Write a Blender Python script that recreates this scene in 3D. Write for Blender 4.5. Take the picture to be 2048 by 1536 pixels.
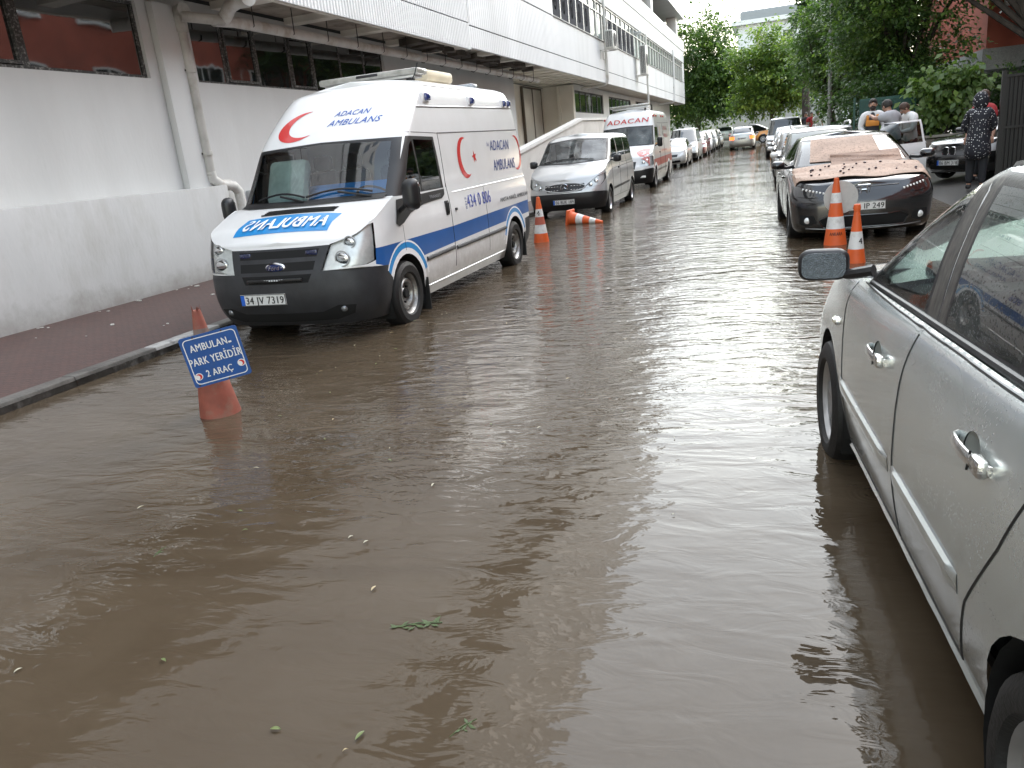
import bpy, bmesh, math, random
from mathutils import Vector, Matrix
from mathutils.geometry import delaunay_2d_cdt
from mathutils.bvhtree import BVHTree
PI = math.pi
R = math.radians
for o in list(bpy.data.objects):
    bpy.data.objects.remove(o)
SC = bpy.context.scene
COL = SC.collection

# ------------------------------------------------------------------ camera
cam = bpy.data.cameras.new('camera')
cam.sensor_fit = 'HORIZONTAL'; cam.sensor_width = 36.0
cam.lens = 1540.0 / 2048.0 * 36.0
cam.clip_start = 0.05; cam.clip_end = 2000
camo = bpy.data.objects.new('camera', cam); COL.objects.link(camo)
f_ = 1540.0
down = Vector((525.0, 5130.0, f_)).normalized(); up_ = -down
v_ = Vector((1540 - 1024.0, 248 - 768.0, f_)); v_ = (v_ - up_ * v_.dot(up_)).normalized()
x_ = v_.cross(up_)
# rows of world axes in camera coordinates (x right, y down, z forward)
RW = Matrix((x_, v_, up_))
cx_w = RW @ Vector((1, 0, 0)); cy_w = RW @ Vector((0, -1, 0)); cz_w = RW @ Vector((0, 0, -1))
m3 = Matrix((cx_w, cy_w, cz_w)).transposed()
camo.matrix_world = Matrix.Translation((0, 0, 1.6)) @ m3.to_4x4()
SC.camera = camo

# ------------------------------------------------------------------ world, sun, exposure
SUN_EL, SUN_AZ = R(42), R(26)
w = bpy.data.worlds.new('World'); SC.world = w; w.use_nodes = True
nt = w.node_tree; nt.nodes.clear()
sky = nt.nodes.new('ShaderNodeTexSky'); sky.sky_type = 'NISHITA'; sky.sun_disc = False
sky.sun_elevation = SUN_EL; sky.sun_rotation = SUN_AZ
sky.air_density = 2.0; sky.dust_density = 1.2; sky.ozone_density = 1.0
hs = nt.nodes.new('ShaderNodeHueSaturation'); hs.inputs['Saturation'].default_value = 0.5
bg = nt.nodes.new('ShaderNodeBackground'); bg.inputs['Strength'].default_value = 0.15
wo = nt.nodes.new('ShaderNodeOutputWorld')
nt.links.new(sky.outputs[0], hs.inputs['Color']); nt.links.new(hs.outputs[0], bg.inputs[0]); nt.links.new(bg.outputs[0], wo.inputs[0])
sl = bpy.data.lights.new('sun', 'SUN'); sl.energy = 0.6; sl.angle = R(80); sl.color = (1.0, 0.985, 0.96)
so = bpy.data.objects.new('sun', sl); COL.objects.link(so)
sd = Vector((math.sin(SUN_AZ) * math.cos(SUN_EL), math.cos(SUN_AZ) * math.cos(SUN_EL), math.sin(SUN_EL)))
so.rotation_euler = sd.to_track_quat('Z', 'Y').to_euler()
SC.view_settings.view_transform = 'Standard'; SC.view_settings.look = 'None'
SC.view_settings.gamma = 1.0; SC.view_settings.use_curve_mapping = False
SC.view_settings.exposure = 1.95
SC.cycles.max_bounces = 8; SC.cycles.transparent_max_bounces = 16
SC.cycles.sample_clamp_indirect = 6.0

# ------------------------------------------------------------------ materials
MATS = {}
def nodes(m):
    m.use_nodes = True
    t = m.node_tree
    return t, t.nodes['Principled BSDF'], t.nodes['Material Output']
def N(t, typ, **kw):
    n = t.nodes.new(typ)
    for k, v in kw.items():
        if k.startswith('i_'):
            n.inputs[k[2:].replace('_', ' ')].default_value = v
        else:
            setattr(n, k, v)
    return n
def mat(name, col, rough=0.5, metal=0.0, coat=0.0, var=0.0, vscale=4.0, bump=0.0, bscale=60.0, spec=0.5, emit=None, es=1.0, dirt=None, dscale=1.5, damt=0.5, stretch=(1, 1, 1), coord='Object'):
    if name in MATS:
        return MATS[name]
    m = bpy.data.materials.new(name); MATS[name] = m
    t, b, out = nodes(m)
    b.inputs['Base Color'].default_value = (*col, 1)
    b.inputs['Roughness'].default_value = rough; b.inputs['Metallic'].default_value = metal
    b.inputs['Coat Weight'].default_value = coat; b.inputs['Coat Roughness'].default_value = 0.06
    b.inputs['Specular IOR Level'].default_value = spec
    tc = N(t, 'ShaderNodeTexCoord'); mp = N(t, 'ShaderNodeMapping')
    mp.inputs['Scale'].default_value = stretch
    t.links.new(tc.outputs[coord], mp.inputs[0])
    cur = None
    if var > 0:
        nz = N(t, 'ShaderNodeTexNoise'); nz.inputs['Scale'].default_value = vscale; nz.inputs['Detail'].default_value = 6
        t.links.new(mp.outputs[0], nz.inputs['Vector'])
        rp = N(t, 'ShaderNodeValToRGB')
        rp.color_ramp.elements[0].position = 0.3; rp.color_ramp.elements[1].position = 0.72
        rp.color_ramp.elements[0].color = (*[c * (1 - var) for c in col], 1)
        rp.color_ramp.elements[1].color = (*[min(1, c * (1 + var * 0.6)) for c in col], 1)
        t.links.new(nz.outputs[0], rp.inputs[0]); cur = rp.outputs[0]
    if dirt is not None:
        nz = N(t, 'ShaderNodeTexNoise'); nz.inputs['Scale'].default_value = dscale; nz.inputs['Detail'].default_value = 8; nz.inputs['Roughness'].default_value = 0.65
        t.links.new(mp.outputs[0], nz.inputs['Vector'])
        rp = N(t, 'ShaderNodeValToRGB'); rp.color_ramp.elements[0].position = 0.5; rp.color_ramp.elements[1].position = 0.68
        rp.color_ramp.elements[1].color = (damt,) * 3 + (1,)
        t.links.new(nz.outputs[0], rp.inputs[0])
        mx = N(t, 'ShaderNodeMix', data_type='RGBA')
        t.links.new(rp.outputs[0], mx.inputs[0])
        if cur is None: mx.inputs[6].default_value = (*col, 1)
        else: t.links.new(cur, mx.inputs[6])
        mx.inputs[7].default_value = (*dirt, 1); cur = mx.outputs[2]
    if cur is not None:
        t.links.new(cur, b.inputs['Base Color'])
    if bump > 0:
        nz = N(t, 'ShaderNodeTexNoise'); nz.inputs['Scale'].default_value = bscale; nz.inputs['Detail'].default_value = 4
        t.links.new(mp.outputs[0], nz.inputs['Vector'])
        bp = N(t, 'ShaderNodeBump'); bp.inputs['Strength'].default_value = bump; bp.inputs['Distance'].default_value = 0.01
        t.links.new(nz.outputs[0], bp.inputs['Height']); t.links.new(bp.outputs[0], b.inputs['Normal'])
    if emit is not None:
        b.inputs['Emission Color'].default_value = (*emit, 1); b.inputs['Emission Strength'].default_value = es
    return m

def paint(name, col, metal=0.0, rough=0.3, drops=0.0, dirt=0.12, grime=.55):
    """wet car paint: clear coat, faint road film, optional beads of rain"""
    if name in MATS: return MATS[name]
    m = mat(name, col, rough, metal, 1.0)
    t, b, out = nodes(m)
    tc = N(t, 'ShaderNodeTexCoord')
    nz = N(t, 'ShaderNodeTexNoise'); nz.inputs['Scale'].default_value = 2.2; nz.inputs['Detail'].default_value = 7; nz.inputs['Roughness'].default_value = 0.6
    t.links.new(tc.outputs['Object'], nz.inputs['Vector'])
    rp = N(t, 'ShaderNodeValToRGB'); rp.color_ramp.elements[0].position = 0.4; rp.color_ramp.elements[1].position = 0.75
    rp.color_ramp.elements[0].color = (*col, 1)
    rp.color_ramp.elements[1].color = (*[c * (1 - dirt) + d * dirt for c, d in zip(col, (0.30, 0.27, 0.22))], 1)
    t.links.new(nz.outputs[0], rp.inputs[0]); t.links.new(rp.outputs[0], b.inputs['Base Color'])
    rr = N(t, 'ShaderNodeMapRange'); rr.inputs[3].default_value = 0.03; rr.inputs[4].default_value = 0.2
    t.links.new(nz.outputs[0], rr.inputs[0]); t.links.new(rr.outputs[0], b.inputs['Coat Roughness'])
    # splashed road film low on the body
    sz = N(t, 'ShaderNodeSeparateXYZ'); t.links.new(tc.outputs['Object'], sz.inputs[0])
    n3 = N(t, 'ShaderNodeTexNoise'); n3.inputs['Scale'].default_value = 9; n3.inputs['Detail'].default_value = 8; n3.inputs['Roughness'].default_value = .7; t.links.new(tc.outputs['Object'], n3.inputs['Vector'])
    zz = N(t, 'ShaderNodeMath', operation='MULTIPLY_ADD'); t.links.new(n3.outputs[0], zz.inputs[0]); zz.inputs[1].default_value = .55; t.links.new(sz.outputs[2], zz.inputs[2])
    z2 = N(t, 'ShaderNodeMapRange'); z2.inputs[1].default_value = .48; z2.inputs[2].default_value = .86; z2.inputs[3].default_value = grime; z2.inputs[4].default_value = 0; t.links.new(zz.outputs[0], z2.inputs[0])
    m4 = N(t, 'ShaderNodeMix', data_type='RGBA'); t.links.new(z2.outputs[0], m4.inputs[0]); t.links.new(rp.outputs[0], m4.inputs[6]); m4.inputs[7].default_value = (.19, .165, .13, 1)
    t.links.new(m4.outputs[2], b.inputs['Base Color'])
    if drops > 0:
        vo = N(t, 'ShaderNodeTexVoronoi'); vo.inputs['Scale'].default_value = 95; vo.inputs['Randomness'].default_value = 1
        t.links.new(tc.outputs['Object'], vo.inputs['Vector'])
        r2 = N(t, 'ShaderNodeValToRGB'); r2.color_ramp.elements[0].position = 0.05; r2.color_ramp.elements[0].color = (1, 1, 1, 1)
        r2.color_ramp.elements[1].position = 0.33; r2.color_ramp.elements[1].color = (0, 0, 0, 1)
        t.links.new(vo.outputs['Distance'], r2.inputs[0])
        n2 = N(t, 'ShaderNodeTexNoise'); n2.inputs['Scale'].default_value = 7
        t.links.new(tc.outputs['Object'], n2.inputs['Vector'])
        gt = N(t, 'ShaderNodeMath', operation='GREATER_THAN'); gt.inputs[1].default_value = 0.5
        t.links.new(n2.outputs[0], gt.inputs[0])
        mu = N(t, 'ShaderNodeMath', operation='MULTIPLY'); t.links.new(r2.outputs[0], mu.inputs[0]); t.links.new(gt.outputs[0], mu.inputs[1])
        bp = N(t, 'ShaderNodeBump'); bp.inputs['Strength'].default_value = drops; bp.inputs['Distance'].default_value = 0.002
        t.links.new(mu.outputs[0], bp.inputs['Height']); t.links.new(bp.outputs[0], b.inputs['Coat Normal'])
    return m

def glass(name, tint=(0.5, 0.55, 0.55), rough=0.02, drops=0.0, film=0.0, ior=1.55):
    """thin pane: fresnel reflection over a tinted see-through"""
    if name in MATS: return MATS[name]
    m = bpy.data.materials.new(name); MATS[name] = m
    t, b, out = nodes(m); t.nodes.remove(b)
    tr = N(t, 'ShaderNodeBsdfTransparent'); tr.inputs[0].default_value = (*tint, 1)
    gl = N(t, 'ShaderNodeBsdfGlossy'); gl.inputs['Roughness'].default_value = rough; gl.inputs[0].default_value = (1, 1, 1, 1)
    fr = N(t, 'ShaderNodeFresnel'); fr.inputs[0].default_value = ior
    mx = N(t, 'ShaderNodeMixShader')
    base = tr
    if film > 0:
        df = N(t, 'ShaderNodeBsdfDiffuse'); df.inputs[0].default_value = (0.35, 0.37, 0.36, 1)
        tc = N(t, 'ShaderNodeTexCoord'); nz = N(t, 'ShaderNodeTexNoise'); nz.inputs['Scale'].default_value = 3; nz.inputs['Detail'].default_value = 5
        t.links.new(tc.outputs['Object'], nz.inputs['Vector'])
        mr = N(t, 'ShaderNodeMapRange'); mr.inputs[1].default_value = 0.4; mr.inputs[2].default_value = 0.75; mr.inputs[4].default_value = film
        t.links.new(nz.outputs[0], mr.inputs[0])
        m2 = N(t, 'ShaderNodeMixShader'); t.links.new(mr.outputs[0], m2.inputs[0]); t.links.new(tr.outputs[0], m2.inputs[1]); t.links.new(df.outputs[0], m2.inputs[2]); base = m2
    t.links.new(fr.outputs[0], mx.inputs[0]); t.links.new(base.outputs[0], mx.inputs[1]); t.links.new(gl.outputs[0], mx.inputs[2])
    if drops > 0:
        tc = N(t, 'ShaderNodeTexCoord'); vo = N(t, 'ShaderNodeTexVoronoi'); vo.inputs['Scale'].default_value = 85
        t.links.new(tc.outputs['Object'], vo.inputs['Vector'])
        r2 = N(t, 'ShaderNodeValToRGB'); r2.color_ramp.elements[0].position = 0.05; r2.color_ramp.elements[0].color = (1, 1, 1, 1)
        r2.color_ramp.elements[1].position = 0.35; r2.color_ramp.elements[1].color = (0, 0, 0, 1)
        t.links.new(vo.outputs['Distance'], r2.inputs[0])
        bp = N(t, 'ShaderNodeBump'); bp.inputs['Strength'].default_value = drops; bp.inputs['Distance'].default_value = 0.004
        t.links.new(r2.outputs[0], bp.inputs['Height']); t.links.new(bp.outputs[0], gl.inputs['Normal'])
    t.links.new(mx.outputs[0], out.inputs[0])
    return m

BLACK = mat('black_plastic', (0.014, 0.014, 0.015), 0.42, bump=0.15, bscale=120)
RUBBER = mat('tyre_rubber', (0.012, 0.012, 0.012), 0.6, var=0.4, vscale=9, bump=0.3, bscale=80)
DARK = mat('dark_void', (0.006, 0.006, 0.006), 0.9)
GREYPL = mat('grey_bumper_plastic', (0.028, 0.029, 0.032), 0.5, var=0.3, vscale=7, bump=0.25, bscale=160)
CHROME = mat('chrome', (0.75, 0.76, 0.77), 0.12, 1.0)
STEEL = mat('steel_rim', (0.42, 0.42, 0.41), 0.42, 0.85, var=0.45, vscale=6, dirt=(0.12, 0.10, 0.08), dscale=5, damt=0.8)
ALLOY = mat('alloy_rim', (0.55, 0.56, 0.57), 0.3, 0.8, var=0.2, vscale=8)
WHITE = paint('white_paint', (0.80, 0.80, 0.79), 0, 0.35)
SEAM = mat('seam_black', (0.02, 0.02, 0.02), 0.7)
LAMP = glass('lamp_glass', (0.95, 0.96, 0.96), ior=1.28)
LAMPIN = mat('lamp_reflector', (0.82, 0.83, 0.82), 0.3, 0.35, var=0.12, vscale=24)
AMBER = mat('amber_lamp', (0.75, 0.25, 0.02), 0.2, coat=1)
REDL = mat('red_lamp', (0.45, 0.02, 0.015), 0.2, coat=1)
PLATE = mat('plate_white', (0.74, 0.74, 0.72), 0.4, var=0.12, vscale=20)
PLTXT = mat('plate_black', (0.012, 0.012, 0.012), 0.5)
EUBLUE = mat('plate_blue', (0.02, 0.12, 0.55), 0.4)
CGLASS = glass('car_glass', (0.34, 0.40, 0.39))
DGLASS = mat('dark_glass', (0.012, 0.016, 0.016), 0.03, 0, 1.0)
FABRIC = mat('seat_fabric', (0.06, 0.06, 0.062), 0.85, var=0.3, vscale=14)
FABRICL = mat('seat_fabric_light', (0.26, 0.27, 0.26), 0.85, var=0.3, vscale=14)

# ------------------------------------------------------------------ mesh collector
class Acc:
    def __init__(s):
        s.v = []; s.f = []; s.m = []; s.n = []; s.sm = []; s.mats = []
    def mi(s, m):
        if m not in s.mats: s.mats.append(m)
        return s.mats.index(m)
    def add(s, verts, faces, m, norms=None, smooth=False, flip=False):
        b = len(s.v); s.v.extend([tuple(p) for p in verts]); k = s.mi(m)
        for fc in faces:
            fc = tuple(fc)
            if flip: fc = fc[::-1]
            s.f.append(tuple(b + i for i in fc)); s.m.append(k); s.sm.append(smooth or norms is not None)
            s.n.append(None if norms is None else [norms[i] for i in fc])
        return s
    def box(s, c, d, m, rot=None, piv=None):
        hx, hy, hz = d[0] / 2, d[1] / 2, d[2] / 2
        vs = [Vector((x, y, z)) for x in (-hx, hx) for y in (-hy, hy) for z in (-hz, hz)]
        if rot is not None: vs = [rot @ p for p in vs]
        vs = [p + Vector(c) for p in vs]
        return s.add(vs, [(0, 1, 3, 2), (4, 6, 7, 5), (0, 4, 5, 1), (2, 3, 7, 6), (0, 2, 6, 4), (1, 5, 7, 3)], m)
    def bbox(s, c, d, m, bev=0.02, rot=None, seg=2):
        bm = bmesh.new(); bmesh.ops.create_cube(bm, size=1)
        for q in bm.verts: q.co = Vector((q.co.x * d[0], q.co.y * d[1], q.co.z * d[2]))
        bmesh.ops.bevel(bm, geom=bm.edges[:], offset=min(bev, min(d) * 0.49), segments=seg, affect='EDGES', profile=0.5)
        M_ = Matrix.Translation(c) @ (rot.to_4x4() if rot is not None else Matrix())
        bm.transform(M_); bm.verts.index_update()
        s.add([q.co.copy() for q in bm.verts], [[q.index for q in fc.verts] for fc in bm.faces], m, smooth=True)
        bm.free(); return s
    def rings(s, rows, m, closed=True, caps=True, smooth=True):
        n = len(rows[0]); vs = [p for r in rows for p in r]; fs = []
        for i in range(len(rows) - 1):
            for j in range(n if closed else n - 1):
                a = i * n + j; b = i * n + (j + 1) % n
                fs.append((a, b, b + n, a + n))
        if caps and closed:
            fs.append(tuple(range(n))[::-1]); fs.append(tuple(range((len(rows) - 1) * n, len(rows) * n)))
        return s.add(vs, fs, m, smooth=smooth)
    def cyl(s, p0, p1, r0, r1, m, n=12, caps=True):
        p0, p1 = Vector(p0), Vector(p1); d = (p1 - p0).normalized()
        a = d.orthogonal().normalized(); b = d.cross(a)
        rows = [[p + (a * math.cos(2 * PI * k / n) + b * math.sin(2 * PI * k / n)) * r for k in range(n)] for p, r in ((p0, r0), (p1, r1))]
        return s.rings(rows, m, True, caps)
    def tube(s, path, r, m, n=8, caps=True):
        path = [Vector(p) for p in path]; rs = r if isinstance(r, (list, tuple)) else [r] * len(path)
        rows = []; a = None
        for i, p in enumerate(path):
            d = (path[min(i + 1, len(path) - 1)] - path[max(i - 1, 0)]).normalized()
            if a is None: a = d.orthogonal().normalized()
            else:
                a = (a - d * a.dot(d)); a = a.normalized() if a.length > 1e-6 else d.orthogonal().normalized()
            b = d.cross(a)
            rows.append([p + (a * math.cos(2 * PI * k / n) + b * math.sin(2 * PI * k / n)) * rs[i] for k in range(n)])
        return s.rings(rows, m, True, caps)
    def lathe(s, prof, m, n=24, M_=None, caps=True):
        """prof: (r, h) pairs about z; M_ moves the result"""
        rows = [[Vector((r * math.cos(2 * PI * k / n), r * math.sin(2 * PI * k / n), h)) for k in range(n)] for r, h in prof]
        if M_ is not None: rows = [[M_ @ p for p in r] for r in rows]
        return s.rings(rows, m, True, caps)
    def ell(s, c, rad, m, nu=16, nv=10, M_=None):
        rows = []
        for i in range(nv + 1):
            th = PI * i / nv
            row = []
            for k in range(nu):
                p = Vector((rad[0] * math.sin(th) * math.cos(2 * PI * k / nu), rad[1] * math.sin(th) * math.sin(2 * PI * k / nu), -rad[2] * math.cos(th)))
                if M_ is not None: p = M_ @ p
                row.append(p + Vector(c))
            rows.append(row)
        return s.rings(rows, m, True, False)
    def prism(s, poly, fn, h, m):
        """poly (a,b) pairs -> fn(a,b,t) for t=0 and t=h"""
        n = len(poly)
        vs = [fn(a, b, 0) for a, b in poly] + [fn(a, b, h) for a, b in poly]
        fs = [tuple(range(n))[::-1], tuple(range(n, 2 * n))] + [(i, (i + 1) % n, n + (i + 1) % n, n + i) for i in range(n)]
        return s.add(vs, fs, m)
    def build(s, name, parent=None, sharp=35):
        me = bpy.data.meshes.new(name); me.from_pydata(s.v, [], s.f)
        for m in s.mats: me.materials.append(m)
        me.polygons.foreach_set('material_index', s.m)
        me.polygons.foreach_set('use_smooth', s.sm)
        if any(q is not None for q in s.n):
            ln = []
            for p, q in zip(me.polygons, s.n):
                if q is None: ln.extend([tuple(p.normal)] * p.loop_total)
                else: ln.extend([tuple(x) for x in q])
            me.normals_split_custom_set(ln)
        else:
            me.set_sharp_from_angle(angle=R(sharp))
        me.update()
        o = bpy.data.objects.new(name, me); COL.objects.link(o)
        if parent is not None: o.parent = parent
        return o

def thing(name, label, cat, loc=(0, 0, 0), rz=0.0, group=None):
    o = bpy.data.objects.new(name, None); COL.objects.link(o)
    o.location = loc; o.rotation_euler = (0, 0, rz); o.empty_display_size = 0.2
    o['label'] = label; o['category'] = cat
    if group: o['group'] = group
    return o
def tag(o, label, cat, group=None):
    o['label'] = label; o['category'] = cat
    if group: o['group'] = group
    return o
def struct(o):
    o['kind'] = 'structure'; return o
def dup(root, loc, rz, label, group=None):
    r = root.copy(); COL.objects.link(r); r.location = loc; r.rotation_euler = (0, 0, rz); r['label'] = label
    if group: r['group'] = group
    for ch in root.children:
        c = ch.copy(); COL.objects.link(c); c.parent = r
        for g in ch.children:
            d = g.copy(); COL.objects.link(d); d.parent = c
    return r
def rise(y):
    return 0.011 * max(0.0, y - 32.0)

# ------------------------------------------------------------------ lettering
_TX = {}
def text_mesh(s, bold=0.0, shear=0.0):
    """flat triangulated lettering, height of capitals = 1, starts at x = 0"""
    k = (s, bold, shear)
    if k in _TX: return _TX[k]
    c = bpy.data.curves.new('t', 'FONT'); c.body = s; c.size = 1.0; c.shear = shear; c.offset = 0; c.space_character = 1.0 + 3.2 * bold; c.resolution_u = 3; c.fill_mode = 'FRONT'
    o = bpy.data.objects.new('t', c); COL.objects.link(o)
    bpy.context.view_layer.update()
    me = bpy.data.meshes.new_from_object(o.evaluated_get(bpy.context.evaluated_depsgraph_get()))
    vs = [(q.co.x, q.co.y) for q in me.vertices]; fs = [tuple(p.vertices) for p in me.polygons]
    bpy.data.objects.remove(o); bpy.data.curves.remove(c); bpy.data.meshes.remove(me)
    x0 = min(a for a, b in vs); x1 = max(a for a, b in vs); h = 0.729
    vs = [((a - x0) / h, b / h) for a, b in vs]
    _TX[k] = (vs, fs, (x1 - x0) / h)
    return _TX[k]
def put_text(acc, s, fn, size, m, width=None, bold=0.0, shear=0.0, x0=0.0, z0=0.0, align='L', flip=False):
    """fn(a, b) -> point; a runs along the line, b up"""
    vs, fs, w_ = text_mesh(s, bold, shear)
    sx = size if width is None else width / w_
    off = {'L': 0, 'C': -w_ * sx / 2, 'R': -w_ * sx}[align]
    p0, pa, pb = fn(x0, z0), fn(x0 + .01, z0), fn(x0, z0 + .01)
    nn = (Vector(pa) - Vector(p0)).cross(Vector(pb) - Vector(p0)).normalized()
    for i, dx in enumerate((0,) if bold <= 0 else (-bold * .9, 0, bold * .9)):
        pts = [Vector(fn(x0 + off + a * sx + dx * size, z0 + b * size)) + nn * (.0006 * i) for a, b in vs]
        acc.add(pts, fs, m, flip=flip)
def crescent(cx, cz, r, open_ang, thick=0.17, n=40, ex=1.0):
    """outline of a crescent whose opening points at open_ang (0 = +a axis)"""
    out = []
    d = r * thick * 1.5; r2 = r * (1 - thick * 0.5)
    # inner circle shifted toward the opening
    al = math.acos(max(-1, min(1, (r * r + d * d - r2 * r2) / (2 * r * d))))
    be = math.atan2(r * math.sin(al), r * math.cos(al) - d)
    rows = []
    for i in range(n + 1):
        a = al + (2 * PI - 2 * al) * i / n
        b = be + (2 * PI - 2 * be) * i / n
        po = (r * math.cos(a), r * math.sin(a)); pi_ = (d + r2 * math.cos(b), r2 * math.sin(b))
        rows.append((po, pi_))
    ca, sa = math.cos(open_ang), math.sin(open_ang)
    rot = lambda p: (cx + ex * (p[0] * ca - p[1] * sa), cz + p[0] * sa + p[1] * ca)
    vs = []; fs = []
    for po, pi_ in rows: vs += [rot(po), rot(pi_)]
    for i in range(n): fs.append((2 * i, 2 * i + 2, 2 * i + 3, 2 * i + 1))
    return vs, fs
def star5(cx, cz, r, rot=0.0, ex=1.0):
    vs = [(cx, cz)]
    for k in range(10):
        q = r if k % 2 == 0 else r * 0.4; a = rot + PI * k / 5
        vs.append((cx + ex * q * math.cos(a), cz + q * math.sin(a)))
    return vs, [(0, 1 + k, 1 + (k + 1) % 10) for k in range(10)]
def number_plate(parent, text, M_, wd=0.52, ht=0.112):
    """M_ : local frame with x along the line, z up, -y out of the plate"""
    a = Acc()
    a.box((0, 0, 0), (wd, 0.012, ht), PLATE); 
    a.box((-wd / 2 + 0.025, -0.0075, 0), (0.044, 0.004, ht - 0.008), EUBLUE)
    put_text(a, text, lambda x, z: (x, -0.009, z), ht * 0.66, PLTXT, width=wd - 0.085, bold=0.03, x0=0.022, z0=-ht * 0.33, align='C')
    for (x, z, dx, dz) in ((0, ht / 2 - .004, wd, .005), (0, -ht / 2 + .004, wd, .005), (-wd / 2 + .003, 0, .005, ht - .016), (wd / 2 - .003, 0, .005, ht - .016)):
        a.box((x, -0.0075, z), (dx, 0.004, dz), PLTXT)
    a.v = [tuple(M_ @ Vector(p)) for p in a.v]
    return a.build('number_plate', parent)
# ------------------------------------------------------------------ vehicle shells
class Ring:
    def __init__(s, z, xf, xr, hw, cf=.3, cr=.25, bf=.12, br=.06, tf=0., tr=0.):
        s.z = z; s.xf = xf; s.xr = xr; s.hw = hw; s.cf = cf; s.cr = cr; s.bf = bf; s.br = br; s.tf = tf; s.tr = tr
    def zz(s, x):
        z = s.z
        if isinstance(z, (int, float)): return z
        if x >= z[0][0]: return z[0][1]
        for (xa, za), (xb, zb) in zip(z, z[1:]):
            if x >= xb: return za + (zb - za) * (xa - x) / (xa - xb)
        return z[-1][1]
UB = (.18, .30, .76, .85)
def bez(p, a, b, q, t):
    k = 1 - t
    return (k**3 * p[0] + 3 * k * k * t * a[0] + 3 * k * t * t * b[0] + t**3 * q[0], k**3 * p[1] + 3 * k * k * t * a[1] + 3 * k * t * t * b[1] + t**3 * q[1])
def ring_xy(r, u):
    hf = r.hw - r.tf; hr = r.hw - r.tr
    yf = hf - r.cf; x0 = r.xf - r.bf * (yf / hf) ** 2; xs = x0 - r.cf * 1.15
    yr = hr - r.cr; x1 = r.xr + r.br * (yr / hr) ** 2; xe = x1 + r.cr * 1.1
    L = xs - xe
    def side(x):
        y = r.hw; d = 0
        if r.tf:
            k = (x - (xs - .38 * L)) / (.38 * L)
            if k > 0: y -= r.tf * k * k; d = -2 * r.tf * k / (.38 * L)
        if r.tr:
            k = ((xe + .38 * L) - x) / (.38 * L)
            if k > 0: y -= r.tr * k * k; d = 2 * r.tr * k / (.38 * L)
        return y, d
    if u <= UB[0]:
        y = yf * u / UB[0]; return (r.xf - r.bf * (y / hf) ** 2, y)
    if u <= UB[1]:
        t = (u - UB[0]) / (UB[1] - UB[0]); ys, d = side(xs)
        sl = -2 * r.bf * yf / hf / hf
        return bez((x0, yf), (x0 + sl * .6 * r.cf, yf + .6 * r.cf), (xs + .6 * r.cf, ys + d * .6 * r.cf), (xs, ys), t)
    if u <= UB[2]:
        x = xs - L * (u - UB[1]) / (UB[2] - UB[1]); return (x, side(x)[0])
    if u <= UB[3]:
        t = (u - UB[2]) / (UB[3] - UB[2]); ys, d = side(xe)
        sl = 2 * r.br * yr / hr / hr
        return bez((xe, ys), (xe - .6 * r.cr, ys - d * .6 * r.cr), (x1 + sl * .6 * r.cr, yr + .6 * r.cr), (x1, yr), t)
    y = yr * (1 - u) / (1 - UB[3]); return (r.xr + r.br * (y / hr) ** 2, y)
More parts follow.
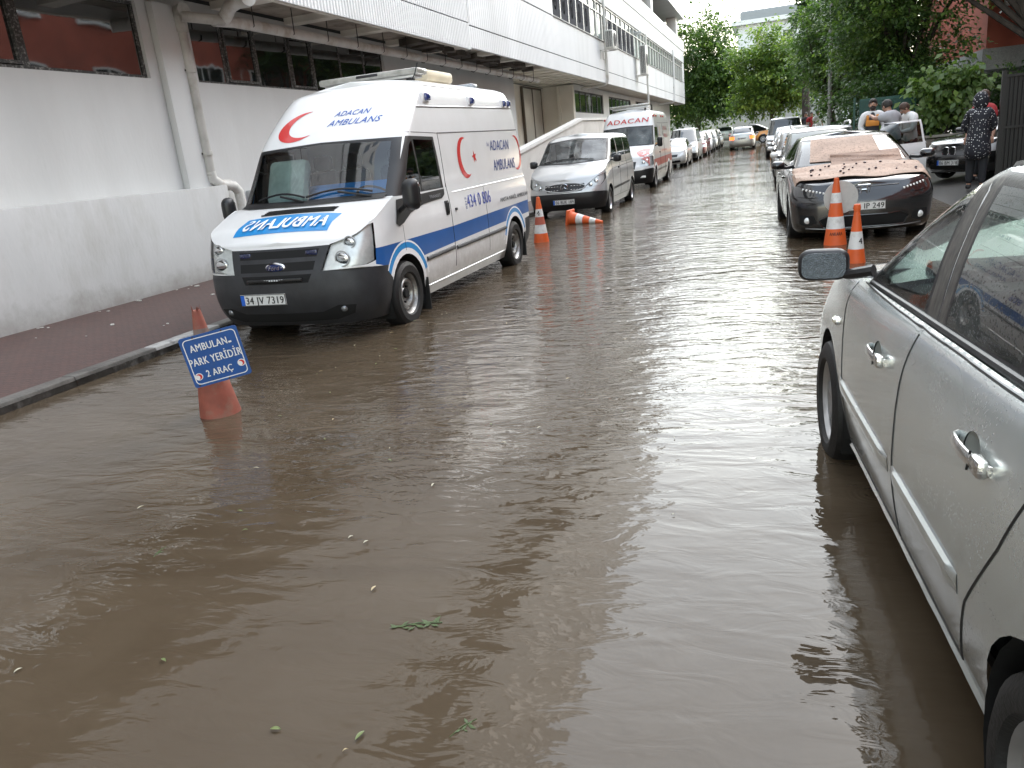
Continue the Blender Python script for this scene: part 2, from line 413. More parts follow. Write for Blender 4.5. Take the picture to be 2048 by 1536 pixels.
class Shell:
    def __init__(s, rings):
        s.r = rings; s.n = len(rings) - 1
        s.cache = {}
        rr = rings[len(rings) // 2]
        s.Uk = [0]
        us = [0] + list(UB) + [1]
        for a, b in zip(us, us[1:]):
            p = [ring_xy(rr, a + (b - a) * k / 6) for k in range(7)]
            s.Uk.append(s.Uk[-1] + sum(math.dist(p[k], p[k + 1]) for k in range(6)))
        s.us = us; s.tab = None
        h = [sum(s.pt(.5, k)[2] for _ in (0,)) for k in range(s.n + 1)]
        s.Vk = [0]
        for a, b in zip(h, h[1:]): s.Vk.append(s.Vk[-1] + max(.05, abs(b - a)))
    def rp(s, i, u):
        k = (i, round(u, 6))
        q = s.cache.get(k)
        if q is None:
            x, y = ring_xy(s.r[i], u); q = (x, y, s.r[i].zz(x)); s.cache[k] = q
        return q
    def pt(s, u, t):
        u = min(1., max(0., u)); t = min(float(s.n), max(0., t))
        i = min(int(t), s.n - 1); k = t - i
        p1 = s.rp(i, u); p2 = s.rp(i + 1, u); p0 = s.rp(max(i - 1, 0), u); p3 = s.rp(min(i + 2, s.n), u)
        out = []
        for a, b, c, d in zip(p0, p1, p2, p3):
            m1 = (c - a) * .5; m2 = (d - b) * .5; dl = c - b
            # limited tangents: no overshoot
            if m1 * dl <= 0: m1 = 0
            elif abs(m1) > 3 * abs(dl): m1 = 3 * dl
            if m2 * dl <= 0: m2 = 0
            elif abs(m2) > 3 * abs(dl): m2 = 3 * dl
            k2 = k * k; k3 = k2 * k
            out.append(b * (2 * k3 - 3 * k2 + 1) + m1 * (k3 - 2 * k2 + k) + c * (-2 * k3 + 3 * k2) + m2 * (k3 - k2))
        return tuple(out)
    def nrm(s, u, t):
        e = 1e-3; f = 6e-3
        a = Vector(s.pt(u + e, t)) - Vector(s.pt(u - e, t)); b = Vector(s.pt(u, t + f)) - Vector(s.pt(u, t - f))
        n = a.cross(b)
        return n.normalized() if n.length > 1e-12 else Vector((1, 0, 0))
    def u2U(s, u):
        for k in range(5):
            if u <= s.us[k + 1] or k == 4:
                return s.Uk[k] + (s.Uk[k + 1] - s.Uk[k]) * (u - s.us[k]) / (s.us[k + 1] - s.us[k])
    def U2u(s, U):
        for k in range(5):
            if U <= s.Uk[k + 1] or k == 4:
                return s.us[k] + (s.us[k + 1] - s.us[k]) * (U - s.Uk[k]) / (s.Uk[k + 1] - s.Uk[k])
    def t2V(s, t):
        i = min(int(t), s.n - 1); return s.Vk[i] + (s.Vk[i + 1] - s.Vk[i]) * (t - i)
    def V2t(s, V):
        for i in range(s.n):
            if V <= s.Vk[i + 1] or i == s.n - 1: return i + (V - s.Vk[i]) / (s.Vk[i + 1] - s.Vk[i])
    def inv(s, kind, a, b):
        """side: a = x, b = z ; front / rear: a = y, b = z -> (u, t)"""
        if s.tab is None:
            s.tab = [(u / 80, t / 4, s.pt(u / 80, t / 4)) for u in range(81) for t in range(4 * s.n + 1)]
        lo, hi, ax = {'s': (UB[0], UB[3], 0), 'f': (0, UB[1], 1), 'r': (UB[2], 1, 1)}[kind]
        best = min(((p[ax] - a) ** 2 + (p[2] - b) ** 2, u, t) for u, t, p in s.tab if lo - .01 <= u <= hi + .01)
        u, t = best[1], best[2]
        for _ in range(7):
            p = s.pt(u, t); e = 2e-3
            pu = s.pt(min(1, u + e), t); pv = s.pt(max(0, u - e), t); du = min(1, u + e) - max(0, u - e)
            qt = s.pt(u, t + .01); qv = s.pt(u, t - .01); dt = min(s.n, t + .01) - max(0, t - .01)
            j = [(pu[ax] - pv[ax]) / du, (qt[ax] - qv[ax]) / dt, (pu[2] - pv[2]) / du, (qt[2] - qv[2]) / dt]
            ra = a - p[ax]; rb = b - p[2]; det = j[0] * j[3] - j[1] * j[2]
            if abs(det) < 1e-9: break
            su = (ra * j[3] - rb * j[1]) / det; st = (j[0] * rb - j[2] * ra) / det
            u = min(hi, max(lo, u + max(-.05, min(.05, su)))); t = min(float(s.n), max(0., t + max(-.5, min(.5, st))))
        return u, t

def dens(poly, step=.09):
    out = []
    n = len(poly)
    for i in range(n):
        a = poly[i]; b = poly[(i + 1) % n]; out.append(a)
        if a[0] == b[0]:
            d = math.hypot(a[1] - b[1], a[2] - b[2]); k = int(d / step)
            for q in range(1, k + 1):
                f = q / (k + 1); out.append((a[0], a[1] + (b[1] - a[1]) * f, a[2] + (b[2] - a[2]) * f))
    return out
def S(*pts): return [('s', a, b) for a, b in pts]
def F(*pts): return [('f', a, b) for a, b in pts]
def B(*pts): return [('r', a, b) for a, b in pts]
def arcpoly(cx, cz, r, zmin, n=22):
    a0 = math.asin(max(-1, min(1, (zmin - cz) / r)))
    return S(*[(cx + r * math.cos(a0 + (PI - 2 * a0) * k / n), cz + r * math.sin(a0 + (PI - 2 * a0) * k / n)) for k in range(n + 1)])
def ringpoly(cx, cz, r0, r1, a0, a1, n=18):
    o = [(cx + r1 * math.cos(a0 + (a1 - a0) * k / n), cz + r1 * math.sin(a0 + (a1 - a0) * k / n)) for k in range(n + 1)]
    i = [(cx + r0 * math.cos(a1 + (a0 - a1) * k / n), cz + r0 * math.sin(a1 + (a0 - a1) * k / n)) for k in range(n + 1)]
    return S(*(o + i))

class Vehicle:
    def __init__(s, name, label, cat, loc, rz, group=None, fine=1.0):
        s.root = thing(name, label, cat, loc, rz, group); s.parts = {}; s.sk = Acc(); s.fine = fine; s.hoodacc = Acc()
    def acc(s, k):
        if k not in s.parts: s.parts[k] = Acc()
        return s.parts[k]
    def skin(s, sh, regions, base=('body', WHITE)):
        """regions: (part or None, material or None or 'drop', polygon). '*part' makes one per side. later ones lie on top"""
        verts = []; nu = [max(2, int(q * s.fine)) for q in (5, 6, 34, 5, 4)]
        us = []
        for k in range(5):
            us += [sh.us[k] + (sh.us[k + 1] - sh.us[k]) * i / nu[k] for i in range(nu[k])]
        us.append(1.0)
        ntt = max(2, int(4 * s.fine)); ts = [i / ntt for i in range(sh.n * ntt + 1)]
        uv = [(sh.u2U(u), sh.t2V(t)) for u in us for t in ts]
        n = len(ts); m = len(us)
        edges = [(i * n, (i + 1) * n) for i in range(m - 1)] + [(i * n + n - 1, (i + 1) * n + n - 1) for i in range(m - 1)]
        edges += [(j, j + 1) for j in range(n - 1)] + [((m - 1) * n + j, (m - 1) * n + j + 1) for j in range(n - 1)]
        faces = []
        for part, mt, poly in regions:
            pu = []
            for k, a, b in dens(poly, .09 / s.fine):
                if k == 'ut': q = (a, b)
                else: q = sh.inv(k, a, b)
                q = (sh.u2U(q[0]), sh.t2V(q[1]))
                if not pu or math.dist(pu[-1], q) > 3e-3: pu.append(q)
            if len(pu) > 2 and math.dist(pu[0], pu[-1]) < 3e-3: pu.pop()
            if sum(p[0] * q[1] - q[0] * p[1] for p, q in zip(pu, pu[1:] + pu[:1])) < 0: pu.reverse()
            b0 = len(uv); uv += pu; edges += [(b0 + i, b0 + (i + 1) % len(pu)) for i in range(len(pu))]
            faces.append((min(p[0] for p in pu), max(p[0] for p in pu), min(p[1] for p in pu), max(p[1] for p in pu), list(zip(pu, pu[1:] + pu[:1]))))
        ov, oe, of, _, _, _ = delaunay_2d_cdt([Vector(p) for p in uv], edges, [], 0, 1e-5)
        P = []; NN = []
        for q in ov:
            u = sh.U2u(q.x); t = sh.V2t(q.y); P.append(Vector(sh.pt(u, t))); NN.append(sh.nrm(u, t))
        groups = {}
        for f in of:
            part, mt = base
            cx = sum(ov[i].x for i in f) / len(f); cy = sum(ov[i].y for i in f) / len(f)
            for k, (x0, x1, y0, y1, ed) in enumerate(faces):
                if cx < x0 or cx > x1 or cy < y0 or cy > y1: continue
                ins = False
                for p, q in ed:
                    if (p[1] > cy) != (q[1] > cy) and cx < (q[0] - p[0]) * (cy - p[1]) / (q[1] - p[1]) + p[0]: ins = not ins
                if not ins: continue
                if regions[k][0] is not None: part = regions[k][0]
                if regions[k][1] is not None: mt = regions[k][1]
            if mt == 'drop': continue
            groups.setdefault((part, mt), []).append(f)
        for (part, mt), fl in groups.items():
            for sg in (1, -1):
                key = part + ('|%d' % sg if part.startswith('*') else '')
                mp = {}; vs = []; ns = []; fs = []
                for f in fl:
                    q = []
                    for i in f:
                        if i not in mp:
                            mp[i] = len(vs); vs.append((P[i].x, P[i].y * sg, P[i].z)); ns.append((NN[i].x, NN[i].y * sg, NN[i].z))
                        q.append(mp[i])
                    fs.append(tuple(q) if sg > 0 else tuple(q)[::-1])
                s.acc(key).add(vs, fs, mt, norms=ns); s.sk.add(vs, fs, mt)
                if mt.name == 'lamp_glass':
                    s.acc(key).add([tuple(p - .03 * q for p, q in zip(a_, b_)) for a_, b_ in zip(vs, ns)], fs, LAMPIN, norms=ns)
    def top(s, ring_fn, u0, u1, crown, part, m, nq=12, nu=26, power=2.0):
        """ring_fn(u) -> (x, y, z) edge; a crowned sheet across"""
        rows = []
        for i in range(nu + 1):
            u = u0 + (u1 - u0) * i / nu; x, y, z = ring_fn(u); c = crown(x) if callable(crown) else crown
            rows.append([Vector((x, y * q, z + c * (1 - abs(q) ** power))) for q in [k / nq * 2 - 1 for k in range(nq + 1)]])
        n = nq + 1; vs = [p for r in rows for p in r]; fs = []
        for i in range(nu):
            for j in range(nq):
                a = i * n + j; fs.append((a, a + 1, a + n + 1, a + n))
        a = Acc(); a.add(vs, fs, m)
        ns = []
        for i in range(nu + 1):
            for j in range(n):
                d1 = rows[min(i + 1, nu)][j] - rows[max(i - 1, 0)][j]; d2 = rows[i][min(j + 1, nq)] - rows[i][max(j - 1, 0)]
                q = d2.cross(d1); q = q.normalized() if q.length > 1e-9 else Vector((0, 0, 1))
                if q.z < 0: q = -q
                ns.append(tuple(q))
        fl = (Vector(vs[fs[len(fs) // 2][1]]) - Vector(vs[fs[len(fs) // 2][0]])).cross(Vector(vs[fs[len(fs) // 2][3]]) - Vector(vs[fs[len(fs) // 2][0]])).z < 0
        s.acc(part).add(vs, fs, m, norms=ns, flip=fl); s.sk.add(vs, fs, m)
    def freeze(s):
        s.bvh = BVHTree.FromPolygons([Vector(p) for p in s.sk.v], s.sk.f)
    def hit(s, kind, a, b, off=.003):
        """project onto the outside of the shell. side: (x, z) with kind 'L'/'R'; front 'F': (y, z); rear 'B'; top 'T': (x, y)"""
        o, d = {'L': ((a, 4, b), (0, -1, 0)), 'R': ((a, -4, b), (0, 1, 0)), 'F': ((8, a, b), (-1, 0, 0)), 'B': ((-12, a, b), (1, 0, 0)), 'T': ((a, b, 6), (0, 0, -1))}[kind]
        loc, nn, i, ds = s.bvh.ray_cast(Vector(o), Vector(d))
        if loc is None: return Vector((a, 0, b)) if kind in 'LR' else Vector((0, a, b))
        if nn.dot(Vector(d)) > 0: nn = -nn
        return loc + nn * off
    def seam(s, kind, pts, r=.004, part='body', m=SEAM, step=.06, n=5, off=-.001):
        path = []
        for (a, b), (c, d) in zip(pts, pts[1:]):
            k = max(1, int(math.hypot(a - c, b - d) / step))
            path += [(a + (c - a) * i / k, b + (d - b) * i / k) for i in range(k)]
        path.append(pts[-1])
        s.acc(part).tube([s.hit(kind, a, b, off) for a, b in path], r, m, n)
    def decal(s, kind, vs, fs, m, part='body', off=.003):
        P = [s.hit(kind, a, b, off) for a, b in vs]
        # face outwards
        c = Vector({'L': (0, 1, 0), 'R': (0, -1, 0), 'F': (1, 0, 0), 'B': (-1, 0, 0), 'T': (0, 0, 1)}[kind])
        f = fs[len(fs) // 2]; nn = (P[f[1]] - P[f[0]]).cross(P[f[2]] - P[f[0]])
        s.acc(part).add(P, fs, m, flip=nn.dot(c) < 0)
    def text(s, kind, txt, a0, b0, size, m, width=None, bold=.0, shear=0., part='body', sgn=1, off=.003, slant=0.0, align='L'):
        vs, fs, w_ = text_mesh(txt, bold, shear); sx = size if width is None else width / w_
        o = {'L': 0, 'C': -w_ * sx / 2}[align]
        for i, dx in enumerate((0,) if bold <= 0 else (-bold * .9 * size, 0, bold * .9 * size)):
            q = [(a0 + sgn * (o + x * sx) + dx, b0 + y * size + slant * x * sx) for x, y in vs]
            s.decal(kind, q, fs, m, part, off + .0008 * i)
    def arch(s, x, z, r, hw, depth=.34, zmin=.1, m=DARK):
        for sg in (1, -1):
            a0 = math.asin(max(-.95, min(.95, (zmin - z) / r))); n = 16
            rows = []
            for y in (hw - .012, hw - depth):
                rows.append([Vector((x + r * math.cos(a0 + (PI - 2 * a0) * k / n), y * sg, z + r * math.sin(a0 + (PI - 2 * a0) * k / n))) for k in range(n + 1)])
            s.acc('body').rings(rows, m, closed=False, caps=False)
            s.acc('body').add(rows[1], [tuple(range(n + 1))], m)
    def wheels(s, spots, r, wd, rim, style, rimr=None, rimm=STEEL):
        """spots: (x, y, z) hubs; y > 0 left"""
        rr = rimr or r * .66
        a = Acc(); h = wd / 2; My = Matrix.Rotation(-PI / 2, 4, 'X')
        a.lathe([(rr, -h * .8), (rr + .012, -h), (r - .05, -h * 1.05), (r - .012, -h * .85), (r, -h * .55), (r, h * .55), (r - .012, h * .85), (r - .05, h * 1.05), (rr + .012, h), (rr, h * .8)], RUBBER, 40, My, caps=False)
        b = Acc()
        b.lathe([(rr, -h * .8), (rr - .01, -h * .2), (rr - .03, -h * .1), (rr - .03, h * .3), (rr, h * .8), (rr + .012, h * .92), (rr + .013, h * .82)], rimm, 40, My, caps=False)
        b.lathe([(.0, -h * .3), (rr - .02, -h * .3)], DARK, 24, My, caps=False)
        fy = h * .62
        if style == 'steel':
            b.lathe([(0, fy - .03), (.055, fy - .03), (.07, fy - .045), (.105, fy - .05), (.125, fy + .0), (.15, fy + .005), (rr - .035, fy - .03), (rr - .02, fy - .05)], rimm, 40, My, caps=False)
            for k in range(8):
                t = 2 * PI * k / 8
                p = Vector((math.cos(t) * (rr - .062), 0, math.sin(t) * (rr - .062)))
                b.bbox((p.x, fy - .018, p.z), (.062, .012, .036), DARK, .012, Matrix.Rotation(-t + PI / 2, 3, 'Y'))
            for k in range(5):
                t = 2 * PI * k / 5 + .3
                b.cyl((math.cos(t) * .088, fy - .045, math.sin(t) * .088), (math.cos(t) * .088, fy - .02, math.sin(t) * .088), .012, .012, DARK, 6)
            b.cyl((0, fy - .03, 0), (0, fy + .0, 0), .05, .045, DARK, 16)
        else:
            ns = {'spoke5': 5, 'spoke7': 7, 'cover': 9, 'spoke10': 10}[style]
            b.cyl((0, fy - .03, 0), (0, fy, 0), .06, .05, rimm, 16)
            wd_ = {'spoke5': .075, 'spoke7': .055, 'cover': .062, 'spoke10': .035}[style]
            for k in range(ns):
                t = 2 * PI * k / ns
                rt = Matrix.Rotation(-t, 3, 'Y')
                c = rt @ Vector((rr * .5, fy - .018, 0))
                b.bbox(c, (rr * .98, .03, wd_), rimm, .012, rt)
            b.lathe([(rr - .045, fy - .02), (rr - .02, fy - .005), (rr + .004, fy)], rimm, 40, My, caps=False)
        first = None
        for x, y, z in spots:
            if first is None:
                o = a.build('wheel', s.root); rm = b.build('rim', o); first = (o, rm)
            else:
                o = first[0].copy(); COL.objects.link(o); o.parent = s.root
                rm = first[1].copy(); COL.objects.link(rm); rm.parent = o
            o.location = (x, y, z); o.rotation_euler = (0, random.random() * 2, 0) if y > 0 else (0, random.random() * 2, PI)
    def mirror(s, base, c, d, m, mglass=None, rot=0.0, part='door_mirror'):
        """base point on the door, c centre of the head, d = (depth x, width y, height z)"""
        a = Acc(); sg = 1 if c[1] > 0 else -1
        rt = Matrix.Rotation(rot * sg, 3, 'Z')
        bm = bmesh.new(); bmesh.ops.create_cube(bm, size=1)
        for v in bm.verts:
            k = 1.0 if v.co.x < 0 else .72
            v.co = Vector((v.co.x * d[0], v.co.y * d[1] * k, v.co.z * d[2] * k))
        bmesh.ops.bevel(bm, geom=bm.edges[:], offset=min(d) * .42, segments=4, affect='EDGES', profile=.5)
        bm.verts.index_update()
        a.add([rt @ v.co + Vector(c) for v in bm.verts], [[v.index for v in f.verts] for f in bm.faces], m, smooth=True); bm.free()
        a.tube([base, (Vector(base) + Vector(c)) / 2 + Vector((0, 0, -.03)), Vector(c) + Vector((0, -sg * d[1] * .3, -d[2] * .25))], [.026, .022, .026], BLACK, 8)
        o = a.build(part, s.root)
        g = Acc(); n = 28; P_ = []
        for i in range(n):
            t = 2 * PI * i / n; ct, st = math.cos(t), math.sin(t)
            P_.append((abs(ct) ** .45 * (1 if ct > 0 else -1) * d[1] * .385, abs(st) ** .45 * (1 if st > 0 else -1) * d[2] * .355))
        g.prism(P_, lambda a_, b_, h: rt @ Vector((-d[0] / 2 + .004 - h, a_, b_)) + Vector(c), .007, mglass or MIRG)
        g.build('mirror_glass', o)
    def done(s):
        for k, a in s.parts.items():
            nm = k.split('|')[0].lstrip('*').split('#')[0]
            a.build(nm, s.root)
        return s.root
MIRG = mat('mirror_glass', (0.55, 0.58, 0.6), 0.06, 1.0)
MIRWET = mat('mirror_glass_wet', (0.15, 0.17, 0.19), 0.16, 1.0, bump=.5, bscale=220, var=.3, vscale=60)
# ------------------------------------------------------------------ ambulance in front (white, blue stripe)
BLUE = mat('stripe_blue', (0.012, 0.105, 0.36), 0.35, coat=.8, var=.12, vscale=3)
SKYB = mat('stripe_sky_blue', (0.015, 0.26, 0.62), 0.35, coat=.8)
REDP = mat('emblem_red', (0.62, 0.02, 0.02), 0.35, coat=.8)
NAVY = mat('letter_navy', (0.03, 0.06, 0.24), 0.45)
WHT2 = mat('letter_white', (0.82, 0.82, 0.82), 0.4)
DKTXT = mat('letter_dark', (0.03, 0.035, 0.04), 0.5)
GREYTX = mat('letter_grey', (0.30, 0.31, 0.32), 0.5)
def ambulance_a():
    V = Vehicle('ambulance', 'white high-roof ambulance with blue side stripe and mirrored hood lettering', 'ambulance', (-4.585, 7.33, 0), -PI / 2, 'ambulances', 1.2)
    z6 = [(.77, .95), (.70, .99), (.58, 1.10), (.10, 1.29), (-9, 1.29)]
    z5 = [(.85, .80), (.60, .88), (.10, 1.02), (-9, 1.02)]
    low = [Ring(.16, .80, -4.62, .90, .30, .2, .12), Ring(.30, .905, -4.70, .955, .34, .2, .15), Ring(.48, .95, -4.74, .985, .36, .2, .17),
           Ring(.66, .93, -4.74, .988, .34, .2, .17), Ring(z5, .86, -4.74, .985, .30, .2, .12), Ring(z6, .78, -4.73, .955, .24, .2, .11)]
    LW = Shell(low)
    up = [Ring(1.285, .17, -4.73, .95, .20, .2, .16), Ring(1.58, -.07, -4.71, .94, .20, .2, .16), Ring(1.90, -.32, -4.68, .92, .20, .2, .15),
          Ring(2.18, -.64, -4.64, .885, .20, .2, .15), Ring(2.36, -.87, -4.60, .85, .20, .22, .15), Ring(2.455, -1.02, -4.56, .81, .20, .25, .15), Ring(2.505, -1.18, -4.46, .72, .2, .25, .15)]
    UPS = Shell(up)
    BUMP = GREYPL
    wf, wr, wz, ra = 0.0, -3.76, .29, .415
    # bumper and grille surround
    bump = F((0, .10), (0, .925), (.30, .925), (.585, .93), (.545, .70)) + S((.66, .685), (.42, .66), (.36, .55), (.36, .1))
    reg = [
        (None, BLUE, S((.60, .85), (.2, .845), (-1.36, .835), (-4.70, .885), (-4.70, .70), (-1.36, .645), (-.3, .62), (.42, .64), (.62, .70))),
        ('*front_door', None, S((-.02, .44), (-.02, 1.35), (-1.36, 1.35), (-1.36, .36), (-.44, .36), (-.40, .52), (-.25, .68), (-.02, .735))),
        ('bumper', BUMP, bump),
        ('rear_bumper', BUMP, S((-4.25, .05), (-4.28, .62), (-4.9, .66)) + B((.5, .66), (0, .66), (0, .05))),
        (None, WHT2, ringpoly(wf, wz, .40, .475, R(8), R(172))), (None, SKYB, ringpoly(wf, wz, .475, .535, R(22), R(158))), (None, WHT2, ringpoly(wf, wz, .535, .555, R(14), R(166))),
        (None, WHT2, ringpoly(wr, wz, .40, .475, R(8), R(172))), (None, SKYB, ringpoly(wr, wz, .475, .535, R(22), R(158))), (None, WHT2, ringpoly(wr, wz, .535, .555, R(14), R(166))),
        ('bumper', BUMP, S((.99, .1), (.99, .66), (.56, .66), (.44, .60), (.36, .52), (.36, .1))),
        (None, 'drop', arcpoly(wf, wz, ra, .05)), (None, 'drop', arcpoly(wr, wz, ra, .05)),
        ('*headlight', LAMP, F((.50, .70), (.565, .935)) + S((.60, 1.075), (.535, 1.09), (.575, .93), (.61, .74), (.70, .715))),
        ('bumper', DARK, F((0, .835), (0, .905), (.46, .905), (.44, .835))), ('bumper', DARK, F((0, .715), (0, .795), (.43, .795), (.415, .715))), ('bumper', DARK, F((0, .60), (0, .68), (.40, .68), (.36, .60))),
        ('bumper', DARK, F((0, .20), (0, .30), (.45, .30), (.62, .36), (.78, .35), (.74, .26), (.55, .205))),
    ]
    V.skin(LW, reg, ('body', WHITE))
    blackwin = S((-.02, 1.28), (-.06, 1.33), (-.53, 1.885), (-1.22, 1.865), (-1.29, 1.28))
    ru = [('windscreen', BLACK, F((0, 1.30), (.93, 1.30), (.885, 1.88), (0, 1.905))),
          ('windscreen', ASCR, F((0, 1.335), (.84, 1.345), (.80, 1.845), (0, 1.885))),
          ('*front_door', None, S((-.02, 1.25), (-.06, 1.33), (-.55, 1.925), (-1.36, 1.905), (-1.36, 1.25))),
          ('*front_door', BLACK, blackwin),
          ('*door_glass#q', AGLS, S((-.22, 1.30), (-.545, 1.80), (-.62, 1.835), (-.665, 1.30))),
          ('*door_glass', AGLS, S((-.70, 1.30), (-.66, 1.845), (-1.17, 1.83), (-1.225, 1.30)))]
    V.skin(UPS, ru, ('body', WHITE))
    V.top(lambda u: LW.pt(u, LW.n), 0, .40, lambda x: .035, 'hood', WHITE)
    V.top(lambda u: UPS.pt(u, UPS.n), 0, 1, .055, 'body', WHITE)
    V.freeze()
    # lower part of the black triangle under the mirror, on both doors
    for k in 'LR':
        vs = [(.13, 1.03), (.02, 1.26), (-1.27, 1.28), (-1.25, 1.215), (-1.16, 1.18), (-.62, 1.16), (-.25, 1.10), (-.05, 1.02), (.07, .995)]
        cen = [(-.2, 1.2)]
        m_ = []
        for i in range(len(vs)):
            a, b = vs[i], vs[(i + 1) % len(vs)]
            for q in range(4): m_.append((a[0] + (b[0] - a[0]) * q / 4, a[1] + (b[1] - a[1]) * q / 4))
        n = len(m_)
        V.decal(k, m_ + [(-.3 + .25 * (p[0] + .3), 1.2 + .3 * (p[1] - 1.2)) for p in m_] + cen, [(i, (i + 1) % n, n + (i + 1) % n, n + i) for i in range(n)] + [(n + i, n + (i + 1) % n, 2 * n) for i in range(n)], BLACK, 'body', .006)
        sg = 1 if k == 'L' else -1
        V.text(k, 'TRANSIT', -.80 if sg > 0 else -1.12, 1.20, .035, GREYTX, width=.32, bold=.02, sgn=-sg, off=.012)
        # seams and mouldings
        V.seam(k, [(-.02, .74), (-.02, 1.0)], .003); V.seam(k, [(-1.36, .36), (-1.36, 1.905)], .005); V.seam(k, [(-.55, 1.925), (-1.36, 1.905)], .004)
        V.seam(k, [(-1.36, 1.905), (-4.52, 1.93)], .006, off=0); V.seam(k, [(-2.6, .37), (-2.6, 1.22)], .004)
        V.seam(k, [(-1.5, 1.22), (-4.62, 1.245)], .007, m=WHITE); V.seam(k, [(-.95, 2.195), (-4.52, 2.25)], .009, off=.002, m=WHITE); V.seam(k, [(-.95, 2.183), (-4.52, 2.236)], .004)
        V.seam(k, [(-1.2, 2.44), (-4.3, 2.44)], .012, m=WHITE, off=0)
        for x0, x1 in ((-.50, -1.33), (-1.40, -3.30)):
            V.seam(k, [(x0, .575), (x1, .59)], .027, m=BUMP, n=8, off=-.004)
        V.seam(k, [(-.46, .27), (-3.3, .27)], .012, m=WHITE)
        a = Acc(); p = V.hit(k, -1.25, 1.06, .0); a.bbox(p, (.10, .03, .17), BLACK, .03); a.bbox(p + Vector((0, .018 * sg, 0)), (.045, .03, .13), BLACK, .015)
        a.build('door_handle', V.root)
        a = Acc(); p = V.hit(k, -1.52, 1.02, .0); a.bbox(p, (.06, .03, .03), BLACK, .008); a.build('door_catch', V.root)
        # lights on the roof side
        for x, w_ in ((-1.25, .13), (-2.70, .12), (-4.05, .10), (-4.25, .10)):
            p = V.hit(k, x, 2.30, .0); a = Acc()
            a.bbox(p + Vector((0, 0, 0)), (w_ + .05, .05, .11), WHT2, .015); a.bbox(p + Vector((-.01, .03 * sg, 0)), (w_, .05, .085), mat('beacon_blue', (0.012, 0.03, 0.16), .15, coat=1), .02)
            a.build('side_beacon', V.root)
        # crescents, star, lettering
        vs, fs = crescent(-2.05 if sg > 0 else -2.05, 1.58, .245, 0 if sg > 0 else PI, .20, ex=-sg * sg)
        vs, fs = crescent(0, 1.60, .25, 0.15, .22); V.decal(k, [(-2.12 - a if sg > 0 else -2.5 + a, b) for a, b in vs], fs, REDP)
        vs, fs = star5(0, 1.60, .085, R(100)); V.decal(k, [(-2.46 - a if sg > 0 else -2.2 + a, b) for a, b in vs], fs, REDP)
        vs, fs = crescent(0, 1.60, .25, PI - .15, .16); V.decal(k, [(-4.27 - a if sg > 0 else -4.27 + a, b) for a, b in vs], fs, REDP)
        V.text(k, 'ADACAN', -3.12 if sg > 0 else -3.98, 1.66, .14, NAVY, width=.84, bold=.01, shear=.15, sgn=-sg)
        V.text(k, 'Özel', -3.00 if sg > 0 else -4.1, 1.72, .05, NAVY, width=.10, shear=.2, sgn=-sg)
        V.text(k, 'AMBULANS', -3.16 if sg > 0 else -4.12, 1.39, .15, NAVY, width=.98, bold=.01, shear=.15, sgn=-sg)
        V.text(k, '434 0 806', -1.92 if sg > 0 else -2.80, .995, .165, mat('letter_violet', (0.05, 0.08, 0.38), .45), width=.88, bold=.02, sgn=-sg)
        vs, fs, w_ = text_mesh('0312', .0, 0); q = [( -1.90 + .055 * b if sg > 0 else -2.86 - .055 * b, .985 + a * .055) for a, b in vs]; V.decal(k, q, fs, NAVY)
        V.text(k, 'HASTA NAKİL AMBULANSI', -3.20 if sg > 0 else -4.62, .955, .058, DKTXT, width=1.40, bold=.012, sgn=-sg)
    # front of the roof
    vs, fs = crescent(0, 0, .20, R(12), .25); V.decal('F', [(-.37 + a * 1.45, 2.10 + b * .78 + a * .14) for a, b in vs], fs, REDP)
    TBL = mat('letter_blue', (0.02, 0.10, 0.42), .45)
    V.text('F', 'ADACAN', .04, 2.165, .056, TBL, width=.42, bold=.018, shear=.35)
    V.text('F', 'AMBULANS', .0, 2.065, .064, TBL, width=.62, bold=.018, shear=.35)
    # hood band with mirrored word
    n = 30; vs = []; fs = []
    for i in range(n + 1):
        y = -.60 + 1.10 * i / n; k = i / n
        x0 = .655 - .0 * math.sin(PI * k); x1 = .405 - .03 * math.sin(PI * k)
        sk = .06 * (2 * k - 1)
        for q in range(9): vs.append((x0 + (x1 - x0) * q / 8, y + .05 * q / 8))
    for i in range(n):
        for q in range(8): fs.append((i * 9 + q, (i + 1) * 9 + q, (i + 1) * 9 + q + 1, i * 9 + q + 1))
    V.decal('T', vs, fs, SKYB, 'hood', .003)
    tv, tf, tw = text_mesh('AMBULANS', .03, .0)
    for i_ in range(3): V.decal('T', [(.615 - b * .16, .455 - a * (.96 / tw) + .03 * b + (i_ - 1) * .006) for a, b in tv], tf, WHT2, 'hood', .016 + .001 * i_)
    # scuttle vent
    a = Acc(); n = 12; vs = []; 
    for i in range(n + 1):
        y = -.42 + .84 * i / n
        vs += [V.hit('T', .345, y, .006), V.hit('T', .265, y * 1.0 + .03, .006)]
    a.add(vs, [(2 * i, 2 * i + 2, 2 * i + 3, 2 * i + 1) for i in range(n)], DARK)
    for q in range(3):
        a.tube([V.hit('T', .325 - .02 * q, -.40 + .8 * i / 10 + .01 * q, .012) for i in range(11)], .006, BLACK, 5)
    a.tube([V.hit('T', .348, -.43 + .86 * i / 10, .008) for i in range(11)], .008, BLACK, 5); a.build('hood_vent', V.root)
    # cowl, wipers
    a = Acc()
    vs = []
    for i in range(17):
        y = -.86 + 1.72 * i / 16
        vs += [V.hit('T', .215 - .15 * (y / .9) ** 2, y, .010), V.hit('F', y, 1.33, .006)]
    a.add(vs, [(2 * i, 2 * i + 2, 2 * i + 3, 2 * i + 1) for i in range(16)], BLACK); a.build('cowl', V.root)
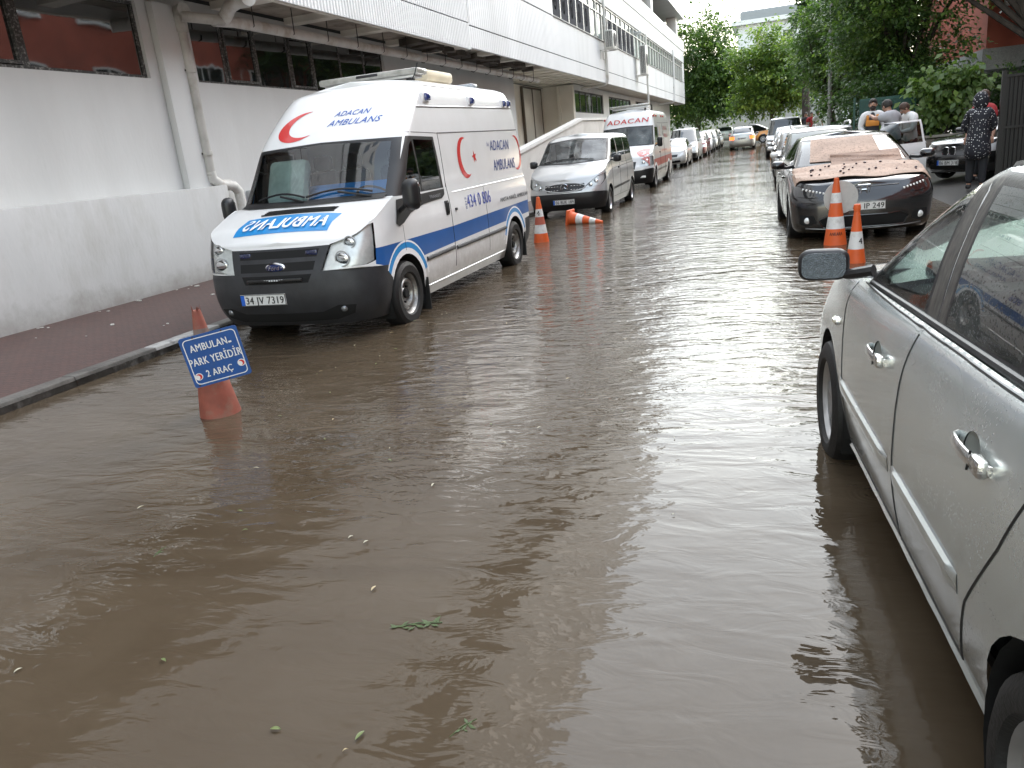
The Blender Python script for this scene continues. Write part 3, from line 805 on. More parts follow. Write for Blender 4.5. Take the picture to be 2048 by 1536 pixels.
    for y0, y1 in ((.0, .72), (-.62, -.02)):
        a = Acc(); a.tube([V.hit('F', y1 - (y1 - y0) * k / 8, 1.35 + .05 * math.sin(PI * k / 8), .03) for k in range(9)], .011, BLACK, 6); a.tube([V.hit('F', y1, 1.31, .02), V.hit('F', (y0 + y1) / 2, 1.37, .04)], .012, BLACK, 6); a.build('wiper', V.root)
    # badge
    a = Acc(); p = V.hit('F', 0, .752, .0)
    Mb = Matrix.Translation(p) @ Matrix.Rotation(PI / 2, 4, 'Y')
    a.ell(p, (.02, .115, .052), CHROME, 24, 12); a.ell(p + Vector((.006, 0, 0)), (.018, .102, .042), mat('badge_blue', (0.008, 0.02, 0.09), .2, coat=1), 24, 12)
    put_text(a, 'Ford', lambda x, z: p + Vector((.027 - (x / .1) ** 2 * .008, x, z)), .042, CHROME, width=.13, bold=.015, shear=.3, z0=-.018, align='C')
    a.build('badge', V.root)
    a = Acc(); a.bbox(V.hit('F', 0, .635, .01), (.03, .62, .026), mat('led_housing', (0.02, 0.02, 0.02), .4), .008)
    for k in range(22): a.box(V.hit('F', -.295 + .59 * k / 21, .635, .024), (.006, .018, .014), mat('led_clear', (0.75, 0.77, 0.78), .2))
    a.build('light_bar_grille', V.root).name = 'grille_lamp_bar'
    for y in (-.38, .38):
        a = Acc(); a.bbox(V.hit('F', y, .872, -.005), (.03, .13, .05), mat('beacon_blue_dark', (0.012, 0.02, 0.07), .2, coat=1), .01); a.build('grille_beacon', V.root)
    for y in (-.66, .66):
        a = Acc(); p = V.hit('F', y, .315, -.01); a.ell(p, (.03, .036, .036), mat('fog_lamp_grey', (.22, .23, .24), .2, .6), 14, 8); a.build('fog_lamp', V.root)
    # inside of the headlights
    for sg in (1, -1):
        a = Acc()
        for (y, z, rr, mm) in ((.70, .80, .066, CHROME), (.76, .945, .050, CHROME)):
            p = V.hit('F', sg * y, z, -.022); a.ell(p, (.02, rr * 1.25, rr * .85), mm, 16, 8)
            a.lathe([(rr + .012, 0), (rr + .012, .012), (rr, .012)], mat('lamp_bezel', (.55, .56, .57), .3, .6), 20, Matrix.Translation(p) @ Matrix.Rotation(PI / 2, 4, 'Y'), caps=False)
        a.build('headlight_reflector', V.root)
    M_ = Matrix.Translation(V.hit('F', -.16, .455, .008)) @ Matrix.Rotation(PI / 2, 4, 'Z')
    number_plate(V.root, '34 JV 7319', M_)
    # roof light bar, air conditioner, antenna
    a = Acc(); a.bbox((-1.75, 0, 2.635), (.30, 1.34, .075), mat('beacon_clear', (0.33, 0.325, 0.29), .25, coat=.6, var=.3, vscale=10), .03); a.bbox((-1.75, .0, 2.637), (.305, .34, .065), BLACK, .03)
    a.bbox((-1.75, 0, 2.585), (.22, 1.22, .035), mat('aluminium', (.5, .5, .49), .4, .7), .01)
    for y in (-.5, .5): a.box((-1.75, y, 2.555), (.12, .06, .05), BLACK)
    a.build('light_bar', V.root)
    a = Acc(); a.bbox((-2.5, .12, 2.62), (.85, .95, .14), mat('aircon_cream', (.66, .58, .42), .5, var=.15), .05); a.bbox((-2.5, .12, 2.68), (.6, .7, .07), mat('aircon_cream', (.66, .58, .42), .5), .03); a.build('roof_air_conditioner', V.root)
    a = Acc(); a.bbox((-4.0, 0, 2.58), (.22, 1.0, .08), mat('beacon_grey', (.30, .33, .36), .2, coat=.6), .03); a.build('rear_beacon', V.root)
    a = Acc(); a.tube([(-1.40, .66, 2.50), (-1.44, .70, 2.58), (-1.50, .72, 2.70)], .007, BLACK, 5); a.build('antenna', V.root)
    V.mirror((-.02, .95, 1.13), (.02, 1.13, 1.30), (.14, .20, .34), BLACK, rot=-.25); V.mirror((-.02, -.95, 1.13), (.02, -1.08, 1.30), (.14, .16, .30), BLACK, rot=-.25)
    # inside
    a = Acc(); a.bbox((-.16, 0, 1.24), (.50, 1.50, .16), mat('dash_blue_cloth', (.012, .20, .55), .8, var=.3), .05); a.bbox((-.52, 0, 1.34), (.10, 1.5, .26), MATS['dash_blue_cloth'], .04, Matrix.Rotation(R(-30), 3, 'Y')); a.bbox((-.45, 0, 1.05), (.2, 1.5, .3), BLACK, .04)
    for y in (.45, -.15, -.55):
        a.bbox((-1.22, y, 1.30), (.16, .48 if y > 0 else .40, .62), FABRIC, .07); a.bbox((-1.22, y, 1.70), (.10, .25, .18), FABRIC, .05); a.bbox((-1.0, y, .95), (.5, .48 if y > 0 else .4, .16), FABRIC, .06)
    a.box((-1.45, 0, 1.3), (.03, 1.75, 1.3), mat('bulkhead', (.34, .36, .36), .7)); a.box((-2.3, 0, .30), (4.2, 1.6, .04), DARK)
    a.lathe([(.19, -.015), (.205, 0), (.19, .015), (.175, 0), (.19, -.015)], BLACK, 24, Matrix.Translation((-.52, .45, 1.30)) @ Matrix.Rotation(R(-35), 4, 'Y'), caps=False)
    # pale quilt propped behind the glass on the kerb side
    a.bbox((-.36, -.50, 1.52), (.16, .50, .52), mat('pale_cushion', (.62, .70, .62), .8, var=.3, vscale=6), .08, Matrix.Rotation(R(-25), 3, 'Y'))
    a.build('cabin', V.root)
    V.arch(wf, wz, ra, .975); V.arch(wr, wz, ra, .975)
    V.acc('body').box((-2.0, 0, .20), (5.2, 1.5, .06), DARK)
    for sg in (1, -1):
        a = V.acc('body'); a.box((-.46, sg * .88, .20), (.02, .22, .36), RUBBER); a.box((-4.20, sg * .88, .24), (.02, .22, .36), RUBBER)
    V.done()
    V.wheels([(wf, .87, wz), (wf, -.87, wz), (wr, .87, wz), (wr, -.87, wz)], .345, .225, .23, 'steel', .215)
    return V
ASCR = glass('windscreen_glass', (.74, .82, .82), .015, ior=1.85); AGLS = glass('cab_glass', (.30, .34, .34), .015)
# ------------------------------------------------------------------ silver passenger van
SILVER = paint('silver_paint', (0.50, 0.51, 0.50), .65, .32, 0, .1)
SILVERW = paint('silver_paint_wet', (0.65, 0.70, 0.69), .6, .24, .5, .08)
PALE = paint('pale_silver_paint', (0.53, 0.535, 0.53), .5, .32)
GRAPH = paint('graphite_paint', (0.010, 0.011, 0.013), .15, .2, .15, .03, .10)
def silver_van():
    V = Vehicle('passenger_van', 'silver passenger van with black lower bumper, in front of the toppled cone', 'van', (-4.60, 19.0, 0), -PI / 2)
    z6 = [(.80, .80), (.55, .97), (.0, 1.16), (-.25, 1.21), (-9, 1.24)]
    z5 = [(.86, .66), (.55, .78), (.0, .93), (-.3, .98), (-9, 1.0)]
    low = [Ring(.17, .78, -3.70, .88, .3, .2, .12), Ring(.30, .86, -3.76, .92, .34, .2, .15), Ring(.46, .90, -3.79, .945, .36, .2, .18), Ring([(.9, .58), (.4, .64), (-9, .68)], .885, -3.79, .95, .36, .2, .18),
           Ring(z5, .84, -3.78, .945, .34, .2, .17), Ring(z6, .76, -3.76, .905, .32, .2, .17)]
    LW = Shell(low)
    up = [Ring([(.3, 1.17), (-.2, 1.20), (-9, 1.235)], .10, -3.74, .90, .22, .2, .26), Ring(1.45, -.32, -3.70, .875, .22, .2, .24), Ring(1.70, -.68, -3.62, .83, .22, .22, .22), Ring(1.80, -.86, -3.52, .76, .22, .24, .2), Ring(1.845, -1.02, -3.38, .64, .2, .25, .16)]
    UP = Shell(up)
    wr = -3.2; wz = .28; ra = .39
    reg = [('*front_door', None, S((-.36, .36), (-.36, 1.24), (-1.40, 1.24), (-1.40, .33), (-.44, .33))),
           ('bumper', BLACK, F((0, .1), (0, .56), (.6, .56)) + S((.62, .55), (.36, .52), (.36, .1))),
           (None, BLACK, S((-.42, .50), (-.42, .56), (-2.76, .60), (-2.76, .545))),
           ('rear_bumper', BLACK, S((-3.60, .1), (-3.62, .52), (-4, .54)) + B((.5, .56), (0, .56), (0, .1))),
           (None, 'drop', arcpoly(0, wz, ra, .06)), (None, 'drop', arcpoly(wr, wz, ra, .06)),
           ('*headlight', LAMP, F((.46, .66), (.54, .73)) + S((.62, .90), (.40, .955), (.48, .82), (.66, .69))),
           ('grille', BLACK, F((0, .585), (0, .775), (.47, .765), (.49, .70), (.42, .60)))]
    V.skin(LW, reg, ('body', PALE))
    ru = [('windscreen', BLACK, F((0, 1.19), (.87, 1.22), (.78, 1.73), (0, 1.79))), ('windscreen', VSCR, F((0, 1.23), (.82, 1.25), (.74, 1.69), (0, 1.755))),
          ('*front_door', None, S((-.36, 1.18), (-.40, 1.27), (-.95, 1.76), (-1.40, 1.775), (-1.40, 1.22))),
          ('*door_glass', DGL, S((-.43, 1.245), (-.94, 1.70), (-1.32, 1.715), (-1.34, 1.26))),
          ('*side_window', DGLASS, S((-1.44, 1.27), (-1.46, 1.715), (-2.45, 1.715), (-2.45, 1.275))), ('*side_window#b', DGLASS, S((-2.50, 1.275), (-2.50, 1.715), (-3.42, 1.69), (-3.55, 1.62), (-3.60, 1.29)))]
    V.skin(UP, ru, ('body', PALE))
    V.top(lambda u: LW.pt(u, LW.n), 0, .40, .05, 'hood', PALE); V.top(lambda u: UP.pt(u, UP.n), 0, 1, .05, 'body', PALE)
    V.freeze()
    for k in 'LR':
        sg = 1 if k == 'L' else -1
        for p in ([(-.36, .40), (-.36, 1.2)], [(-1.40, .33), (-1.40, 1.76)], [(-2.47, .36), (-2.47, 1.24)], [(-.4, .33), (-2.8, .33)], [(-1.45, 1.10), (-3.6, 1.12)], [(.2, .9), (-.36, 1.0), (-3.6, 1.06)]): V.seam(k, p, .005)
        a = Acc(); p = V.hit(k, -1.22, 1.0, .012); a.bbox(p, (.18, .03, .045), BLACK, .014); a.build('door_handle', V.root)
    # grille dashes, star
    a = Acc()
    for r_, z in ((0, .725), (1, .64)):
        for y in (-.38, -.31, -.24, -.17, .17, .24, .31, .38): a.bbox(V.hit('F', y, z - .01 * abs(y), .004), (.012, .045, .016), CHROME, .004)
    p = V.hit('F', 0, .69, .012); Mb = Matrix.Translation(p) @ Matrix.Rotation(PI / 2, 4, 'Y')
    a.lathe([(.084, -.008), (.094, 0), (.084, .008), (.076, 0), (.084, -.008)], CHROME, 28, Mb, caps=False)
    for t in (90, 210, 330):
        c, s_ = math.cos(R(t)), math.sin(R(t)); e = (-s_, c)
        a.add([p + Vector((.01, 0, 0)), p + Vector((0, .014 * math.cos(R(t + 60)), .014 * math.sin(R(t + 60)))), p + Vector((0, .082 * c, .082 * s_)), p + Vector((0, .014 * math.cos(R(t - 60)), .014 * math.sin(R(t - 60))))], [(0, 2, 1), (0, 3, 2)], CHROME)
    a.build('badge', V.root)
    a = V.acc('body'); a.tube([V.hit('F', .50 * math.cos(q * PI / 12), .69 + .10 * math.sin(q * PI / 12), .004) for q in range(25)], .012, PALE, 6)
    for sg in (1, -1):
        a = Acc()
        for y, z, r_ in ((.62, .72, .05), (.74, .79, .05)): a.ell(V.hit('F', sg * y, z, -.02), (.02, r_, r_), CHROME, 14, 8)
        a.build('headlight_reflector', V.root)
    number_plate(V.root, '06 BUE 189', Matrix.Translation(V.hit('F', -.02, .37, .012)) @ Matrix.Rotation(PI / 2, 4, 'Z'))
    a = Acc(); a.tube([V.hit('F', -.70 + 1.25 * k / 8, 1.255 + .05 * math.sin(PI * k / 8), .02) for k in range(9)], .012, BLACK, 6); a.build('wiper', V.root)
    V.mirror((-.48, .88, 1.22), (-.42, 1.06, 1.24), (.13, .22, .20), BLACK, rot=-.2); V.mirror((-.48, -.88, 1.22), (-.42, -1.06, 1.24), (.13, .22, .20), BLACK, rot=-.2)
    a = Acc(); a.bbox((-.35, 0, 1.12), (.6, 1.5, .14), mat('dash_grey', (.10, .11, .11), .8), .05)
    for y in (.42, -.42):
        a.bbox((-1.25, y, 1.15), (.16, .48, .60), FABRIC, .07); a.bbox((-1.27, y, 1.52), (.1, .26, .18), FABRIC, .05)
    a.box((-1.7, 0, 1.2), (.04, 1.6, 1.0), DARK); a.box((-1.9, 0, .3), (3.4, 1.5, .04), DARK); a.build('cabin', V.root)
    V.arch(0, wz, ra, .94); V.arch(wr, wz, ra, .94); V.acc('body').box((-1.5, 0, .20), (4.0, 1.4, .06), DARK)
    V.done(); V.wheels([(0, .83, wz), (0, -.83, wz), (wr, .83, wz), (wr, -.83, wz)], .325, .21, .22, 'cover', .21, ALLOY)
VSCR = glass('van_windscreen', (.62, .70, .69), .015, film=.5); DGL = glass('door_glass_dark', (.10, .12, .12), .015)

# ------------------------------------------------------------------ second ambulance (white, red stripe)
REDS = mat('stripe_red', (0.55, 0.02, 0.02), .35, coat=.8); PINK = mat('bonnet_pink', (0.68, 0.22, 0.20), .4, coat=.6)
def ambulance_b():
    V = Vehicle('ambulance', 'white ambulance with red stripe and red word over its windscreen', 'ambulance', (-4.72, 27.8, 0), -PI / 2, 'ambulances', .8)
    z6 = [(.85, .95), (.6, 1.12), (.1, 1.38), (-9, 1.38)]; z5 = [(.9, .78), (.5, .92), (.1, 1.08), (-9, 1.08)]
    low = [Ring(.18, .85, -4.9, .91, .3, .2, .12), Ring(.34, .93, -4.95, .96, .34, .2, .14), Ring(.55, .96, -4.98, .99, .34, .2, .15), Ring(.72, .94, -4.98, .995, .32, .2, .14), Ring(z5, .88, -4.98, .99, .3, .2, .13), Ring(z6, .80, -4.97, .965, .28, .2, .14)]
    LW = Shell(low)
    up = [Ring(1.37, .12, -4.97, .96, .2, .2, .18), Ring(1.70, -.14, -4.95, .94, .2, .2, .17), Ring(2.06, -.40, -4.92, .90, .2, .2, .15), Ring(2.35, -.58, -4.88, .85, .2, .2, .14), Ring(2.52, -.76, -4.8, .76, .2, .25, .12), Ring(2.58, -.95, -4.7, .62, .2, .25, .1)]
    UP = Shell(up); wr = -3.67; wz = .30; ra = .42
    reg = [(None, REDS, S((.42, .92), (-4.9, .98), (-4.9, .72), (.42, .66))),
           ('*front_door', None, S((-.10, .5), (-.10, 1.4), (-1.3, 1.4), (-1.3, .4), (-.44, .4), (-.3, .7))),
           ('bumper', BLACK, F((0, .1), (0, .60), (.62, .62)) + S((.66, .66), (.42, .62), (.38, .1))),
           (None, WHT2, ringpoly(0, wz, .42, .52, R(5), R(175))), (None, WHT2, ringpoly(wr, wz, .42, .52, R(5), R(175))),
           (None, BLACK, S((-.5, .50), (-.5, .57), (-3.2, .60), (-3.2, .53))),
           (None, 'drop', arcpoly(0, wz, ra, .06)), (None, 'drop', arcpoly(wr, wz, ra, .06)),
           ('*headlight', LAMP, F((.56, .74), (.60, .98)) + S((.56, 1.06), (.46, 1.02), (.56, .76))),
           ('grille', BLACK, F((0, .66), (0, .92), (.44, .90), (.40, .66)))]
    V.skin(LW, reg, ('body', WHITE))
    ru = [('windscreen', BLACK, F((0, 1.39), (.93, 1.40), (.87, 2.04), (0, 2.07))), ('windscreen', VSCR, F((0, 1.43), (.87, 1.44), (.82, 2.0), (0, 2.04))),
          ('*front_door', None, S((-.10, 1.37), (-.58, 2.05), (-1.3, 2.05), (-1.3, 1.37))),
          ('*door_glass', DGLASS, S((-.18, 1.40), (-.60, 1.98), (-1.2, 1.98), (-1.22, 1.42)))]
    V.skin(UP, ru, ('body', WHITE))
    V.top(lambda u: LW.pt(u, LW.n), 0, .40, .05, 'hood', WHITE); V.top(lambda u: UP.pt(u, UP.n), 0, 1, .05, 'body', WHITE)
    V.freeze()
    for k in 'LR':
        sg = 1 if k == 'L' else -1
        for p in ([(-1.3, .4), (-1.3, 2.05)], [(-2.6, .4), (-2.6, 2.1)], [(-1.35, 2.12), (-4.7, 2.14)]): V.seam(k, p, .007)
        for x in (-.95, -1.5, -2.9, -3.5): 
            a = Acc(); a.bbox(V.hit(k, x, 2.36, .01), (.34, .05, .08), REDL, .015); a.build('side_beacon', V.root)
        GRT = mat('letter_dull_red', (.45, .16, .15), .5)
        V.text(k, 'ADACAN', -2.75 if sg > 0 else -3.9, 1.86, .15, GRT, width=1.1, bold=.01, sgn=-sg); V.text(k, 'AMBULANS', -2.75 if sg > 0 else -3.9, 1.60, .15, GRT, width=1.15, bold=.01, sgn=-sg)
        V.text(k, 'HASTA NAKİL AMBULANSI', -1.7 if sg > 0 else -3.3, 1.14, .07, REDS, width=1.6, bold=.02, sgn=-sg)
        vs, fs = crescent(0, 1.75, .24, .1, .22); V.decal(k, [(-1.9 - a * sg, b) for a, b in vs], fs, GRT)
        a = Acc(); a.bbox(V.hit(k, -1.18, 1.12, .012), (.16, .03, .05), BLACK, .012); a.build('door_handle', V.root)
    V.text('F', 'ADACAN', -.74, 2.17, .16, REDS, width=1.46, bold=.03, shear=.1, off=.014)
    vs = []; fs = []; n = 10
    for i in range(n + 1):
        for j in range(5):
            a = i / n; q = j / 4
            vs.append((.76 - .44 * a, .88 - .02 * a - q * (.10 + .34 * math.sin(PI * (.15 + .75 * a)))))
    for i in range(n):
        for j in range(4): fs.append((i * 5 + j, (i + 1) * 5 + j, (i + 1) * 5 + j + 1, i * 5 + j + 1))
    V.decal('T', vs, fs, PINK, 'hood', .004)
    cv, cf = crescent(0, 0, .10, R(200), .3); V.decal('T', [(.56 - b, .62 + a * 1.3) for a, b in cv], cf, WHT2, 'hood', .008)
    for sg in (1, -1):
        a = Acc()
        for y, z in ((.68, .86), (.79, .92)): a.ell(V.hit('F', sg * y, z, -.02), (.02, .06, .06), CHROME, 14, 8)
        a.build('headlight_reflector', V.root); a = Acc(); a.bbox(V.hit('F', sg * .64, .40, .0), (.02, .22, .07), LAMPIN, .01); a.build('fog_lamp', V.root)
    number_plate(V.root, '06 AMB 19', Matrix.Translation(V.hit('F', 0, .45, .012)) @ Matrix.Rotation(PI / 2, 4, 'Z'))
    a = Acc(); a.bbox((-1.1, 0, 2.76), (.26, 1.4, .08), mat('beacon_clear', (0.46, 0.44, 0.38), .25), .03); a.bbox((-1.1, 0, 2.68), (.2, 1.2, .05), mat('aluminium', (.5, .5, .49), .4), .01)
    for y in (-.55, .55): a.box((-1.1, y, 2.64), (.14, .05, .1), BLACK)
    a.build('light_bar', V.root)
    a = Acc(); a.bbox((-1.9, .2, 2.70), (.8, .8, .16), WHITE, .05); a.build('roof_air_conditioner', V.root)
    V.mirror((-.12, .95, 1.36), (-.05, 1.14, 1.48), (.13, .2, .36), BLACK, rot=-.2); V.mirror((-.12, -.95, 1.36), (-.05, -1.14, 1.48), (.13, .2, .36), BLACK, rot=-.2)
    a = Acc(); a.bbox((-.1, 0, 1.3), (.5, 1.66, .14), mat('dash_grey', (.10, .11, .11), .8), .05)
    for y in (.45, -.45): a.bbox((-1.2, y, 1.4), (.16, .5, .7), FABRICL, .07)
    a.box((-1.5, 0, 1.4), (.04, 1.7, 1.4), mat('bulkhead_pale', (.34, .35, .35), .7)); a.box((-2.3, 0, .32), (4.4, 1.5, .04), DARK); a.build('cabin', V.root)
    V.arch(0, wz, ra, .98); V.arch(wr, wz, ra, .98); V.acc('body').box((-2, 0, .22), (5, 1.4, .06), DARK)
    V.done(); V.wheels([(0, .87, wz), (0, -.87, wz), (wr, .87, wz), (wr, -.87, wz)], .35, .22, .23, 'steel', .22)

# ------------------------------------------------------------------ generic cars
def car(name, label, cat, loc, rz, P_, style='sedan', L=4.4, W=1.74, H=1.46, group=None, fine=.55, glassm=None, rim='spoke7', black_low=False, plate='06 AKR 52', tail_on=False, rails=False, cab=False, mir=None, hub=.28, roofm=None, doors_open=False):
    """x = 0 at the front axle; style: sedan, hatch, wagon, mpv, suv"""
    G = glassm or DGLASS; V = Vehicle(name, label, cat, loc, rz, group, fine); hw = W / 2
    fo = .86; wb = {'sedan': .595, 'hatch': .62, 'wagon': .60, 'mpv': .61, 'suv': .6}[style] * L; xr = fo - L
    bel = {'sedan': .93, 'hatch': .94, 'wagon': .94, 'mpv': 1.06, 'suv': 1.05}[style]; low_ = {'suv': .10}.get(style, 0)
    cowl = {'mpv': .18, 'suv': -.20}.get(style, -.30)
    deck = style == 'sedan'
    zt = [(.80, .66 + low_), (.45, .82 + low_), (cowl, bel - .02), (-1.2, bel + .02), (-9, bel + .07)]
    z4 = [(.82, .58 + low_), (.45, .70 + low_), (cowl, bel - .13), (-9, bel - .06)]; z3 = [(.85, .50 + low_), (.3, .58 + low_), (-9, .66 + low_)]
    lw = [Ring(.17 + low_, .70, xr + .12, hw - .07, .3, .25, .10), Ring(.30 + low_, .83, xr + .03, hw - .02, .34, .3, .15), Ring(.44 + low_, .86, xr, hw, .36, .3, .18, .08), Ring(z3, .84, xr, hw, .36, .3, .18, .08), Ring(z4, .76, xr + .03, hw - .012, .34, .3, .17, .08), Ring(zt, .70, xr + .06, hw - .055, .32, .28, .16, .07)]
    LW = Shell(lw)
    r1, r2, r3, r4 = {'sedan': (xr + .55, xr + .85, xr + 1.15, xr + 1.35), 'hatch': (xr + .12, xr + .28, xr + .50, xr + .72), 'wagon': (xr + .10, xr + .25, xr + .45, xr + .7), 'mpv': (xr + .08, xr + .12, xr + .2, xr + .4), 'suv': (xr + .08, xr + .16, xr + .28, xr + .5)}[style]
    zb = [(cowl, bel - .025), (-1.2, bel + .015), (-9, bel + .065)]
    fx = .75 if style == 'suv' else 1.0
    up = [Ring(zb, cowl + .17, r1, hw - .06, .26, .26, .24), Ring(bel + (H - bel) * .50, cowl - .34 * fx, r2, hw - .145, .26, .26, .22), Ring(H - .085, cowl - .72 * fx, r3, hw - .215, .26, .26, .2), Ring(H - .035, cowl - .90 * fx, r4, hw - .30, .24, .25, .17)]
    UP = Shell(up); wz = hub; rw = .305 + low_ * .4; ra = rw + .065; wr = -wb
    bx = cowl - .95 * fx - .55
    lowm = BLACK if black_low else None
    reg = [('*front_door', None, S((cowl - .12, .30 + low_), (cowl - .12, bel + .1), (bx, bel + .1), (bx, .28 + low_))), ('*rear_door', None, S((bx - .01, .28 + low_), (bx - .01, bel + .1), (wr - .05, bel + .1), (wr + ra * .75, .62), (wr + ra + .04, .28 + low_))),
           ('bumper', lowm, F((0, .1), (0, .44 + low_), (.5, .44 + low_)) + S((.55, .44 + low_), (ra + .03, .44 + low_), (ra + .03, .1))), ('rear_bumper', lowm, S((wr - ra - .1, .1), (wr - ra - .1, .52 + low_), (xr + .1, .54 + low_)) + B((.5, .55 + low_), (0, .55 + low_), (0, .1))),
           (None, 'drop', arcpoly(0, wz, ra, .07 + low_)), (None, 'drop', arcpoly(wr, wz, ra, .07 + low_)),
           ('*headlight', LAMPIN, F((.46, .52 + low_), (.52, .64 + low_)) + S((.50, .74 + low_), (.36, .76 + low_), (.50, .58 + low_))), ('grille', BLACK, F((0, .50 + low_), (0, .62 + low_), (.40, .62 + low_), (.36, .50 + low_))), ('bumper', DARK, F((0, .22 + low_), (0, .34 + low_), (.5, .34 + low_), (.54, .24 + low_))),
           ('*tail_light', (TAILON if tail_on else REDL), S((xr + .34, .86 + low_), (xr + .24, .66 + low_)) + B((.52, .64 + low_), (.50, .86 + low_)))]
    if deck or style == 'hatch': pass
    V.skin(LW, reg, ('body', P_))
    zt_ = H - .105; sl = r3 + .30
    ru = [('windscreen', BLACK, F((0, bel - .01), (hw - .10, bel), (hw - .24, H - .09), (0, H - .07))), ('windscreen', G, F((0, bel + .03), (hw - .14, bel + .03), (hw - .27, H - .115), (0, H - .095))),
          ('*front_door', None, S((cowl - .12, bel - .05), (cowl - .22, bel + .05), (cowl - .82 * fx, H - .075), (bx, H - .065), (bx, bel - .05))), ('*rear_door', None, S((bx - .01, bel - .05), (bx - .01, H - .065), (r3 + .5, H - .07), (min(wr + .15, bx - .75), bel - .05))),
          ('*door_glass', G, S((cowl - .20, bel + .03), (cowl - .80 * fx, zt_), (bx + .05, zt_ + .005), (bx + .05, bel + .04))), ('*door_glass#b', G, S((bx - .06, bel + .045), (bx - .06, zt_ + .005), (max(r3 + .42, wr - .1), zt_ - .005), (max(r2 + .42, wr - .32), bel + .18), (max(r1 + .5, wr - .42), bel + .06))),
          ('rear_window', G, B((0, bel + .13), (hw - .20, bel + .13), (hw - .29, H - .12), (0, H - .10)))]
    if style in ('mpv', 'suv', 'wagon'): ru.append(('*side_window', G, S((wr - .25, bel + .09), (wr - .2, zt_), (r3 + .30, zt_ - .01), (r2 + .30, bel + .11))))
    V.skin(UP, ru, ('body', P_))
    V.top(lambda u: LW.pt(u, LW.n), 0, .42, .05, 'hood', P_, nu=18); 
    V.top(lambda u: LW.pt(u, LW.n), .60, 1, .03, 'boot_lid' if deck else 'body', P_, nu=18)
    V.top(lambda u: UP.pt(u, UP.n), 0, 1, .035, 'body', roofm or P_, nu=22)
    V.freeze()
    for k in 'LR':
        for x in (-.95 * fx - .35 + cowl, bx - .75):
            a = Acc(); a.bbox(V.hit(k, x, bel - .14, .012), (.18, .03, .035), P_, .012); a.build('door_handle', V.root)
        V.seam(k, [(bx, .30 + low_), (bx, bel)], .006); V.seam(k, [(cowl - .12, .32 + low_), (cowl - .12, bel - .05)], .005); V.seam(k, [(-.42, .50 + low_), (wr + .45, .52 + low_)], .014, m=BLACK)
        if rails:
            sg = 1 if k == 'L' else -1
            a = Acc(); a.tube([(cowl - 1.0, sg * (hw - .28), H - .01), (cowl - 1.1, sg * (hw - .27), H + .05), ((cowl + r4) / 2 - .4, sg * (hw - .26), H + .065), (r4 - .05, sg * (hw - .28), H + .04), (r4 - .15, sg * (hw - .29), H - .01)], .018, ALLOY, 6); a.build('roof_rail', V.root)
    number_plate(V.root, plate, Matrix.Translation(V.hit('F', 0, .38 + low_, .012)) @ Matrix.Rotation(PI / 2, 4, 'Z'))
    zrp = .70 + low_ if not black_low else .62
    number_plate(V.root, plate, Matrix.Translation(V.hit('B', 0, zrp, .012)) @ Matrix.Rotation(-PI / 2, 4, 'Z'))
    mm = mir or P_
    for sg in (1, -1): V.mirror((cowl - .30, sg * (hw - .08), bel + .02), (cowl - .26, sg * (hw + .10), bel + .06), (.10, .19, .12), mm, rot=-.2)
    a = Acc()
    if G is not DGLASS:
        a.bbox((cowl - .25, 0, bel - .10), (.5, W - .3, .14), mat('dash_grey', (.10, .11, .11), .8), .05)
        for y in (.38, -.38):
            a.bbox((bx + .12, y, .85), (.15, .46, .56), FABRIC, .07); a.bbox((bx + .10, y, 1.20), (.1, .25, .16), FABRIC, .05)
        a.bbox((wr + .1, 0, .85), (.16, W - .4, .55), FABRIC, .07)
    a.box((wr / 2, 0, .30 + low_), (wb + .3, W - .35, .04), DARK); a.build('cabin', V.root)
    V.arch(0, wz, ra, hw - .01, zmin=.12 + low_); V.arch(wr, wz, ra, hw - .01, zmin=.12 + low_)
    V.acc('body').box((-wb / 2, 0, .20 + low_), (L - .7, W - .35, .05), DARK)
    if cab:
        a = Acc(); a.bbox((cowl - 1.25, 0, H + .08), (.16, .55, .12), WHT2, .03); a.build('roof_sign', V.root)
    if doors_open: doors_open(V)
    V.done(); V.wheels([(0, hw - .10, wz), (0, -hw + .10, wz), (wr, hw - .10, wz), (wr, -hw + .10, wz)], rw, .19, .2, rim, rw * .66, ALLOY)
    return V
TAILON = mat('tail_light_lit', (0.8, 0.08, 0.02), .25, emit=(1.0, 0.17, 0.03), es=.75)
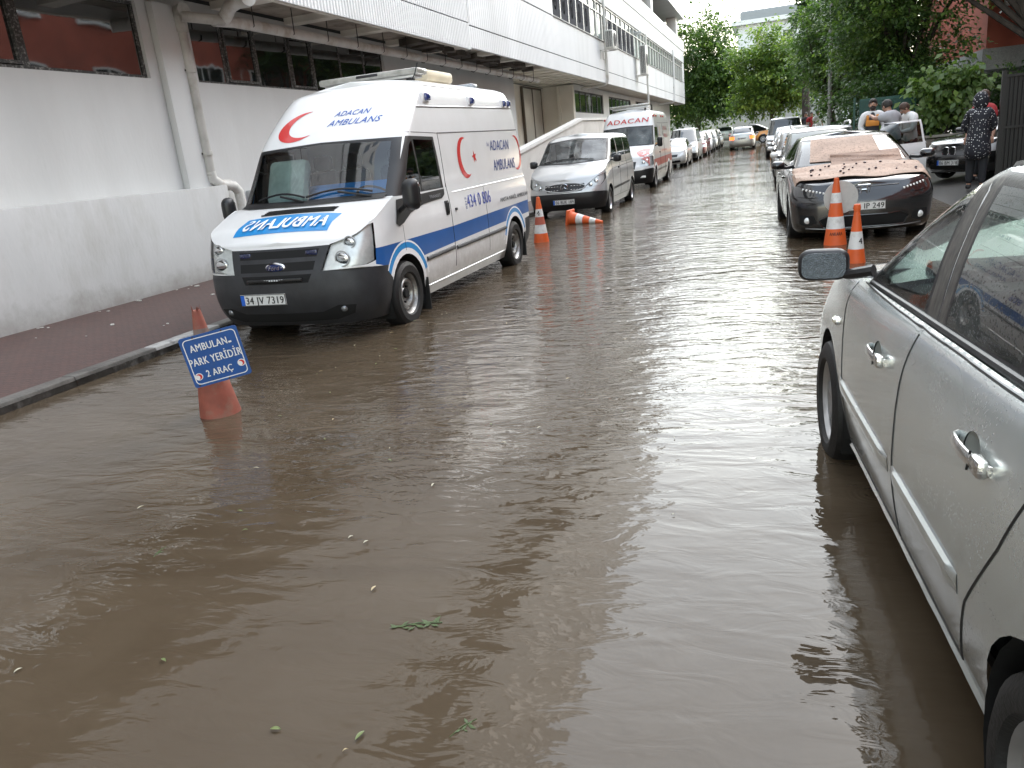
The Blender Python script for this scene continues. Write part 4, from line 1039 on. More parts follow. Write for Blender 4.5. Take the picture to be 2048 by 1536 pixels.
# ------------------------------------------------------------------ near silver saloon at the right
def near_saloon():
    dx, dy = -.085, .996
    V = Vehicle('saloon_car', 'wet silver saloon car parked nearest, with black door mirror and chrome door handles', 'car', (1.12, 4.04, 0), math.atan2(dy, dx), None, 1.6)
    PT = SILVERW
    zt = [(.78, .66), (.45, .82), (.0, .915), (-.35, .945), (-1.2, .975), (-2.4, 1.015), (-9, 1.02)]
    z4 = [(.8, .58), (.4, .72), (-.3, .82), (-9, .88)]; z3 = [(.84, .50), (.3, .60), (-9, .68)]
    low = [Ring(.155, .66, -3.35, .78, .3, .25, .1), Ring(.22, .78, -3.44, .815, .32, .28, .14), Ring(.42, .84, -3.48, .855, .36, .3, .18, .08, .02), Ring(z3, .82, -3.48, .865, .36, .3, .18, .08, .03),
           Ring(z4, .75, -3.44, .858, .34, .3, .17, .08, .05), Ring([(a, b - .03) for a, b in zt], .70, -3.42, .825, .32, .28, .16, .07, .05), Ring(zt, .68, -3.40, .795, .32, .28, .16, .07, .05)]
    LW = Shell(low)
    zb = [(a, b + .002) for a, b in zt]
    up = [Ring(zb, -.18, -2.95, .785, .26, .26, .28), Ring([(-.5, 1.20), (-9, 1.22)], -.70, -2.68, .735, .26, .26, .24), Ring(1.405, -1.14, -2.36, .65, .26, .26, .2), Ring(1.455, -1.36, -2.18, .55, .24, .24, .16)]
    UP = Shell(up); wr = -2.60; wz = .255; ra = .365
    reg = [('*front_door', None, S((-.42, .20), (-.42, 1.0), (-1.46, 1.0), (-1.40, .70), (-1.33, .20))), ('*rear_door', None, S((-1.34, .20), (-1.41, .70), (-1.47, 1.0), (-2.50, 1.05), (-2.42, .92), (-2.30, .72), (-2.12, .48), (-2.0, .20))),
           ('bumper', None, F((0, .1), (0, .46), (.5, .46)) + S((.55, .46), (ra + .03, .46), (ra + .03, .1))),
           (None, 'drop', arcpoly(0, wz, ra, .07)), (None, 'drop', arcpoly(wr, wz, ra, .07)),
           (None, 'drop', S(*[(-1.10 + .055 * math.cos(t), .80 + .045 * math.sin(t)) for t in [2 * PI * k / 20 for k in range(20)]])), (None, 'drop', S(*[(-2.08 + .055 * math.cos(t), .835 + .045 * math.sin(t)) for t in [2 * PI * k / 20 for k in range(20)]])),
           ('*headlight', LAMP, F((.42, .56), (.46, .66)) + S((.46, .78), (.30, .80), (.44, .62))), ('grille', BLACK, F((0, .52), (0, .62), (.36, .62), (.32, .52))),
           ('*tail_light', REDL, S((-3.15, .92), (-3.2, .72)) + B((.52, .70), (.48, .92)))]
    V.skin(LW, reg, ('body', PT))
    ru = [('windscreen', BLACK, F((0, .92), (.76, .93), (.62, 1.385), (0, 1.42))), ('windscreen', NGL, F((0, .96), (.71, .97), (.585, 1.355), (0, 1.37))),
          ('*front_door', BLACK, S((-.40, .93), (-.70, 1.07), (-1.05, 1.285), (-1.30, 1.395), (-1.48, 1.42), (-1.49, .96))),
          ('*rear_door', BLACK, S((-1.49, .96), (-1.49, 1.422), (-1.9, 1.42), (-2.16, 1.33), (-2.36, 1.20), (-2.52, 1.03))),
          ('*front_door', BP, S((-1.37, .97), (-1.40, 1.395), (-1.48, 1.41), (-1.475, .97))), ('*rear_door', BP, S((-1.495, .97), (-1.495, 1.41), (-1.545, 1.41), (-1.545, .97))),
          ('*door_glass', NGL, S((-.64, .985), (-.86, 1.135), (-1.09, 1.265), (-1.27, 1.335), (-1.385, 1.382), (-1.345, 1.0))),
          ('*door_glass#b', NGL, S((-1.565, 1.01), (-1.56, 1.388), (-1.86, 1.385), (-2.07, 1.31), (-2.09, 1.035))),
          ('*door_glass#c', NGL, S((-2.115, 1.035), (-2.10, 1.30), (-2.26, 1.215), (-2.38, 1.055))),
          ('rear_window', NGL, B((0, 1.06), (.60, 1.06), (.56, 1.34), (0, 1.36)))]
    V.skin(UP, ru, ('body', PT))
    V.top(lambda u: LW.pt(u, LW.n), 0, .43, .05, 'hood', PT, nq=20, nu=40); V.top(lambda u: LW.pt(u, LW.n), .62, 1, .03, 'boot_lid', PT); V.top(lambda u: UP.pt(u, UP.n), 0, 1, .045, 'body', PT, nq=20, nu=40)
    V.freeze()
    for k in 'LR':
        sg = 1 if k == 'L' else -1
        V.seam(k, [(-1.335, .20), (-1.405, .70), (-1.465, .96)], .0045, step=.03); V.seam(k, [(-.42, .22), (-.42, .93)], .004, step=.03)
        V.seam(k, [(-2.50, 1.0), (-2.42, .90), (-2.30, .70), (-2.12, .46), (-2.0, .21)], .0045, step=.03)
        V.seam(k, [(-.42, .212), (-2.0, .212)], .005, step=.05)
        V.seam(k, [(-.42, .185), (-2.2, .185)], .012, m=PT, step=.05, off=.004)
        # rub strips
        for x0, x1, nm in ((-.36, -1.31, 0), (-1.375, -2.06, 1)):
            a = Acc(); n = 20; rows = []
            for i in range(n + 1):
                x = x0 + (x1 - x0) * i / n; h = .030; e = min(1, i / 1.5, (n - i) / 1.5); e = max(e, .12)
                row = [V.hit(k, x, .47 + h * c, .0 + .014 * e * q) for c, q in ((-1, 0), (-.8, .8), (-.3, 1.0), (.35, 1.0), (.8, .8), (1, 0))]
                rows.append(row)
            a.rings(rows, PT, closed=False, caps=False); a.build('rub_strip', V.root)
        # belt weatherstrip and chrome line
        V.seam(k, [(-.62, .962), (-1.2, .985), (-2.40, 1.027)], .011, m=BLACK, step=.05, off=.003, n=8)
        V.seam(k, [(-.55, .950), (-1.2, .967), (-2.45, 1.010)], .006, m=RUBS, step=.05, off=.003, n=6)
        V.seam(k, [(-.42, .95), (-.70, 1.09), (-1.05, 1.305), (-1.30, 1.412), (-1.52, 1.437), (-1.9, 1.435), (-2.18, 1.345), (-2.40, 1.20)], .012, m=BLACK, step=.05, off=0)
        # handles with their hollows
        for x, z in ((-1.12, .80), (-2.10, .835)):
            a = Acc(); p = V.hit(k, x - .13, z, .0)
            rt = Matrix.Rotation(sg * R(0), 3, 'Z')
            # shallow bowl behind the grip
            n = 20; rim_ = []; mid = []
            for i in range(n):
                t = 2 * PI * i / n; q = Vector((x + .02 + .058 * math.cos(t), 0, z + .048 * math.sin(t))); q.y = p.y - .001 * sg
                h = V.hit(k, x + .02 + .075 * math.cos(t), z + .065 * math.sin(t), -.002); q.y = h.y - .002 * sg
                rim_.append(q); mid.append(Vector((x + .02 + .035 * math.cos(t), p.y * 0 + h.y - .022 * sg, z + .028 * math.sin(t))))
            cy_ = sum(q.y for q in mid) / n
            a.add(rim_ + mid + [Vector((x + .02, cy_ - .004 * sg, z))], [(i, (i + 1) % n, n + (i + 1) % n, n + i) for i in range(n)] + [(n + i, n + (i + 1) % n, 2 * n) for i in range(n)], SILVD, smooth=True, flip=sg > 0)
            def hit2(x_, z_, off):
                u0 = V.hit(k, x - .13, z_, off); u1 = V.hit(k, x + .13, z_, off); f = (x_ - u0.x) / (u1.x - u0.x); return u0 + (u1 - u0) * f
            rows = []; L_ = .115
            for i in range(13):
                q = i / 12; xx = x + L_ - 2 * L_ * q; hgt = .018 * (1 if .1 < q < .9 else .75); bow = .026 * math.sin(PI * min(1, max(0, q * 1.0))) ** .4 + .002
                c = hit2(xx, z + .004, bow); rows.append([c + Vector((0, .008 * math.cos(t) * sg, hgt * math.sin(t))) for t in [2 * PI * j / 10 for j in range(10)]])
            a.rings(rows, HNDL, smooth=True)
            c = hit2(x - .085, z + .004, .018); a.bbox(c, (.06, .026, .044), HNDL, .010)
            a.cyl(hit2(x - .052, z - .018, .029), hit2(x - .052, z + .026, .029), .003, .003, DARK, 5)
            a.build('door_handle', V.root)
        # indicator repeater on the wing
        a = Acc(); p = V.hit(k, -.22, .72, .004); a.bbox(p, (.085, .022, .032), CHROME, .008); a.bbox(p + Vector((0, .009 * sg, 0)), (.06, .018, .02), mat('lens_clear', (.55, .5, .4), .1, coat=1), .006); a.build('wing_indicator', V.root)
        # mirror corner
        a = Acc(); q = [V.hit(k, *c, .006) for c in ((-.46, .955), (-.64, .965), (-.67, 1.05), (-.62, 1.035))]; a.add(q, [(0, 1, 2, 3)], BLACK, flip=sg > 0); a.add(q, [(3, 2, 1, 0)], BLACK, flip=sg > 0); a.build('mirror_corner', V.root)
    V.mirror((-.56, .77, 1.0), (-.44, .945, 1.02), (.11, .225, .15), BLACK, MIRWET, rot=-.15); V.mirror((-.56, -.77, 1.0), (-.44, -.945, 1.02), (.11, .225, .15), BLACK, MIRWET, rot=-.15)
    # cabin
    a = Acc(); DG = mat('dash_pale', (.16, .17, .16), .75, var=.2)
    a.bbox((-.52, 0, .88), (.62, 1.36, .16), DG, .06); a.bbox((-.70, 0, .72), (.3, 1.36, .3), DG, .05); a.bbox((-.62, .36, .98), (.25, .42, .08), BLACK, .03)
    for y in (.36, -.36):
        a.bbox((-1.55, y, .80), (.16, .48, .62), FABRICL, .07, Matrix.Rotation(R(-12), 3, 'Y')); a.bbox((-1.66, y, 1.18), (.10, .26, .17), FABRICL, .05); a.bbox((-1.28, y, .48), (.5, .48, .16), FABRICL, .06)
        a.tube([(-1.64, y + .05, 1.05), (-1.66, y + .05, 1.15)], .008, CHROME, 6); a.tube([(-1.64, y - .05, 1.05), (-1.66, y - .05, 1.15)], .008, CHROME, 6)
    a.bbox((-2.45, 0, .80), (.18, 1.25, .55), FABRICL, .08, Matrix.Rotation(R(-16), 3, 'Y')); a.bbox((-2.15, 0, .48), (.5, 1.25, .16), FABRICL, .06)
    a.bbox((-2.75, 0, 1.0), (.5, 1.2, .04), FABRIC, .015)
    a.lathe([(.17, -.014), (.185, 0), (.17, .014), (.156, 0), (.17, -.014)], BLACK, 28, Matrix.Translation((-.92, .36, .90)) @ Matrix.Rotation(R(-62), 4, 'Y'), caps=False)
    a.ell((-.90, .36, .895), (.03, .07, .07), BLACK, 14, 8); a.tube([(-.90, .36, .895), (-.92, .52, .90)], .014, BLACK, 6); a.tube([(-.90, .36, .895), (-.92, .20, .90)], .014, BLACK, 6); a.tube([(-.88, .36, .89), (-.65, .36, .80)], .03, BLACK, 8)
    a.box((-1.3, 0, .26), (2.6, 1.5, .03), DARK)
    for sg in (1, -1): a.bbox((-1.0, sg * .755, .72), (1.2, .05, .45), FABRIC, .02); a.bbox((-1.9, sg * .755, .72), (.6, .05, .45), FABRIC, .02)
    a.build('cabin', V.root)
    V.arch(0, wz, ra, .85, zmin=.10); V.arch(wr, wz, ra, .85, zmin=.10); V.acc('body').box((-1.3, 0, .17), (3.4, 1.45, .04), DARK)
    number_plate(V.root, '06 DT 6412', Matrix.Translation(V.hit('F', 0, .36, .012)) @ Matrix.Rotation(PI / 2, 4, 'Z'))
    V.done(); V.wheels([(0, .765, wz), (0, -.765, wz), (wr, .765, wz), (wr, -.765, wz)], .305, .195, .2, 'spoke7', .205, ALLOY)
NGL = glass('saloon_glass_wet', (.38, .44, .42), .02, drops=.12, film=.35)
BP = mat('pillar_dull_film', (.10, .095, .085), .45, var=.6, vscale=30, stretch=(3, 3, .3))
RUBS = mat('strip_grey', (.10, .105, .105), .35, .5)
SILVD = paint('silver_hollow', (0.40, 0.42, 0.41), .5, .3); HNDL = mat('handle_chrome', (.72, .72, .70), .16, .95, bump=.2, bscale=150)

# ------------------------------------------------------------------ graphite saloon under cardboard
def graphite_saloon():
    V = Vehicle('saloon_car', 'graphite saloon car with wet cardboard over bonnet and windscreen, facing the cones', 'car', (1.16, 12.38, 0), -PI / 2 + .04, None, 1.1)
    PT = GRAPH
    zt = [(.86, .70), (.6, .78), (.1, .87), (-.30, .93), (-1.2, .96), (-9, 1.02)]; z4 = [(.88, .63), (.4, .74), (-.3, .82), (-9, .88)]; z3 = [(.90, .52), (.3, .62), (-9, .70)]
    low = [Ring(.12, .74, -3.62, .83, .28, .25, .08), Ring(.20, .86, -3.70, .88, .32, .28, .13), Ring(.40, .90, -3.74, .905, .34, .3, .17, .08), Ring(z3, .895, -3.74, .915, .34, .3, .19, .08), Ring(z4, .84, -3.72, .905, .34, .3, .20, .08, .03), Ring(zt, .78, -3.68, .86, .34, .28, .22, .07, .03)]
    LW = Shell(low)
    up = [Ring([(a, b + .003) for a, b in zt], -.10, -3.20, .83, .26, .26, .30), Ring(1.16, -.62, -2.9, .74, .26, .26, .25), Ring(1.335, -1.08, -2.5, .64, .26, .26, .2), Ring(1.375, -1.30, -2.2, .54, .24, .24, .16)]
    UP = Shell(up); wr = -2.70; wz = .27; ra = .37
    reg = [('*front_door', None, S((-.42, .24), (-.42, 1.0), (-1.48, 1.0), (-1.48, .22))), ('*rear_door', None, S((-1.49, .22), (-1.49, 1.0), (-2.55, 1.0), (-2.4, .7), (-2.2, .22))),
           ('bumper', None, F((0, .05), (0, .50), (.5, .52)) + S((.6, .54), (ra + .02, .54), (ra + .02, .05))),
           (None, 'drop', arcpoly(0, wz, ra, .06)), (None, 'drop', arcpoly(wr, wz, ra, .06)),
           ('grille', GLOSSB, F((0, .60), (0, .715), (.45, .70), (.70, .735), (.74, .69), (.50, .61), (.33, .545), (.15, .53), (0, .53))),
           ('*headlight', GLOSSB, F((.45, .60), (.46, .685), (.70, .73)) + S((.42, .765), (.50, .68), (.62, .62))),
           ('bumper', DARK, F((0, .20), (0, .34), (.42, .35), (.55, .30), (.48, .19))), ('bumper', DARK, F((.58, .26), (.62, .36), (.80, .38), (.80, .25), (.70, .22)))]
    V.skin(LW, reg, ('body', PT))
    ru = [('windscreen', BLACK, F((0, .94), (.79, .95), (.63, 1.335), (0, 1.35))), ('windscreen', CGLASS, F((0, .98), (.74, .98), (.60, 1.305), (0, 1.32))),
          ('*front_door', None, S((-.42, .93), (-.55, 1.02), (-1.12, 1.345), (-1.48, 1.36), (-1.48, .96))), ('*door_glass', CGLASS, S((-.55, .99), (-1.12, 1.305), (-1.42, 1.32), (-1.42, 1.0))), ('*rear_door', None, S((-1.49, .96), (-1.49, 1.36), (-2.2, 1.33), (-2.6, 1.0))), ('*door_glass#b', CGLASS, S((-1.55, 1.0), (-1.55, 1.32), (-2.05, 1.295), (-2.45, 1.03))),
          ('rear_window', CGLASS, B((0, 1.06), (.62, 1.06), (.55, 1.30), (0, 1.32)))]
    V.skin(UP, ru, ('body', PT))
    V.top(lambda u: LW.pt(u, LW.n), 0, .42, .055, 'hood', PT, nq=18, nu=34); V.top(lambda u: LW.pt(u, LW.n), .62, 1, .03, 'boot_lid', PT); V.top(lambda u: UP.pt(u, UP.n), 0, 1, .04, 'body', PT)
    V.freeze()
    for k in 'LR':
        sg = 1 if k == 'L' else -1
        V.seam(k, [(-1.48, .24), (-1.48, .96)], .005); V.seam(k, [(-.42, .26), (-.42, .92)], .005); V.seam(k, [(.2, .70), (-.42, .76), (-2.6, .82)], .004)
        for x in (-1.25, -2.3):
            a = Acc(); a.bbox(V.hit(k, x, .80, .014), (.18, .03, .035), PT, .012); a.build('door_handle', V.root)
        V.mirror((-.55, sg * .80, .99), (-.48, sg * 1.02, 1.02), (.12, .22, .14), GLOSSB, rot=-.2)
        a = Acc(); a.lathe([(0, .012), (.035, .008), (.045, 0)], LAMPIN, 16, Matrix.Translation(V.hit('F', sg * .70, .30, .0)) @ Matrix.Rotation(PI / 2, 4, 'Y'), caps=False); a.build('fog_lamp', V.root)
        # light strips in the lamps
        for i in range(7):
            y = .50 + .042 * i; a = V.acc('*headlight|%d' % sg); a.bbox(V.hit('F', sg * y, .652 + .010 * i, .0), (.012, .026, .030), LAMPIN, .006)
        a = V.acc('bumper'); a.tube([V.hit('F', sg * y, z, .003) for y, z in ((.0, .345), (.30, .345), (.45, .36), (.56, .30), (.50, .195), (.3, .185), (0, .185))], .010, CHROME if 0 else GLOSSB, 6)
    a = Acc(); a.tube([V.hit('F', -.70 + 1.4 * i / 20, .145 + .02 * math.cos(i), .006) for i in range(21)], .004, BLACK, 5)
    V.acc('bumper').tube([V.hit('F', -.72 + 1.44 * i / 20, .165 + .03 * abs(i / 10 - 1) ** 2, .006) for i in range(21)], .009, mat('lip_grey', (.2, .2, .2), .3, .5), 6)
    V.acc('grille').tube([V.hit('F', -.44 + .88 * i / 16, .708, .004) for i in range(17)], .006, mat('lip_grey', (.2, .2, .2), .3, .5), 6)
    # badge: an upright H in a rounded frame
    a = Acc(); p = V.hit('F', 0, .665, .016); fr = [(-.078, .062), (.078, .062), (.066, -.062), (-.066, -.062)]
    for q, r_ in zip(fr, fr[1:] + fr[:1]): a.tube([p + Vector((0, *q)), p + Vector((0, *r_))], .006, CHROME, 6)
    for s_ in (-1, 1): a.tube([p + Vector((.003, s_ * .048, .056)), p + Vector((.003, s_ * .033, 0)), p + Vector((.003, s_ * .043, -.056))], .011, CHROME, 6)
    a.tube([p + Vector((.003, -.035, 0)), p + Vector((.003, .035, 0))], .011, CHROME, 6); a.build('badge', V.root)
    number_plate(V.root, '06   IP 249', Matrix.Translation(V.hit('F', 0, .465, .014)) @ Matrix.Rotation(PI / 2, 4, 'Z'))
    a = Acc(); a.bbox((-.35, 0, .85), (.5, 1.4, .14), mat('dash_grey', (.10, .11, .11), .8), .05)
    for y in (.38, -.38): a.bbox((-1.5, y, .80), (.15, .46, .6), FABRIC, .07); a.bbox((-1.56, y, 1.14), (.1, .25, .16), FABRIC, .05)
    a.bbox((-2.5, 0, .8), (.16, 1.3, .5), FABRIC, .06); a.box((-1.4, 0, .26), (2.9, 1.5, .03), DARK); a.build('cabin', V.root)
    V.arch(0, wz, ra, .90, zmin=.1); V.arch(wr, wz, ra, .90, zmin=.1); V.acc('body').box((-1.4, 0, .15), (3.6, 1.5, .04), DARK)
    V.done(); V.wheels([(0, .81, wz), (0, -.81, wz), (wr, .81, wz), (wr, -.81, wz)], .315, .2, .2, 'spoke10', .225, ALLOY)
    # sheets lying on the car: real thickness, following bonnet and glass
    CARD = cardboard('cardboard_wet', (.44, .305, .23)); CARD2 = cardboard('cardboard_brown', (.33, .21, .15)); PAPER = mat('wet_paper', (.70, .71, .70), .45, coat=.3, var=.1)
    Mw = Matrix.Translation(V.root.location) @ Matrix.Rotation(V.root.rotation_euler.z, 4, 'Z')
    def sheet(name, label, cat, fn, nu, nv, m, th=.006, flap=None):
        rows = [[fn(i / nu, j / nv) for j in range(nv + 1)] for i in range(nu + 1)]; n = nv + 1
        P = [Mw @ p for r in rows for p in r]; N_ = []
        for i in range(nu + 1):
            for j in range(n):
                d1 = rows[min(i + 1, nu)][j] - rows[max(i - 1, 0)][j]; d2 = rows[i][min(j + 1, nv)] - rows[i][max(j - 1, 0)]; q = d1.cross(d2).normalized()
                if q.z < 0 and abs(q.z) > .05: q = -q
                N_.append(Mw.to_3x3() @ q)
        vs = P + [p - q * th for p, q in zip(P, N_)]; k = len(P); fs = []
        for i in range(nu):
            for j in range(nv):
                a, b, c, d = i * n + j, i * n + j + 1, (i + 1) * n + j + 1, (i + 1) * n + j; fs += [(a, b, c, d), (k + d, k + c, k + b, k + a)]
        rim_ = [i * n for i in range(nu + 1)] + [nu * n + j for j in range(1, n)] + [i * n + nv for i in range(nu - 1, -1, -1)] + [j for j in range(nv - 1, 0, -1)]
        for a, b in zip(rim_, rim_[1:] + rim_[:1]): fs.append((a, b, k + b, k + a))
        ac = Acc(); ac.add(vs, fs, m, smooth=True); return tag(ac.build(name, None, 50), label, cat)
    rn = random.Random(5); ph = [rn.random() * 6 for _ in range(8)]
    def wav(a, b, h): return h * (math.sin(7 * a + ph[0]) * math.sin(5 * b + ph[1]) + .5 * math.sin(17 * a + ph[2] + 9 * b))
    def hoodfn(u, v):
        y = -.98 + 1.96 * v
        fx = .66 - .28 * (abs(y) / .98) ** 2.2 + .025 * math.sin(9 * y) + (.10 if y < -.6 else 0) * (abs(y) - .6)
        x = fx + (-.24 - fx) * u
        edge = .84
        if abs(y) <= edge:
            p = V.hit('T', x, y, .0); return p + Vector((0, 0, .018 + .012 * (1 + wav(u, v, 1)) ))
        s_ = 1 if y > 0 else -1; p = V.hit('T', x, s_ * edge, 0)
        dr = abs(y) - edge
        return p + Vector((0, s_ * dr * .45, .025 - dr * .95 * (1.6 if s_ < 0 else .8)))
    sheet('cardboard_sheet', 'large wet pinkish cardboard sheet draped over the bonnet, dotted with berries', 'cardboard', hoodfn, 30, 52, CARD)
    def glassfn(y0, y1, z0, z1, off, wv, taper=0):
        def f(u, v):
            y = (y0 + (y1 - y0) * v) * (1 - taper * u); z = z0 + (z1 - z0) * u
            p = V.hit('F', y, z, 0); return p + Vector((off + wv * (1 + wav(u, v, 1)), 0, off * .6))
        return f
    sheet('cardboard_sheet', 'spotted cardboard sheet lying flat on the upper windscreen', 'cardboard', glassfn(-.58, .42, 1.02, 1.325, .012, .005, .12), 14, 26, CARD)
    sheet('cardboard_sheet', 'browner bent cardboard strip along the foot of the windscreen', 'cardboard', glassfn(-.30, .66, .955, 1.10, .03, .02), 12, 26, CARD2)
    sheet('paper_sheet', 'white wet paper sheet stuck on windscreen beside the cardboard', 'paper', glassfn(.40, .60, 1.06, 1.30, .016, .003, .1), 8, 8, PAPER, .003)
    # fallen berries on the bonnet sheet
    for i in range(26):
        rr = rn.random(); u, v = .15 + .6 * rn.random(), .18 + .7 * rn.random(); q = hoodfn(u, v)
        a = Acc(); r_ = .012 + .008 * rn.random(); a.ell(Mw @ (q + Vector((0, 0, r_ * .7))), (r_, r_, r_ * .8), mat('berry', (.03, .008, .012), .3, coat=.5), 8, 6)
        tag(a.build('fallen_berry'), 'small dark fallen berry on the cardboard over the bonnet', 'berry', 'fallen berries on the cardboard')
GLOSSB = mat('gloss_black', (.008, .008, .009), .12, coat=1)
def cardboard(name, col):
    if name in MATS: return MATS[name]
    m = mat(name, col, .7, var=.22, vscale=3.5, dirt=tuple(c * .45 for c in col), dscale=26, damt=.85, bump=.25, bscale=90)
    t, b, o = nodes(m)
    vo = N(t, 'ShaderNodeTexVoronoi'); vo.inputs['Scale'].default_value = 22; tc = N(t, 'ShaderNodeTexCoord'); t.links.new(tc.outputs['Object'], vo.inputs['Vector'])
    rp = N(t, 'ShaderNodeValToRGB'); rp.color_ramp.interpolation = 'CONSTANT'; rp.color_ramp.elements[0].color = (1, 1, 1, 1); rp.color_ramp.elements[1].position = .16; rp.color_ramp.elements[1].color = (0, 0, 0, 1)
    t.links.new(vo.outputs['Distance'], rp.inputs[0])
    src = b.inputs['Base Color'].links[0].from_socket; mx = N(t, 'ShaderNodeMix', data_type='RGBA'); t.links.new(rp.outputs[0], mx.inputs[0]); t.links.new(src, mx.inputs[6]); mx.inputs[7].default_value = (col[0] * .22, col[1] * .18, col[2] * .18, 1); t.links.new(mx.outputs[2], b.inputs['Base Color'])
    return m
# ------------------------------------------------------------------ ground, road, flood water
def sheet_grid(name, xs, ys, zf, m, smooth=True):
    a = Acc(); n = len(xs)
    a.add([(x, y, zf(x, y)) for y in ys for x in xs], [(j * n + i, j * n + i + 1, (j + 1) * n + i + 1, (j + 1) * n + i) for j in range(len(ys) - 1) for i in range(n - 1)], m, smooth=smooth)
    return struct(a.build(name))
def frange(a, b, n): return [a + (b - a) * i / n for i in range(n + 1)]
ASPH = mat('wet_asphalt', (.060, .058, .055), .30, var=.35, vscale=.9, dirt=(.12, .105, .085), dscale=.6, damt=.6, bump=.5, bscale=55)
EARTH = mat('ground_earth', (.09, .08, .06), .9, var=.3, vscale=.2)
PAVE = mat('pavement_far', (.16, .15, .14), .5, var=.3, vscale=.7, bump=.3, bscale=30)
sheet_grid('ground', frange(-600, 600, 8), frange(-300, 900, 8), lambda x, y: -1.2 if y < 300 else -1.2, EARTH)
YS = [-12, -6, 0, 6, 12, 20, 32, 44, 56, 70, 92]
sheet_grid('road', [-5.85, -3, 0, 2.5, 3.4], YS, lambda x, y: rise(y) - .07, ASPH)
def yard_z(x, y): return rise(y) * 0 + min(.22, -.06 + .10 * max(0, x - 2.4)) + rise(y)
sheet_grid('forecourt', [2.3, 2.9, 3.6, 4.4, 5.2, 7, 10, 16, 30], [-12, 0, 6, 10, 14, 18, 22, 26, 32, 44, 60, 92], yard_z, ASPH)

def water_mat():
    m = bpy.data.materials.new('flood_water'); t, b, out = nodes(m)
    b.inputs['Roughness'].default_value = .025; b.inputs['IOR'].default_value = 1.34; b.inputs['Specular IOR Level'].default_value = .5
    tc = N(t, 'ShaderNodeTexCoord')
    def noise(scale, stretch, rot, detail=3, rough=.5, dist=0.0):
        mp = N(t, 'ShaderNodeMapping'); mp.inputs['Scale'].default_value = stretch; mp.inputs['Rotation'].default_value = (0, 0, rot)
        t.links.new(tc.outputs['Object'], mp.inputs[0])
        nz = N(t, 'ShaderNodeTexNoise'); nz.inputs['Scale'].default_value = scale; nz.inputs['Detail'].default_value = detail; nz.inputs['Roughness'].default_value = rough; nz.inputs['Distortion'].default_value = dist
        t.links.new(mp.outputs[0], nz.inputs['Vector']); return nz.outputs[0]
    def math_(op, a, b_, clamp=False):
        n = N(t, 'ShaderNodeMath', operation=op); n.use_clamp = clamp
        for i, q in enumerate((a, b_)):
            if isinstance(q, (int, float)): n.inputs[i].default_value = q
            else: t.links.new(q, n.inputs[i])
        return n.outputs[0]
    # suspended mud, faint swirls
    c1 = noise(.8, (.5, 1.2, 1), R(-20), 7, .62, 1.2)
    rp = N(t, 'ShaderNodeValToRGB'); rp.color_ramp.elements[0].position = .3; rp.color_ramp.elements[1].position = .75
    rp.color_ramp.elements[0].color = (.052, .0375, .0235, 1); rp.color_ramp.elements[1].color = (.088, .067, .045, 1)
    t.links.new(c1, rp.inputs[0]); t.links.new(rp.outputs[0], b.inputs['Base Color'])
    # ripples: long swell across the street, short chop, slow patches that calm it
    sw = noise(2.1, (.72, 1.5, 1), R(-18), 2, .45, 1.1)
    ch = noise(6.2, (.62, 1.45, 1), R(-12), 3, .5, .9)
    fi = noise(18, (.75, 1.3, 1), R(-8), 2, .5, .6)
    pa = noise(.42, (1, .7, 1), .2, 3, .5)
    mr = N(t, 'ShaderNodeMapRange'); mr.inputs[1].default_value = .38; mr.inputs[2].default_value = .62; mr.inputs[3].default_value = .45; mr.inputs[4].default_value = 1.0
    t.links.new(pa, mr.inputs[0])
    # calmer close to the standing camera side, livelier up the street
    sx = N(t, 'ShaderNodeSeparateXYZ'); t.links.new(tc.outputs['Object'], sx.inputs[0])
    my = N(t, 'ShaderNodeMapRange'); my.inputs[1].default_value = 1.8; my.inputs[2].default_value = 7.5; my.inputs[3].default_value = .24; my.inputs[4].default_value = 1.0; my.interpolation_type = 'SMOOTHSTEP'
    t.links.new(sx.outputs[1], my.inputs[0])
    h = math_('ADD', math_('MULTIPLY', sw, .036), math_('ADD', math_('MULTIPLY', ch, .021), math_('MULTIPLY', math_('MULTIPLY', fi, my.outputs[0]), .0060)))
    # rings where drops fall
    vo = N(t, 'ShaderNodeTexVoronoi'); vo.inputs['Scale'].default_value = 1.7; t.links.new(tc.outputs['Object'], vo.inputs['Vector'])
    d = vo.outputs['Distance']
    fade = N(t, 'ShaderNodeMapRange'); fade.inputs[1].default_value = .05; fade.inputs[2].default_value = .30; fade.inputs[3].default_value = 1; fade.inputs[4].default_value = 0; t.links.new(d, fade.inputs[0])
    sel = N(t, 'ShaderNodeSeparateColor'); t.links.new(vo.outputs['Color'], sel.inputs[0])
    on = math_('GREATER_THAN', sel.outputs[0], .66)
    ring = math_('MULTIPLY', math_('MULTIPLY', math_('SINE', math_('MULTIPLY', d, 150), 0), fade.outputs[0]), math_('MULTIPLY', on, .00055))
    amp = math_('MULTIPLY', mr.outputs[0], my.outputs[0])
    h = math_('ADD', math_('MULTIPLY', h, amp), ring)
    bp = N(t, 'ShaderNodeBump'); bp.inputs['Strength'].default_value = 1.0; bp.inputs['Distance'].default_value = 1.0
    t.links.new(h, bp.inputs['Height']); t.links.new(bp.outputs[0], b.inputs['Normal'])
    return m
WATER = water_mat()
sheet_grid('water', frange(-5.83, 2.95, 6), [-12, -6, 0, 6, 12, 20, 32, 44, 56, 70, 92], lambda x, y: rise(y), WATER)
